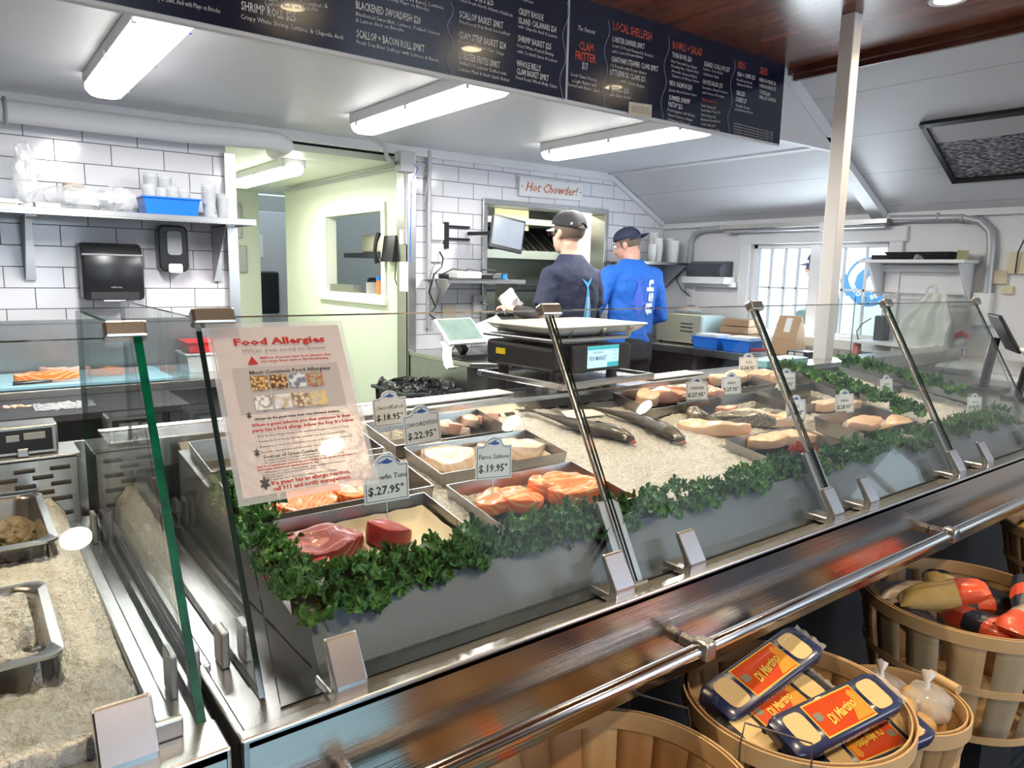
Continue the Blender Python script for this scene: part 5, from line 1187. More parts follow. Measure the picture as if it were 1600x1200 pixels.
# wall telephone
t=thing('wall_phone','black corded telephone on the cream wall beside the window','telephone',(2.46,4.62,1.55)); q=B(); q.prism([(2.468,4.70,1.50),(2.40,4.70,1.50),(2.43,4.70,1.68),(2.468,4.70,1.68)],(0,-.17,0)); q.done('phone_base',M['black'],t,bevel=.004)
q=B(); q.tube([(2.395,4.735,1.49),(2.375,4.735,1.56),(2.385,4.735,1.64),(2.405,4.735,1.70)],[.020,.014,.014,.022],10); q.done('handset',M['black'],t,smooth=True)
q=B()
for r in range(4):
    for c in range(3): q.box((2.411+r*.007,4.62+c*.022,1.54+r*.028),(.006,.014,.014))
q.done('keypad',M['grey'],t)
tb('phone_cord','black cord hanging in a loop from the wall telephone','cord',[(2.46,4.58,1.53),(2.44,4.56,1.38),(2.46,4.53,1.30),(2.47,4.48,1.36),(2.465,4.44,1.42)],.004,M['black'],8)
# conduits and boxes by the corner
g='grey conduits by the passage corner'
tb('conduit','grey conduit coming down from the fluorescent fixture and running along the cream wall top','conduit',[(1.80,3.73,2.235),(1.92,3.95,2.22),(2.1,4.05,2.17),(2.2,4.2,2.13),(2.44,4.5,2.13),(2.44,6.6,2.13)],.013,M['conduit'])
tb('conduit','upper thin conduit along the top of the cream wall','conduit',[(2.42,4.4,2.20),(2.445,4.6,2.18),(2.445,6.6,2.17)],.012,M['conduit'])
tb('conduit','conduit running down the corner from the junction box','conduit',[(2.40,4.33,2.17),(2.40,4.33,1.62)],.013,M['conduit'])
tb('conduit','long thin vertical conduit on the tiles right of the steel corner','conduit',[(2.60,4.375,2.24),(2.60,4.375,1.05)],.018,M['conduit'])
q=B(); q.box((2.40,4.34,2.14),(.11,.08,.13)); tag(q.done('junction_box',M['conduit'],bevel=.004),'grey junction box at the ceiling by the passage corner','junction box')
tb('blue_cable','thin blue cable hanging down the corner conduit','cable',[(2.43,4.31,2.15),(2.47,4.29,2.10),(2.43,4.31,2.02),(2.42,4.31,1.5)],.0035,M['blue'],8)
tb('white_cable','loose white cable under the junction box','cable',[(2.44,4.3,2.17),(2.53,4.3,2.13),(2.50,4.3,2.06),(2.58,4.33,2.1),(2.55,4.35,1.9)],.003,M['wplastic'],8)
for z,h,lb in ((1.66,.10,'round white fitting above the corner power strip'),(1.40,.20,'white power strip on the corner below the telephone')):
    q=B(); q.box((2.40,4.36,z),(.05,.04,h)); tag(q.done('wall_fitting',M['wplastic'],bevel=.006),lb,'fitting')
def plate(name,label,x,z,w,h,m,dep=.012,y=4.4,cat='outlet'):
    q=B(); q.bb((x-w/2,y-dep,z-h/2),(x+w/2,y,z+h/2)); return tag(q.done(name,m,bevel=.003),label,cat)
plate('junction_plate','white blank box on the tiles, upper of two by the corner',2.67,1.71,.10,.11,M['wplastic'],.035)
plate('wall_outlet','white outlet box with a black plug on the tiles above the router shelf',2.67,1.565,.10,.12,M['wplastic'],.03)
plate('wall_outlet','white outlet with a black plug below the router shelf',3.02,1.215,.085,.12,M['wplastic'],.03)
plate('wall_outlet','cream outlet plate behind the order tablet',2.78,1.15,.12,.11,M['parch'],.012)
tb('electric_lead','black cord dropping from the outlet onto the router shelf','cord',[(2.68,4.36,1.575),(2.69,4.33,1.53),(2.66,4.3,1.47),(2.60,4.3,1.42),(2.56,4.3,1.30),(2.60,4.28,1.20),(2.55,4.28,1.15),(2.62,4.26,1.10),(2.68,4.2,.98)],.006,M['black'],8)
tb('electric_lead','black cord with plug from the outlet below the shelf to the counter','cord',[(3.03,4.36,1.225),(3.06,4.32,1.20),(3.05,4.30,1.10),(2.98,4.25,1.0)],.006,M['black'],8)
t=thing('router_shelf','steel wall shelf with triangular ends carrying the router','shelf',(2.95,4.3,1.40)); q=B(); q.bb((2.57,4.08,1.385),(3.22,4.39,1.392)); q.bb((2.57,4.08,1.365),(3.22,4.085,1.392)); q.done('shelf_top',M['steel'],t,bevel=.001)
for x in (2.60,3.18): q=B(); q.prism([(x,4.39,1.12),(x,4.39,1.385),(x,4.10,1.385),(x,4.10,1.36)],(.004,0,0)); q.done('bracket',M['steel'],t)
t=thing('router','white router with a yellow sticker on the steel wall shelf','router',(2.78,4.2,1.392)); q=B(); q.box((2.78,4.2,1.42),(.20,.14,.05)); q.done('router_body',M['wplastic'],t,bevel=.012,seg=3); q=B(); q.box((2.73,4.19,1.4455),(.05,.04,.002)); q.done('sticker',mat('yellow_label',(.75,.65,.03),.5),t)
for i,(x,y,w,h,lb) in enumerate(((2.95,4.2,.10,.035,'small black adapter right of the white router'),(3.04,4.22,.12,.04,'larger black adapter near the blue bobbin'),(2.68,4.28,.08,.03,'black adapter behind the left side of the router'))):
    q=B(); q.box((x,y,1.393+h/2),(w,.07,h),.2*i); tag(q.done('power_adapter',M['black'],bevel=.006),lb,'adapter')
q=B(); q.lathe([(.02,0),(.028,.003),(.02,.008),(.02,.035),(.028,.04),(.001,.042)],(3.12,4.2,1.392),n=18); tag(q.done('blue_bobbin',mat('cyan_plastic',(.03,.35,.75),.4),smooth=30),'small blue spool on the router shelf','spool')
for i in range(3): tb('shelf_cable','black cable looping over the router shelf','cable',[(2.66+.12*i,4.3,1.42),(2.70+.13*i,4.22,1.46),(2.78+.13*i,4.2,1.45),(2.83+.13*i,4.24,1.405),(2.9+.1*i,4.3,1.40)],.004,M['black'],8,'cables on the router shelf')
# monitor on wall arm
t=thing('wall_monitor','tilted black order screen on a wall arm in front of the serving hatch','monitor',(3.03,4.1,1.70)); 
Rm=Matrix.Rotation(R_(-12),3,'Z')@Matrix.Rotation(R_(-6),3,'X')@Matrix.Rotation(R_(10),3,'Y')
q=B(); q.box((3.01,4.03,1.70),(.245,.03,.225),Rm); q.done('bezel',M['black'],t,bevel=.004); q=B(); q.box(Vector((3.01,4.03,1.70))+Rm@Vector((0,-.0165,.005)),(.222,.002,.185),Rm)
M['scr']=mat('dim_screen',(.20,.22,.26),.2,emit=(.35,.42,.5,.25),noise_=(9,.5,(.12,.14,.17))); q.done('screen',M['scr'],t)
q=B(); q.bb((2.735,4.375,1.60),(2.765,4.398,1.78)); q.bb((2.765,4.375,1.745),(2.94,4.385,1.76)); q.bb((2.765,4.375,1.66),(2.94,4.385,1.675)); q.tube([(2.93,4.38,1.71),(2.98,4.2,1.71),(3.01,4.05,1.70)],.014,8); q.done('wall_arm',M['black'],t)
# hot chowder sign
t=thing('chowder_sign','white sign with red script hanging on the tiles above the hatch','sign',(3.69,4.38,2.0)); q=B(); q.prism([(3.375,4.37,2.005),(4.0,4.37,2.015),(4.0,4.37,2.14),(3.375,4.37,2.145)],(0,.02,0)); q.done('sign_board',M['wplastic'],t,bevel=.002)
M['orange']=mat('orange_red_paint',(.62,.12,.03),.5); q=B(); fit(q,'Hot Chowder!',(3.43,4.369,2.045),(3.95,4.369,2.045),(0,0,1),.065,italic=.35,bold=.004,lift=.002); q.done('lettering',M['orange'],t)
for x in (3.395,3.98): q=B(); q.cyl((x,4.366,2.075),(x,4.371,2.075),.006,n=10); q.done('screw',M['grey'],t)
# hatch lining and kitchen beyond
q=B()
for a,b in (((3.055,D-.025,1.03),(3.095,D+.14,1.925)),((4.265,D-.025,1.03),(4.305,D+.14,1.925)),((3.055,D-.025,1.925),(4.305,D+.14,1.965)),((3.055,D-.08,1.00),(4.305,D+.16,1.03))): q.bb(a,b)
struct(q.done('trim_12',M['steel'],bevel=.003))
M['gsteel']=mat('greenish_steel_sheet',(.40,.45,.40),.4,.15)
t=thing('range_hood','stainless hood with slanting baffle filters seen through the hatch','range hood',(4.0,5.4,1.5))
q=B(); q.bb((3.42,5.0,1.56),(5.0,5.04,1.63)); q.bb((3.42,5.6,1.05),(5.0,5.64,1.9)); q.bb((3.42,5.0,1.85),(5.0,5.6,1.9)); q.done('hood_body',M['gsteel'],t)
M['baffle']=mat('dark_baffle',(.06,.055,.045),.4,.6)
for k in range(23):
    x=3.43+k*.066; q=B(); q.prism([(x,5.05,1.63),(x+.03,5.05,1.63),(x+.09,5.42,1.84),(x+.06,5.42,1.84)],(0,.012,-.01)); q.done('baffle_filter',M['baffle'] if k%2 else M['steelv'],t)
q=B(); q.bb((3.42,5.44,1.62),(5.0,5.45,1.86)); q.done('filter_back',M['baffle'],t)
q=B(); q.bb((3.62,5.02,1.80),(3.98,5.03,1.97)); tag(q.done('lit_panel',mat('yellow_lit_wall',(.85,.80,.45),.5)),'panel above the hood filters with yellow light painted into its colour','panel')  # the yellow light on this panel is painted into its colour
q=B(); q.bb((3.7,5.7,0),(5.03,5.75,2.2)); struct(q.done('wall_kitchen_back',M['gsteel']))
t=thing('cooking_rail','dark horizontal pipe with knobs behind the hatch','pipe',(4,5.3,1.3)); q=B(); q.tube([(3.45,5.2,1.30),(4.28,5.2,1.30)],.028,12); q.done('pipe_body',M['dgrey'],t,smooth=True)
t=thing('cook_line','stainless cooking line under the hood behind the hatch','cooking range',(4.2,5.2,0)); q=B(); q.bb((3.45,5.1,0),(4.28,5.58,1.02)); q.done('range_body',M['gsteel'],t,bevel=.004)
q=B(); q.bb((4.32,D+.12,.0),(4.36,4.98,2.2)); struct(q.done('wall_hatch_side',M['white']))
area('kitchen_fill',(3.85,4.76,2.12),.7,20,(1,.97,.85),(R_(-35),0,0),.3)  # added fill lamp without a fixture, lightens the room behind the hatch
# ================================================================ post, kitchen fittings at the right
q=B(); q.bb((3.140,1.755,0),(3.204,1.820,WZ)); po=struct(q.done('post',M['white'],bevel=.004)); po.name='pillar_1'
q=B(); q.bb((3.13,1.745,0),(3.214,1.83,.12)); struct(q.done('baseboard_pillar',M['white'],bevel=.003))
t=thing('work_counter','stainless counter under the window in the kitchen','counter',(4.7,3.0,0))
q=B(); q.bb((4.52,1.2,.868),(5.02,4.39,.895)); q.bb((4.50,1.2,.84),(4.525,4.39,.895)); q.bb((5.0,1.2,.895),(5.02,4.39,.985)); q.done('counter_top',M['steel'],t,bevel=.003)
q=B(); q.bb((4.60,1.2,.05),(5.0,4.38,.84)); q.done('cabinet',M['dgrey'],t)
for y in (1.9,2.6,3.3,4.0): q=B(); q.bb((4.585,y-.32,.12),(4.60,y+.32,.80)); d=q.done('door',M['black'],t,bevel=.003); q=B(); q.tube([(4.57,y+.27,.45),(4.57,y+.27,.70)],.008,8); q.done('handle',M['steel'],d)
t=thing('work_counter','short stainless counter along the tiled wall behind the person in blue','counter',(3.9,4.2,0)); q=B(); q.bb((3.40,4.12,.868),(4.50,4.39,.893)); q.done('counter_top',M['steel'],t); q=B(); q.bb((3.42,4.14,0),(4.50,4.38,.868)); q.done('cabinet',M['dgrey'],t)
# tablet station on its steel cabinet
t=thing('steel_cabinet','stainless topped cabinet with black door carrying the order tablet','cabinet',(2.75,4.0,0))
q=B(); q.prism([(2.44,4.36,.87),(2.44,3.62,.87),(2.60,3.50,.87),(3.22,3.50,.87),(3.22,4.38,.87)],(0,0,.028)); q.done('cabinet_top',M['steel'],t,bevel=.003)
q=B(); q.bb((2.45,3.66,.05),(2.56,4.36,.868)); q.bb((2.56,3.60,.05),(3.20,4.36,.868)); q.done('cabinet_body',M['steelv'],t); q=B(); q.bb((2.66,3.585,.10),(3.18,3.60,.84)); d=q.done('door',M['dgrey'],t,bevel=.003); q=B(); q.bb((2.68,3.57,.5),(2.70,3.585,.8)); q.done('handle',M['steel'],d)
def tiltbox(c,d,rx,ry,rz): return Matrix.Rotation(rz,3,'Z')@Matrix.Rotation(rx,3,'X')@Matrix.Rotation(ry,3,'Y')
Mt=tiltbox(0,0,R_(-48),0,R_(6))
t=thing('order_tablet','white framed order tablet tilted on a black stand in front of the tiled wall','tablet',(2.49,3.80,.90)); c=Vector((2.49,3.80,1.075))
q=B(); q.box(c,(.30,.018,.215),Mt); q.done('frame',M['wplastic'],t,bevel=.006); q=B(); q.box(c+Mt@Vector((0,-.010,.008)),(.27,.002,.175),Mt); M['tscr']=mat('tablet_screen',(.22,.28,.25),.15,emit=(.45,.62,.52,.35),noise_=(14,.6,(.10,.15,.13))); q.done('screen',M['tscr'],t)
q=B(); q.box((2.56,3.84,.915),(.20,.2,.03)); q.box((2.51,3.84,.99),(.05,.05,.14),Mt); q.done('stand',M['black'],t,bevel=.006)
q=B(); pts=[(2.36,3.78,1.02),(2.34,3.72,.99),(2.325,3.70,.94),(2.325,3.68,.885),(2.335,3.66,.865),(2.35,3.655,.88)]
for a,b in zip(pts,pts[1:]): q.quad([Vector(a)+Vector((-.03,.0,.0)),Vector(a)+Vector((.03,-.012,0)),Vector(b)+Vector((.03,-.012,0)),Vector(b)+Vector((-.03,0,0))])
tag(q.done('receipt',M['paper'],solid=.0006,smooth='all'),'white receipt curling down from beside the order tablet','receipt')
t=thing('water_tumbler','clear tumbler with a black lid between tablet and scale','tumbler',(2.84,3.75,.898)); q=B(); q.lathe([(.001,0),(.032,0),(.040,.16),(.037,.16),(.03,.004)],(2.86,3.72,.899),n=24); q.done('tumbler_body',M['clear'],t,smooth=30); q=B(); q.lathe([(.043,.155),(.043,.175),(.030,.185),(.012,.187),(.012,.20),(.001,.20)],(2.86,3.72,.899),n=24); q.done('lid',M['black'],t,smooth=30)
tb('white_cable','white cable looped on the cabinet top left of the tablet','cable',[(2.56,4.1,.91),(2.51,3.95,.92),(2.50,3.85,1.0),(2.53,3.95,1.05),(2.62,4.1,1.04)],.006,M['wplastic'],8)
t=thing('receipt_printer','black printer leaning behind the tumbler','printer',(3.05,3.9,.9)); q=B(); q.box((3.05,3.95,.98),(.20,.25,.13),Matrix.Rotation(.35,3,'Y')); q.done('printer_body',M['black'],t,bevel=.01)
q=B(); q.prism([(2.72,4.2,1.02),(3.06,4.2,1.13),(3.10,4.0,.99),(2.90,3.8,.92)],(0,0,.01)); tag(q.done('menu_sheet',M['paper']),'white laminated sheet sloping behind the printer','sheet')
# bin
t=thing('waste_bin','black rubbish bin with a black liner folded over its rim','bin',(2.2,3.7,0)); M['liner_b']=mat('bin_bag',(.018,.018,.02),.22,bump=(25,.9),bdist=.03)
c=(2.22,3.86); q=B(); tub(q,c[0]-.19,c[0]+.17,c[1]-.20,c[1]+.20,.01,.74,.03,.004,.02); q.done('bin_body',mat('bin_plastic',(.035,.045,.045),.5),t,bevel=.005)
q=B()
def f(u,v):
    a=2*PI*v; e=.45; ca,sa=math.cos(a),math.sin(a); x=math.copysign(abs(ca)**e,ca)*.185; y=math.copysign(abs(sa)**e,sa)*.205
    prof=[(1.05,.60),(1.07,.70),(1.04,.765),(.95,.77),(.85,.70),(.8,.5)]; k=u*(len(prof)-1); i=min(int(k),len(prof)-2); g_=k-i
    s=prof[i][0]*(1-g_)+prof[i+1][0]*g_; z=prof[i][1]*(1-g_)+prof[i+1][1]*g_
    n=noise.noise(Vector((a*3,u*3,2)))*.02+noise.noise(Vector((math.cos(a)*6,math.sin(a)*6,u*9)))*.018
    return Vector((c[0]-.01+x*s+n,c[1]+y*s+n,z+n*1.2))
q.grid(f,18,90,closed_v=True); q.done('bag_liner',M['liner_b'],t,smooth='all')
# cups on the corner shelf
t=thing('corner_shelf','steel shelf in the far corner carrying stacks of white cups','shelf',(4.6,4.2,1.55)); q=B(); q.bb((4.32,4.06,1.545),(5.02,4.39,1.552)); q.bb((4.32,4.055,1.53),(5.02,4.062,1.552)); q.done('shelf_top',M['steel'],t)
for x in (4.36,4.98): q=B(); q.prism([(x,4.39,1.30),(x,4.39,1.545),(x,4.08,1.545)],(.004,0,0)); q.done('bracket',M['steel'],t)
M['foam']=mat('white_foam',(.82,.82,.80),.5)
g='white cup stacks in the corner'
for i,(x,y,n,rb,h,lb) in enumerate(((4.63,4.18,6,.034,.10,'white paper cup in the short left stack on the corner shelf'),(4.745,4.22,9,.040,.12,'white paper cup in the second stack on the corner shelf'),(4.86,4.15,7,.048,.13,'white paper cup in the wide third stack on the corner shelf'),
    (4.94,4.26,9,.044,.13,'white paper cup in the tall fourth stack on the corner shelf'),(4.80,4.32,13,.040,.12,'white paper cup in the tallest stack against the corner wall'))):
    cupstack(x,y,1.553,n,rb,rb*.78,h*.8,.013,M['foam'],lb,g+' %s'%('one','two','three','four','five')[i],up_=False)
for k in range(8):
    q=B(); q.lathe([(.05,0),(.052,.004),(.001,.006)],(4.43,4.2,1.553+.012*k),n=22); tag(q.done('foam_bowl',M['foam'],smooth=30),'white foam bowl in the stack behind the cap of the person in blue','bowl','foam bowls on the corner shelf')
# wall right: fixtures
t=thing('film_dispenser','dark grey roll dispenser on a white bracket on the right wall','dispenser',(4.95,3.85,1.40)); q=B(); rr=[]
for y in (3.66,4.00): rr.append(q.ring([(5.02,y,1.44),(4.86,y,1.44),(4.85,y,1.50),(4.88,y,1.545),(4.94,y,1.565),(5.02,y,1.565)]))
q.bridge(*rr); q.cap(rr[0],True); q.cap(rr[1]); q.done('dispenser_cover',M['dgrey'],t,smooth=35,bevel=.004)
q=B(); q.bb((4.86,3.62,1.385),(5.03,4.05,1.44)); q.done('bracket',M['wplastic'],t,bevel=.004); q=B(); q.bb((4.94,3.60,1.36),(5.03,4.07,1.40)); q.done('shelf_lip',M['wplastic'],t)
t=thing('strip_light','unlit steel strip fitting along the top of the right wall','light fitting',(4.97,3.3,1.84)); q=B(); q.bb((4.90,2.40,1.815),(4.99,3.72,1.845)); q.done('fitting_body',M['steelv'],t); q=B(); q.tube([(4.93,2.42,1.80),(4.93,3.70,1.80)],.014,10); q.done('tube',M['conduit'],t); q=B(); q.bb((4.885,2.78,1.775),(4.95,2.86,1.835)); q.done('clip',M['wplastic'],t)
tb('conduit','thick grey conduit curving down at the corner by the cups','conduit',[(4.96,3.72,1.83),(4.98,3.95,1.825),(5.0,4.05,1.79),(5.0,4.085,1.73),(5.0,4.09,1.30)],.024,M['conduit'],14)
tb('conduit','thick grey conduit running from behind the post and bending down by the white shelf','conduit',[(4.985,2.42,1.845),(4.995,1.98,1.835),(5.0,1.88,1.81),(5.0,1.82,1.75),(5.0,1.805,1.66),(5.0,1.80,1.38)],.026,M['conduit'],14)
for y,z in ((2.12,1.845),(1.98,1.83)): q=B(); q.tube([(4.995,y-.008,z),(4.995,y+.008,z)],.032,12); tag(q.done('conduit_clamp',M['conduit']),'grey clamp on the thick conduit above the white shelf'+(', left one' if y>2 else ', at the bend'),'clamp')
def rplate(name,label,y,z,w,h,m,dep=.02,cat='outlet'): q=B(); q.bb((XR-dep,y-w/2,z-h/2),(XR,y+w/2,z+h/2)); return tag(q.done(name,m,bevel=.003),label,cat)
M['ivory']=mat('ivory_plastic',(.70,.62,.42),.45)
rplate('switch_plate','ivory junction plate on the right wall with a black wire plugged in',1.655,1.56,.10,.13,M['ivory'],.03,'plate'); rplate('wall_outlet','ivory outlet lower left of the wire plate on the right wall',1.745,1.475,.075,.08,M['ivory'],.025); rplate('wall_outlet','small ivory box lowest of three on the right wall',1.70,1.40,.06,.05,M['ivory'],.02)
rplate('wall_box','white box on the right wall under the thick conduit',1.82,1.28,.10,.20,M['wplastic'],.05,'box'); rplate('wall_outlet','white outlet box with cords on the right wall near the corner shelf',4.06,1.28,.08,.17,M['wplastic'],.03)
tb('black_wire','black wire rising from the ivory plate up the right wall','wire',[(4.99,1.66,1.50),(4.98,1.655,1.62),(4.97,1.62,1.72),(4.97,1.56,1.86)],.004,M['black'],8)
tb('outlet_cord','black cord looping at the outlet by the corner shelf','cord',[(4.99,4.05,1.27),(4.95,4.12,1.33),(4.97,4.20,1.42),(4.99,4.15,1.50),(4.98,4.08,1.50)],.004,M['black'],8)
# white bracket shelf with takeaway trays
t=thing('bag_shelf','white wooden shelf with sloping ends and a hanging rail on the right wall','shelf',(4.95,2.15,1.35)); q=B()
q.bb((4.78,1.86,1.555),(5.03,2.50,1.575)); q.bb((5.015,1.90,1.35),(5.03,2.44,1.555)); q.bb((4.98,1.90,1.50),(5.015,2.44,1.545)); q.done('shelf_board',M['white'],t,bevel=.002)
for y in (1.885,2.44): q=B(); q.prism([(5.02,y,1.555),(4.80,y,1.555),(4.97,y,1.335),(5.02,y,1.335)],(0,.018,0)); q.done('shelf_end',M['white'],t)
q=B(); q.tube([(4.93,1.9,1.36),(4.93,2.46,1.36)],.006,8); q.tube([(4.93,2.3,1.36),(4.84,2.3,1.345)],.004,8); q.tube([(4.93,2.0,1.36),(4.84,2.0,1.345)],.004,8); q.tube([(4.93,1.93,1.30),(4.82,1.93,1.29)],.004,8); q.tube([(4.93,2.43,1.30),(4.82,2.43,1.29)],.004,8); q.done('rail',M['chrome'],t,smooth=True)
for i,(y,lb) in enumerate(((2.26,'black takeaway tray at the left on the white shelf'),(2.05,'black takeaway tray at the right on the white shelf'))):
    q=B(); z=1.575; o=[q.ring([(4.90+sx*(.085+s),y+sy*(.095+s),z+h) for sx,sy in ((-1,-1),(1,-1),(1,1),(-1,1))]) for s,h in ((-.03,.002),(0,.048),(.008,.048),(-.003,.046),(-.032,.006))]
    for a,b in zip(o,o[1:]): q.bridge(a,b)
    q.cap(o[0],True); q.cap(o[-1]); tag(q.done('takeaway_tray',M['black']),lb,'tray','takeaway trays on the white shelf')
q=B(); q.box((4.90,2.40,1.59),(.12,.12,.03),.3); tag(q.done('folded_box',M['black']),'flat black folded box at the left end of the white shelf','box')
bag('plastic_wrap','small crumpled clear wrap between the black trays on the white shelf',(4.86,2.155,1.595),(.03,.03,.022),M['film'],8); q=B(); q.box((4.90,1.92,1.605),(.05,.06,.055),.4); tag(q.done('small_carton',mat('olive_card',(.35,.36,.18),.6)),'small olive carton at the right end of the white shelf','carton')
# hanging carrier bags
M['bagw']=plastic_clear('white_carrier_plastic',(.85,.86,.84),.75,(.78,.79,.75),.35)
t=thing('carrier_bags','bundle of white plastic carrier bags hanging from the rail','carrier bag',(4.8,2.05,1.35))
for k in range(5):
    q=B()
    def f(u,v):
        w=.05+.085*min(1,u*2.4)+.02*u; y=2.03-.01*k+(v-.5)*2*w+.02*k*u; x=4.86-.02*k-.05*math.sin(u*2.5)+.012*math.sin(v*14+k)+.02*noise.noise(Vector((u*4,v*5,k)))
        return Vector((x,y,1.37-.40*u+.02*math.sin(v*3)*(u)))
    q.grid(f,22,26); q.done('bag_sheet',M['bagw'],t,smooth='all')
q=B(); q.tube([(4.86+.0,2.06+.03*math.cos(a),1.385+.032*math.sin(a)) for a in [R_(30*k) for k in range(13)]],.010,8); q.done('bag_handle',M['bagw'],t,smooth=True)
t=thing('wire_shelf','lower white board under the carrier bags with a white sheet','shelf',(4.85,2.2,1.04)); q=B(); q.bb((4.70,1.88,1.03),(5.02,2.46,1.045)); q.done('shelf_board',M['white'],t)
for y in (1.9,2.44): q=B(); q.bb((4.99,y-.01,.985),(5.02,y+.01,1.03)); q.done('support',M['white'],t)
q=B(); q.bb((4.86,2.33,1.045),(4.95,2.40,1.21)); tag(q.done('speaker',M['dgrey'],bevel=.008),'dark upright speaker on the lower board beside the window','speaker'); 
q=B(); q.prism([(4.72,2.43,.90),(4.80,2.43,.90),(4.775,2.43,1.03),(4.745,2.43,1.03)],(0,.035,0)); tag(q.done('tape_gun',mat('red_tool',(.60,.09,.05),.4)),'red handled tool standing below the lower board','tool')
tb('red_black_cord','black cord beside the speaker by the window','cord',[(4.80,2.46,1.03),(4.78,2.47,1.10),(4.82,2.46,1.15),(4.86,2.42,1.19)],.004,M['black'],8)
bag('plastic_bag','clear bag of rubber bands and string under the lower board',(4.70,2.24,.945),(.10,.10,.045),M['film'],12)
q=B(); q.ball((4.70,2.24,.935),1,20,(.075,.08,.032)); q.jitter(.012,40); tag(q.done('string_bundle',mat('tan_string',(.62,.45,.28),.7,bump=(90,.9)),smooth='all'),'tan bundle inside the clear bag under the lower board','bundle')
q=B(); q.bb((5.0,1.98,1.09),(5.028,2.16,1.13)); q.tube([(5.01,1.96,1.10),(5.0,1.91,1.13),(5.0,1.88,1.10)],.015,8); tag(q.done('red_label',mat('red_tag',(.66,.10,.07),.5)),'red label strip on the right wall beside the carrier bags','label')
# on the window counter
t=thing('toaster_oven','steel toaster oven with red panel at the wall end of the counter','toaster oven',(4.78,3.85,.895)); q=B(); q.bb((4.66,3.66,.91),(4.98,4.12,1.14)); q.done('oven_body',mat('cream_steel',(.62,.60,.48),.35,.6),t,bevel=.006)
q=B(); q.bb((4.67,3.652,.99),(4.96,3.66,1.13)); q.done('side_panel',mat('pale_blue_steel',(.55,.70,.75),.35),t,bevel=.002); q=B(); q.bb((4.69,3.650,.915),(4.96,3.66,.965)); q.done('red_panel',mat('dark_red',(.35,.02,.03),.3),t)
q=B(); fit(q,'Food Warmer',(4.74,3.6495,.93),(4.88,3.6495,.93),(0,0,1),.018,italic=.3); q.done('lettering',M['paper'],t)
for k in range(3): q=B(); q.bb((4.653,3.74+.0,1.0+.03*k),(4.66,3.86,1.01+.03*k)); q.done('vent_slot',M['dgrey'],t)
q=B(); q.cyl((4.63,3.70,.94),(4.66,3.70,.94),.02); q.done('knob',M['black'],t)
for dx in (4.69,4.95):
    for dy in (3.69,4.09): q=B(); q.cyl((dx,dy,.895),(dx,dy,.911),.012,n=10); q.done('foot',M['black'],t)
(bag('plastic_wrap','crumpled clear wrap lying on top of the toaster oven',(4.80,3.9,1.165),(.10,.12,.03),M['film'],9))
for k,(z,w,lb) in enumerate(((.897,.22,'lowest brown carton of the stack beyond the toaster oven'),(.955,.20,'second brown carton of the stack beyond the toaster oven'),(1.01,.21,'third brown carton of the stack beyond the toaster oven'),(1.065,.18,'top brown carton of the stack beyond the toaster oven'))):
    q=B(); q.box((4.89,3.46,z+.026),(w*.9,.25-.02*(k%2),.05),.04*k); tag(q.done('carton',M['boxb'],bevel=.002),lb,'carton','brown cartons by the oven')
t=thing('blue_tub','blue plastic tub of folded white paper on the counter','tub',(4.66,3.45,.895)); q=B(); tub(q,4.56,4.74,3.42,3.66,.896,.985,.012,.004,.008); q.done('tub_body',M['blue'],t,bevel=.002)
t=thing('blue_tub','second blue plastic tub of folded white paper, nearer the paper bag','tub',(4.66,3.25,.895)); q=B(); tub(q,4.56,4.74,3.14,3.38,.896,.985,.012,.004,.008); q.done('tub_body',M['blue'],t,bevel=.002)
for b_,(y0,y1) in enumerate(((3.44,3.64),(3.16,3.36))):
    for k in range(12):
        q=B(); y=y0+(y1-y0)*k/11; q.box((4.65,y,.965),(.15,.004,.085),Matrix.Rotation(.35,3,'X')); tag(q.done('paper_napkin',M['paper']),'folded white paper in the '+('blue tub beside the cartons' if b_==0 else 'blue tub nearer the paper bag'),'napkin','white papers in the blue tub '+('one','two')[b_])
t=thing('stapler','dark red stapler on the edge of the window counter','stapler',(4.62,3.08,.895)); q=B(); q.tube([(4.60,3.18,.91),(4.60,3.10,.925),(4.61,2.98,.93)],[.012,.016,.013],10,flat=.8); q.done('stapler_arm',mat('dark_red_plastic',(.38,.03,.03),.3),t,smooth=True); q=B(); q.bb((4.59,2.98,.896),(4.62,3.18,.904)); q.done('stapler_base',M['grey'],t)
t=thing('clear_bin','clear plastic bin with crumpled contents behind the paper bag','bin',(4.88,3.1,.895)); q=B(); tub(q,4.80,4.98,2.98,3.22,.896,1.06,.015,.003,.008); q.done('bin_body',M['clear'],t); 
q=B(); q.ball((4.89,3.10,.96),1,18,(.07,.09,.05)); q.jitter(.02,40); tag(q.done('dark_wrapping',M['grey'],smooth='all'),'dark crumpled wrapping inside the clear bin','wrapping')
M['kraft']=mat('kraft_paper',(.50,.31,.17),.7,noise_=(30,.3,(.46,.28,.15)))
t=thing('paper_bag','brown paper bag with a white slip, folded shut on the window counter','paper bag',(4.78,2.94,.895)); q=B(); o=[q.ring([(x,y,z) for x,y in pts]) for z,pts in ((.896,((4.70,2.86),(4.84,2.86),(4.84,3.06),(4.70,3.06))),(1.02,((4.71,2.865),(4.83,2.865),(4.83,3.05),(4.71,3.05))),(1.15,((4.765,2.87),(4.79,2.87),(4.79,3.045),(4.765,3.045))),(1.175,((4.772,2.87),(4.782,2.87),(4.782,3.045),(4.772,3.045))))]
for a,b in zip(o,o[1:]): q.bridge(a,b)
q.cap(o[0],True); q.cap(o[-1]); q.done('bag_body',M['kraft'],t); q=B(); q.prism([(4.728,2.93,1.06),(4.728,2.98,1.06),(4.766,2.98,1.16),(4.766,2.93,1.16)],(-.003,0,0)); q.done('paper_slip',M['paper'],t)
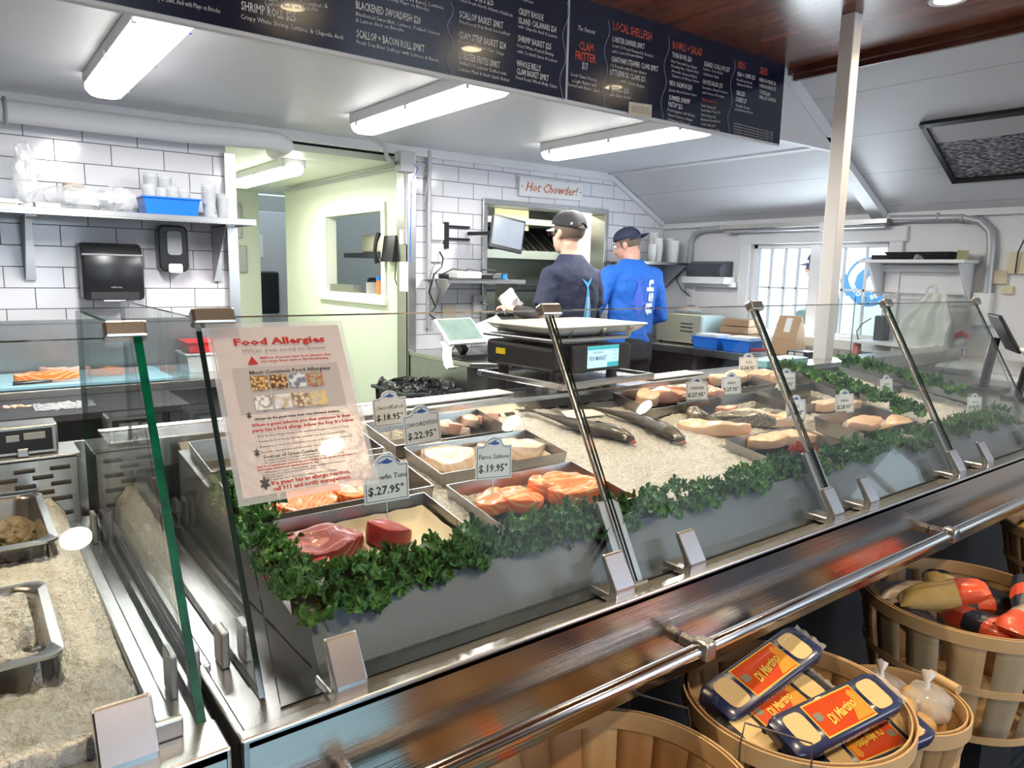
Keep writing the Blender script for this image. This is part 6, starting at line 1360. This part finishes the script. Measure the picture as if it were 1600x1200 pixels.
q=B(); q.bb((4.765,2.865,1.14),(4.79,3.05,1.152)); q.done('bag_fold',M['kraft'],t)
t=thing('label_printer','small black and grey printer on the counter edge left of the post','printer',(4.2,2.5,.9)); 
q=B(); q.bb((4.53,2.66,.896),(4.64,2.82,.955)); q.done('printer_body',M['black'],t,bevel=.006); q=B(); q.bb((4.525,2.69,.925),(4.53,2.75,.945)); q.bb((4.525,2.76,.925),(4.53,2.80,.945)); q.done('screen',M['lgrey'],t)
# framed sea photograph on the sloped ceiling
nrm=Vector((-.545,0,-1)).normalized(); e1=Vector((1,0,-.545)).normalized(); y0,y1=1.955,1.10
def SP(x,y,o=0): return Vector((x,y,zs(x)))+nrm*(.004+o)
t=thing('framed_picture','black framed black and white sea photograph mounted on the sloping ceiling','picture',SP(4.5,1.53)); q=B()
xa,xb=4.255,4.745; fwid=.028
for a,b,c_,d_ in ((xa,xa+fwid,y1,y0),(xb-fwid,xb,y1,y0),(xa,xb,y0-fwid,y0),(xa,xb,y1,y1+fwid)): q.prism([SP(a,c_),SP(b,c_),SP(b,d_),SP(a,d_)],nrm*.022)
q.done('frame',M['black'],t,bevel=.001)
m=mat('sea_photograph',(.6,.58,.6),.35); nt=m.node_tree; p=nt.nodes['Principled BSDF']; ge=nt.nodes.new('ShaderNodeNewGeometry'); sx=nt.nodes.new('ShaderNodeSeparateXYZ'); nt.links.new(ge.outputs['Position'],sx.inputs[0])
mp=nt.nodes.new('ShaderNodeMapping'); mp.inputs['Scale'].default_value=(4,1,4); nt.links.new(ge.outputs['Position'],mp.inputs[0]); n1=nt.nodes.new('ShaderNodeTexNoise'); n1.inputs['Scale'].default_value=34; n1.inputs['Detail'].default_value=6; nt.links.new(mp.outputs[0],n1.inputs[0])
rp=nt.nodes.new('ShaderNodeValToRGB'); rp.color_ramp.elements[0].position=.44; rp.color_ramp.elements[1].position=.66; rp.color_ramp.elements[0].color=(.035,.035,.05,1); rp.color_ramp.elements[1].color=(.62,.60,.62,1); nt.links.new(n1.outputs[0],rp.inputs[0])
gt=nt.nodes.new('ShaderNodeMath'); gt.operation='GREATER_THAN'; gt.inputs[1].default_value=4.415; nt.links.new(sx.outputs[0],gt.inputs[0]); mx=nt.nodes.new('ShaderNodeMix'); mx.data_type='RGBA'; nt.links.new(gt.outputs[0],mx.inputs[0]); mx.inputs[6].default_value=(.58,.54,.56,1); nt.links.new(rp.outputs[0],mx.inputs[7]); nt.links.new(mx.outputs[2],p.inputs['Base Color'])
q=B(); q.prism([SP(xa+.01,y1+.01,.004),SP(xb-.01,y1+.01,.004),SP(xb-.01,y0-.01,.004),SP(xa+.01,y0-.01,.004)],nrm*.002); q.done('photograph',m,t)
# outdoors beyond the window
t=thing('delivery_truck','white truck side with a round blue bird emblem outside the window','truck',(7.0,3.5,0)); M['truck']=mat('truck_white',(.80,.83,.85),.4); M['emb']=mat('emblem_blue',(.06,.24,.46),.5)
q=B(); q.bb((7.0,.8,.75),(7.6,6.2,2.9)); q.bb((6.98,.8,.70),(7.0,6.2,.80)); q.done('cargo_box',M['truck'],t,bevel=.02); q=B(); q.bb((7.05,1.0,.35),(7.55,6.0,.72)); q.done('chassis',M['dgrey'],t)
for y in (1.8,5.2): q=B(); q.cyl((7.02,y,.38),(7.3,y,.38),.38,n=28); q.done('wheel',M['black'],t,smooth=True)
EC=PX(1358,440,6.995); ex=Vector((0,-1,0)); ez=Vector((0,0,1)); ER=abs(PX(1322,440,6.995).y-EC.y)*1.02
q=B(); n_=48
def ep(r,a,o=0): return Vector((6.993-o,EC.y,EC.z))+ex*r*math.cos(a)+ez*r*math.sin(a)
o_=q.ring([ep(ER,2*PI*k/n_) for k in range(n_)]); i_=q.ring([ep(ER*(.93-.28*max(0,-math.sin(2*PI*k/n_+.1))**.8),2*PI*k/n_) for k in range(n_)]); q.bridge(o_,i_)
def poly(q,pts,sc=ER,o=.001): q._tag([q.bm.faces.new(q.ring([Vector((6.993-o,EC.y,EC.z))+ex*u*sc+ez*v*sc for u,v in pts]))])
poly(q,[(-.55,-.75),(-.62,-.2),(-.52,.25),(-.30,.48),(-.02,.55),(.10,.44),(.02,.30),(-.08,.20),(-.15,0),(-.12,-.4),(-.05,-.75)])
poly(q,[(.05,.38),(.30,.62),(.22,.42),(.20,.30),(.35,.10),(.50,.02),(.20,.02),(.08,.20)]); poly(q,[(-1.25,.05),(-1.02,.35),(-.95,.0),(-.7,-.5),(-.9,-.62),(-1.15,-.3)])
poly(q,[(-.12,-.30),(.15,-.45),(.5,-.35),(.8,-.1),(.85,-.45),(.4,-.8),(-.1,-.8)]); q.nonorm=True; q.done('emblem',M['emb'],t)
q=B()
for k,ch in enumerate("PED'S BEST"):
    a=R_(205+k*14.0); P=ep(ER*.82,a,.004); tx=ex*(-math.sin(a))+ez*math.cos(a); glyphs(q,ch,P-tx*ER*.09-(ex*math.cos(a)+ez*math.sin(a))*ER*.08,tx,-(ex*math.cos(a)+ez*math.sin(a)),ER*.17,bold=.03,res=2)
q.done('lettering',M['truck'],t)
q=B(); 
for k in range(18): q.bb((6.9,5.35,.9+.05*k),(6.93,5.75,.93+.05*k))
q.bb((6.93,5.3,.8),(6.95,5.8,1.9)); tag(q.done('outdoor_shutter',M['grey']),'grey louvred shutter outside at the left pane of the window','shutter')
q=B(); q.bb((5.2,-1,-.05),(12,9,-.01)); struct(q.done('ground_outside',mat('pale_concrete',(.6,.62,.62),.7)))
# passer-by outside
pq=person('person in a pale green top and dark cap standing outside the window','' and 0 or (5.95,3.40,.0),R_(35),M['skin_q'],mat('sage_top',(.30,.42,.36),.8),M['capn'],1.0,0,.12,False,1.0,None,elb=[(-.26,.02,1.15),(.26,.03,1.15)],wr=[(-.2,.24,1.08),(.2,.24,1.08)],H=1.66)
# ================================================================ scale on its stand
O_=Vector((1.363,1.545,1.12)); ang=R_(4.5); Rz=Matrix.Rotation(ang,3,'Z')
def SL(x,y,z): return O_+Rz@Vector((x,y,z))
t=thing('scale_stand','raised steel tray stand behind the ice under the shop scale','stand',(1.55,1.75,1.085))
q=B(); q.box(SL(.21,.19,0),(.41,.37,.010),Rz)
for c,d in (((.21,.005,.004),(.43,.016,.020)),((.21,.375,.004),(.43,.016,.020)),((.005,.19,.004),(.016,.37,.020)),((.42,.19,.004),(.016,.37,.020))): q.box(SL(*c),d,Rz)
q.done('stand_tray',M['steel'],t,bevel=.004)
for x,y in ((.08,.135),(.36,.135),(.08,.205),(.36,.195)): q=B(); q.box(SL(x,y,-.022),(.035,.035,.05),Rz); q.done('leg',M['steelv'],t)
t=thing('shop_scale','black price computing scale with a lit screen facing the customers','scale',SL(.21,.24,.01))
M['scb']=mat('scale_black',(.028,.028,.030),.38)
q=B(); q.prism([SL(.045,.095,.030),SL(.045,.085,.04),SL(.045,.085,.105),SL(.045,.40,.112),SL(.045,.40,.030)],Rz@Vector((.33,0,0))); q.done('scale_body',M['scb'],t,bevel=.012,seg=3)
q=B(); q.box(SL(.245,.080,.068),(.27,.03,.082),Rz); q.done('display_housing',M['scb'],t,bevel=.006)
M['lcd']=mat('lit_display',(.5,.8,.9),.3,emit=(.55,.78,.90,.9)); M['teal']=mat('teal_display',(.05,.55,.62),.3,emit=(.06,.50,.58,.6))
q=B(); q.box(SL(.245,.0640,.073),(.145,.002,.068),Rz); sc=q.done('screen',M['lcd'],t)
q=B(); q.box(SL(.245,.0627,.101),(.145,.001,.012),Rz); q.box(SL(.290,.0627,.047),(.054,.001,.015),Rz); q.done('screen_bands',M['teal'],sc)
fx=Rz@Vector((1,0,0)); q=B(); glyphs(q,'FISH MARKET',SL(.178,.0620,.062),fx,(0,0,1),.014,width=.080,bold=.01); glyphs(q,"CHATHAM",SL(.190,.0620,.083),fx,(0,0,1),.007,width=.05)
for k,s in enumerate(('0.00','0.00','0.00')): glyphs(q,s,SL(.288,.0620,.086-.012*k),fx,(0,0,1),.007,width=.020)
q.done('lettering',M['cardblue'],sc)
q=B(); q.prism([SL(.0435,.30,.068),SL(.0435,.345,.068),SL(.0435,.345,.087),SL(.0435,.30,.087)],Rz@Vector((-.0015,0,0))); q.done('warning_sticker',mat('yellow_sticker',(.85,.62,.02),.4),t)
q=B(); q.box(SL(.21,.24,.128),(.35,.33,.010),Rz); q.box(SL(.21,.24,.116),(.20,.20,.02),Rz); q.done('weigh_platform',M['steel'],t,bevel=.003)
for x,y in ((.08,.11),(.34,.11),(.08,.35),(.34,.35)): q=B(); q.cyl(SL(x,y,.005),SL(x,y,.034),.018,n=14); q.done('foot',M['black'],t)
t=thing('weighing_tray','large shallow white tray on top of the shop scale','tray',SL(.21,.24,.133)); q=B(); c0=Vector((1.615,1.815,1.256)); o=[]
for s,z in ((.84,.002),(.94,.014),(1.0,.028),(1.03,.032),(1.03,.029),(.99,.025),(.92,.013),(.83,.006)):
    P=[]; hw,hh,r=.235*s,.165*s,.05*s
    for cx,cy,a in ((hw-r,hh-r,0),(-hw+r,hh-r,90),(-hw+r,-hh+r,180),(hw-r,-hh+r,270)):
        for k in range(6): b=R_(a+18*k); P.append(c0+Matrix.Rotation(R_(4),3,'Z')@Vector((cx+r*math.cos(b),cy+r*math.sin(b),z)))
    o.append(q.ring(P))
for a,b in zip(o,o[1:]): q.bridge(a,b)
q.cap(o[0],True); q.cap(o[-1]); q.done('tray_body',M['wplastic'],t,smooth=50)
for s in (-.12,.02,.14): q=B(); q.tube([c0+Vector((s,-.142,-.004)),c0+Vector((s-.01,-.156,.010)),c0+Vector((s-.012,-.168,.024))],.008,8,flat=.4); q.done('tray_clip',M['steel'],t)
# papers behind the ledge
for i,(x,y,w,h,lb) in enumerate(((1.10,1.735,.42,.08,'white wrapping paper lying on the rear ledge of the case'),(2.05,1.735,.30,.08,'white paper with blue print on the rear ledge right of the scale'))):
    q=B(); q.box((x,y,1.0875+.002),(w,h,.004),.06); tag(q.done('wrapping_paper',M['paper']),lb,'paper')
q=B(); q.box((2.72,1.73,1.10),(.30,.10,.03)); tag(q.done('blue_lidded_tray',mat('pale_blue',(.25,.50,.60),.4),bevel=.003),'pale blue flat box on the rear ledge beside the post','box')
# terminals at the far end
t=thing('pos_terminal','payment terminals with dark screens at the far end of the case','terminal',(3.95,1.2,.935))
Mt=tiltbox(0,0,R_(-30),0,R_(30)); c=Vector((3.86,1.30,1.215)); q=B(); q.box(c,(.26,.015,.19),Mt); q.done('terminal_frame',M['black'],t,bevel=.004); q=B(); q.box(c+Mt@Vector((0,-.0085,0)),(.235,.001,.165),Mt); q.done('screen',M['scr'],t); q=B(); q.cyl((3.86,1.36,.935),(3.86,1.33,1.19),.02); q.box((3.86,1.34,.945),(.16,.14,.02)); q.done('stand',M['black'],t)
t=thing('card_reader','white edged card reader screen below the dark terminal','card reader',(3.72,1.12,.935)); Mt=tiltbox(0,0,R_(-35),0,R_(24)); c=Vector((3.72,1.13,1.10)); q=B(); q.box(c,(.13,.018,.15),Mt); q.done('reader_frame',M['wplastic'],t,bevel=.008); q=B(); q.box(c+Mt@Vector((0,-.0095,.004)),(.105,.001,.11),Mt); q.done('screen',M['scr'],t); q=B(); q.cyl((3.72,1.17,.935),(3.72,1.15,1.08),.016); q.box((3.72,1.17,.943),(.10,.10,.014)); q.done('stand',M['black'],t)
# ================================================================ bushel baskets and their goods
M['stave']=mat('basket_wood',(.52,.31,.145),.55,noise_=(9,.6,(.42,.235,.10)),stretch=(1,1,.25)); M['hoop']=mat('basket_hoop',(.66,.46,.25),.5,noise_=(16,.5,(.56,.37,.18))); M['stavep']=mat('pale_basket_wood',(.52,.42,.28),.6,noise_=(9,.6,(.42,.33,.2)),stretch=(1,1,.25))
M['wire']=mat('basket_wire',(.22,.21,.20),.35,.9)
def basket(label,c,R,z,h,stv='stave',ns=20,gap=.004,bot=.72,hr=None,mid=True,handles=((.3),(.3+PI))):
    t=thing('bushel_basket',label,'basket',(c[0],c[1],z-h),'wooden bushel baskets before the case')
    for k in range(ns):
        q=B(); a0=2*PI*k/ns; w=PI/ns*(1-gap*ns/(2*PI))
        def f(u,v):
            zz=z-.006-(h-.012)*u; rr=R*(1-(1-bot)*u**1.3); a=a0+(v-.5)*2*w*(1.0 if stv=='stave' else .80)
            return Vector((c[0]+rr*math.cos(a),c[1]+rr*math.sin(a),zz))
        q.grid(f,7,4); q.done('stave',M[stv] if k%3 else M['hoop'],t,smooth='all',solid=.0025)
    def hoop(zc,hh,off,th=.003,nm='hoop'):
        q=B(); u=(z-zc)/h; rr=R*(1-(1-bot)*u**1.3)+off; n=64; L=[]
        for r_,zz in ((rr,zc-hh/2),(rr+th,zc-hh/2),(rr+th,zc+hh/2),(rr,zc+hh/2)): L.append(q.ring([Vector((c[0]+r_*math.cos(2*PI*k/n),c[1]+r_*math.sin(2*PI*k/n),zz)) for k in range(n)]))
        for a,b in zip(L,L[1:]+L[:1]): q.bridge(a,b)
        q.done(nm,M['hoop'],t,smooth=40)
    hoop(z-.014,.032,.002,.0035); hoop(z-.014,.034,-.0065,.003,'inner_hoop'); 
    if mid: hoop(z-h*.50,.018,.002)
    hoop(z-h+.012,.018,.002)
    q=B(); q.lathe([(.001,z-h+.006),(R*bot,z-h+.006)],(c[0],c[1],0),n=40); q.done('basket_base',M['hoop'],t)
    for a in handles:
        q=B(); d=Vector((math.cos(a),math.sin(a),0)); s=Vector((-d.y,d.x,0)); b=Vector((c[0],c[1],z))+d*(R+.006)
        q.tube([b-s*.055-Vector((0,0,.045)),b-s*.055+Vector((0,0,.005)),b-s*.052+Vector((0,0,.038))-d*.012,b+s*.052+Vector((0,0,.038))-d*.012,b+s*.055+Vector((0,0,.005)),b+s*.055-Vector((0,0,.045))],.0017,8); q.done('wire_handle',M['wire'],t,smooth=True)
    return t
BM=(1.187,.667,.68,.20); BB=(2.09,.716,.62,.253); BN=(.736,.677,.68,.21); BS=(1.569,.638,.55,.130); BE=(3.08,.76,.60,.20)
def plinth(c,R,z,lb): q=B(); q.box((c[0],c[1],z/2),(R*1.3,R*1.3,z)); tag(q.done('crate_plinth',M['blackm']),lb,'plinth')
basket('wooden bushel basket of packaged spaghetti in the middle of the row',BM[:2],BM[3],BM[2],.22,handles=(3.55,1.1)); plinth(BM,BM[3]*.7,BM[2]-.221,'dark plinth under the basket of spaghetti')
basket('large slatted bushel basket of snack bags at the far side',BB[:2],BB[3],BB[2],.30,'stavep',16,handles=(4.35,1.3),bot=.80); plinth(BB,BB[3]*.7,BB[2]-.301,'dark plinth under the basket of snack bags')
basket('nearest bushel basket with a blue and orange packet deep inside',BN[:2],BN[3],BN[2],.25,handles=(.45,3.6)); plinth(BN,BN[3]*.7,BN[2]-.251,'dark plinth under the nearest basket')
basket('small bushel basket of bagged potatoes with a wooden grip handle',BS[:2],BS[3],BS[2],.20,handles=(2.4,)); plinth(BS,BS[3]*.7,BS[2]-.201,'dark plinth under the small basket of potatoes')
basket('bushel basket just showing at the far right edge',BE[:2],BE[3],BE[2],.26,handles=(3.3,)); plinth(BE,BE[3]*.7,BE[2]-.261,'dark plinth under the basket at the far right edge')
q=B(); a=-.25; d=Vector((math.cos(a),math.sin(a),0)); b=Vector((BS[0],BS[1],BS[2]))+d*(BS[3]+.004); s=Vector((-d.y,d.x,0)); q.tube([b-s*.035+Vector((0,0,.01)),b+s*.035+Vector((0,0,.01))],.011,14); 
tg=tag(q.done('wooden_grip',M['hoop'],smooth=True),'round wooden grip lying on the rim of the small potato basket','grip')
# spaghetti packs
M['navyp']=mat('pack_navy',(.02,.028,.09),.22,coat=.5); M['packred']=mat('pack_red',(.60,.045,.012),.3,coat=.3,noise_=(22,.5,(.70,.10,.015))); M['packy']=mat('pack_yellow',(.85,.60,.12),.35); M['pasta']=mat('pasta',(.80,.62,.32),.4,noise_=(60,.5,(.70,.50,.24)),stretch=(1,14,14),coat=.4); M['crest']=mat('pack_crest',(.25,.23,.17),.5); M['packw']=mat('pack_grey_print',(.55,.60,.72),.4)
M['packo']=mat('pack_orange',(.82,.33,.04),.35); M['packblk']=mat('pack_black',(.03,.03,.035),.3,coat=.4)
def pack(label,c,rz,rx=0,ry=0,L=.255,W=.074,H=.025,base='navyp',s=1):
    t=thing('spaghetti_pack',label,'pasta packet',c,'spaghetti packets in the basket'); t.rotation_euler=(rx,ry,rz); t.scale=(s,)*3
    q=B(); rr=[]
    for x,k in ((-L/2,.80),(-L/2+.008,.93),(-L/2+.02,1),(L/2-.02,1),(L/2-.008,.93),(L/2,.80)):
        rr.append(q.ring([(x,y*k,z*(k if k<1 else 1)) for y,z in ((-W/2,-H/2+.004),(-W/2,H/2-.004),(-W/2+.004,H/2),(W/2-.004,H/2),(W/2,H/2-.004),(W/2,-H/2+.004),(W/2-.004,-H/2),(-W/2+.004,-H/2))]))
    for a,b in zip(rr,rr[1:]): q.bridge(a,b)
    q.cap(rr[0]); q.cap(rr[-1]); q.done('wrapper',M[base],t,local=True,smooth=50)
    z=H/2
    def rect(q,x0,x1,y0,y1,o): q.nonorm=True; q._tag([q.bm.faces.new(q.ring([(x0,y0,z+o),(x1,y0,z+o),(x1,y1,z+o),(x0,y1,z+o)]))])
    q=B(); rect(q,-.058,.058,-.030,.030,.0006); q.done('label_border',M['packy'],t,local=True)
    q=B(); rect(q,-.0555,.0555,-.0275,.0275,.0010); q.done('label_panel',M['packred'],t,local=True)
    q=B(); q.nonorm=True; q._tag([q.bm.faces.new(q.ring([(x,y,z+.0013) for x,y in ((.015,-.026),(.054,-.026),(.054,.018),(.046,.024),(.038,.018),(.040,.004),(.028,-.006))]))]); q.done('label_motif',M['packo'],t,local=True)
    q=B(); glyphs(q,'Di Martino',(-.030,-.016,z+.0014),(1,.18,0),(-.18,1,0),.016,width=.070,italic=.35,bold=.03,res=3); q.done('brand_lettering',M['packy'],t,local=True)
    q=B(); q.nonorm=True; q._tag([q.bm.faces.new(q.ring([(-.044+.009*math.cos(a)*(1.2 if k%2 else .8),.004+.008*math.sin(a),z+.0014) for k,a in enumerate([2*PI*j/12 for j in range(12)])]))]); q.done('crest',M['crest'],t,local=True)
    for x0,x1 in ((-.108,-.066),(.066,.108)):
        q=B(); q.nonorm=True; q._tag([q.bm.faces.new(q.ring([((x0+x1)/2+(x1-x0)/2*math.copysign(abs(math.cos(a))**.5,math.cos(a)),.027*math.copysign(abs(math.sin(a))**.5,math.sin(a)),z+.0008) for a in [2*PI*j/24 for j in range(24)]]))]); q.done('pasta_window',M['pasta'],t,local=True)
    q=B(); q.nonorm=True; glyphs(q,'SPAGHETTI',(-.05,-W/2-.0005,-.006),(1,0,0),(0,0,1),.010,width=.08,bold=.02); q.done('side_lettering',M['packw'],t,local=True)
    q=B(); q.grid(lambda u,v:Vector((L/2-.004+u*.018,(v-.5)*W*.8,.002*math.sin(v*20)+u*.006)),4,14); q.done('film_flap',M['film'],t,local=True,smooth='all')
    return t
bz=BM[2]-.075
ra=R_(20)
p_=pack('spaghetti packet lying on top across the front of the basket, label up',(1.175,.580,.690),R_(-8),R_(20),R_(-3),base='navyp',s=1.10)
pack('spaghetti packet at the back, tipped up against the far rim',(1.165,.722,.705),R_(-1),R_(16),R_(-9),s=1.13)
pack('spaghetti packet with black side lying between the back and front ones',(1.135,.672,.668),R_(-4),R_(14),R_(-4),base='packblk',s=1.05)
pack('spaghetti packet half under the front one at the left rim',(1.130,.632,.655),R_(-6),R_(14),R_(-2),base='packblk',s=1.05)
pack('upside-down printed spaghetti packet low at the near right of the basket',(1.235,.545,.632),R_(166),R_(-16),R_(4),base='navyp')
pack('dark spaghetti packet at the bottom of the basket under the others',(1.19,.67,.56),R_(-5),0,0,base='packblk',s=.9); pack('spaghetti packet lowest of all beneath the front one',(1.19,.60,.56),R_(-8),0,0,s=.9)
M['redpk']=mat('red_brown_packet',(.30,.05,.03),.3,noise_=(40,.8,(.55,.35,.2)),coat=.4)
for x,y,lb in ((1.27,.72,'crumpled red brown packet at the far side of the spaghetti basket'),(1.30,.61,'crumpled red packet by the far rim of the spaghetti basket')):
    q=B(); q.ball((x,y,.61),1,18,(.05,.035,.03)); q.jitter(.015,35); tag(q.done('snack_packet',M['redpk'],smooth=30),lb,'packet')
# goods in the nearest basket
q=B(); q.tube([(.60,.66,.56),(.70,.63,.575),(.80,.60,.575),(.86,.585,.57)],[.028,.040,.040,.030],18,flat=.8); M['bluepk']=mat('blue_packet',(.16,.26,.33),.35,noise_=(12,.4,(.22,.33,.4)),coat=.4); t=thing('snack_bag','blue snack bag with an orange band lying in the nearest basket','snack bag',(.72,.63,.54)); q.done('bag_body',M['bluepk'],t,smooth=40)
q=B(); q.tube([(.70,.63,.5755),(.74,.618,.576)],[.0405,.0408],18,flat=.8,caps=False); q.done('orange_band',mat('orange_band',(.80,.16,.04),.35),t,smooth=40)
q=B(); q.ball((.62,.72,.52),1,16,(.06,.05,.04)); q.jitter(.012,40); tag(q.done('snack_bag',mat('brown_snack',(.40,.22,.10),.5),smooth=30),'brown see-through snack bag at the left in the nearest basket','snack bag')
# snack bags in the far basket
def snack(lb,c,sc,rz,cols,seed,tilt=0):
    t=thing('snack_bag',lb,'snack bag',c,None); q=B(); Rm=Matrix.Rotation(rz,3,'Z')@Matrix.Rotation(tilt,3,'Y')
    def f(u,v):
        x=(u-.5)*2; y=(v-.5)*2; th=(max(0,1-abs(x)**4)*max(0,1-abs(y)**3))**.5
        return (x,y,th)
    for sg in (1,-1):
        q.mi=0
        V=q.grid(lambda u,v:Vector(c)+Rm@(Vector((f(u,v)[0]*sc[0],f(u,v)[1]*sc[1]*(1-.15*abs(f(u,v)[0])),sg*f(u,v)[2]*sc[2]+noise.noise(Vector((u*5,v*5,seed)))*.006*f(u,v)[2]))),16,12)
    for fc in q.bm.faces:
        l=Rm.transposed()@(fc.calc_center_median()-Vector(c)); fc.material_index=0 if l.x<-sc[0]*.25 else (1 if l.x<sc[0]*.35 else 2)
    q.done('bag_body',[M[k] for k in cols],t,smooth=50); return t
M['chip']=mat('clear_chip_window',(.62,.42,.14),.35,noise_=(30,.8,(.72,.56,.26)),coat=.8); M['redsn']=mat('orange_red_bag',(.78,.10,.04),.35,coat=.4); M['blk']=mat('navy_bag',(.02,.025,.05),.35,coat=.4); M['whb']=mat('cloudy_white_bag',(.62,.55,.50),.3,noise_=(14,.6,(.45,.34,.25)),coat=.6)
bx,by,bzz,_=BB
snack('snack bag standing up with clear window of golden chips and a red top',(1.99,.735,.640),(.105,.048,.03),R_(-60),('chip','chip','redsn'),1,R_(-20))
snack('orange and navy snack bag lying at the right of the far basket',(2.22,.60,.615),(.10,.055,.03),R_(20),('blk','redsn','blk'),2,R_(-14))
snack('navy snack bag lying low at the left in the far basket',(1.93,.78,.575),(.09,.05,.028),R_(50),('blk','blk','whb'),3)
snack('cloudy clear snack bag at the back left of the far basket',(2.02,.84,.600),(.09,.04,.026),R_(-30),('whb','whb','whb'),4)
snack('white and clear snack bag at the near rim of the far basket',(2.09,.570,.605),(.095,.05,.028),R_(-5),('redsn','whb','whb'),5)
snack('golden snack bag behind the standing one in the far basket',(2.14,.80,.605),(.07,.045,.03),R_(30),('chip','chip','blk'),6)
snack('red and navy snack bag lying under the standing one',(2.06,.66,.565),(.09,.05,.03),R_(80),('redsn','blk','redsn'),7)
snack('navy snack bag at the bottom right of the far basket',(2.22,.73,.565),(.09,.06,.03),R_(140),('blk','redsn','blk'),8)
snack('yellow labelled bag lying in the basket at the far right edge',(2.98,.80,.585),(.09,.06,.03),R_(100),('packy','whb','packy'),9)
# potatoes
M['pot']=mat('potato',(.60,.38,.14),.5,noise_=(30,.5,(.48,.28,.10)))
random.seed(5); k=0
for z,rad,n in ((.495,.07,6),(.528,.065,6),(.548,.03,3)):
    for i in range(n):
        a=2*PI*i/n+z*30; q=B(); q.ball((0,0,0),.024,14,(1.3,.95,.85)); q.jitter(.004,40); o=q.done('potato',M['pot'],smooth='all'); o.location=(BS[0]+rad*math.cos(a),BS[1]+rad*math.sin(a),z); o.rotation_euler=(random.random(),random.random(),a); tag(o,'small yellow potato bagged in clear film in the small basket','potato','potatoes in the small basket')
for x,y,lb in ((1.56,.68,'clear bag tied with a white knot over the potatoes, farther one'),(1.60,.60,'clear bag with a white knot over the potatoes, nearer one')):
    t=thing('produce_bag',lb,'bag',(x,y,.55)); q=B(); q.ball((x,y,.548),1,18,(.062,.05,.036)); q.jitter(.01,40); q.done('bag_film',M['film'],t,smooth=30); q=B(); q.tube([(x,y,.58),(x-.004,y,.60),(x+.008,y+.004,.615)],[.006,.005,.014],10); q.jitter(.004,90); q.done('knot',M['paper'],t,smooth=30)
# added out-of-view blocks that give the steel front its blue and red reflections
q=B(); q.bb((.14,-.60,.005),(.88,.22,.30)); tag(q.done('reflection_block_blue',mat('reflection_blue',(.30,.62,.98),.4),bevel=.02),'added blue block behind the viewer, unseen, for the blue reflection in the steel front','added block')
q=B(); q.bb((1.95,-.85,.005),(2.35,-.28,.34)); tag(q.done('reflection_block_red',mat('reflection_red',(.62,.06,.03),.4),bevel=.02),'added red block behind the viewer, unseen, for the red reflection in the steel front','crate')
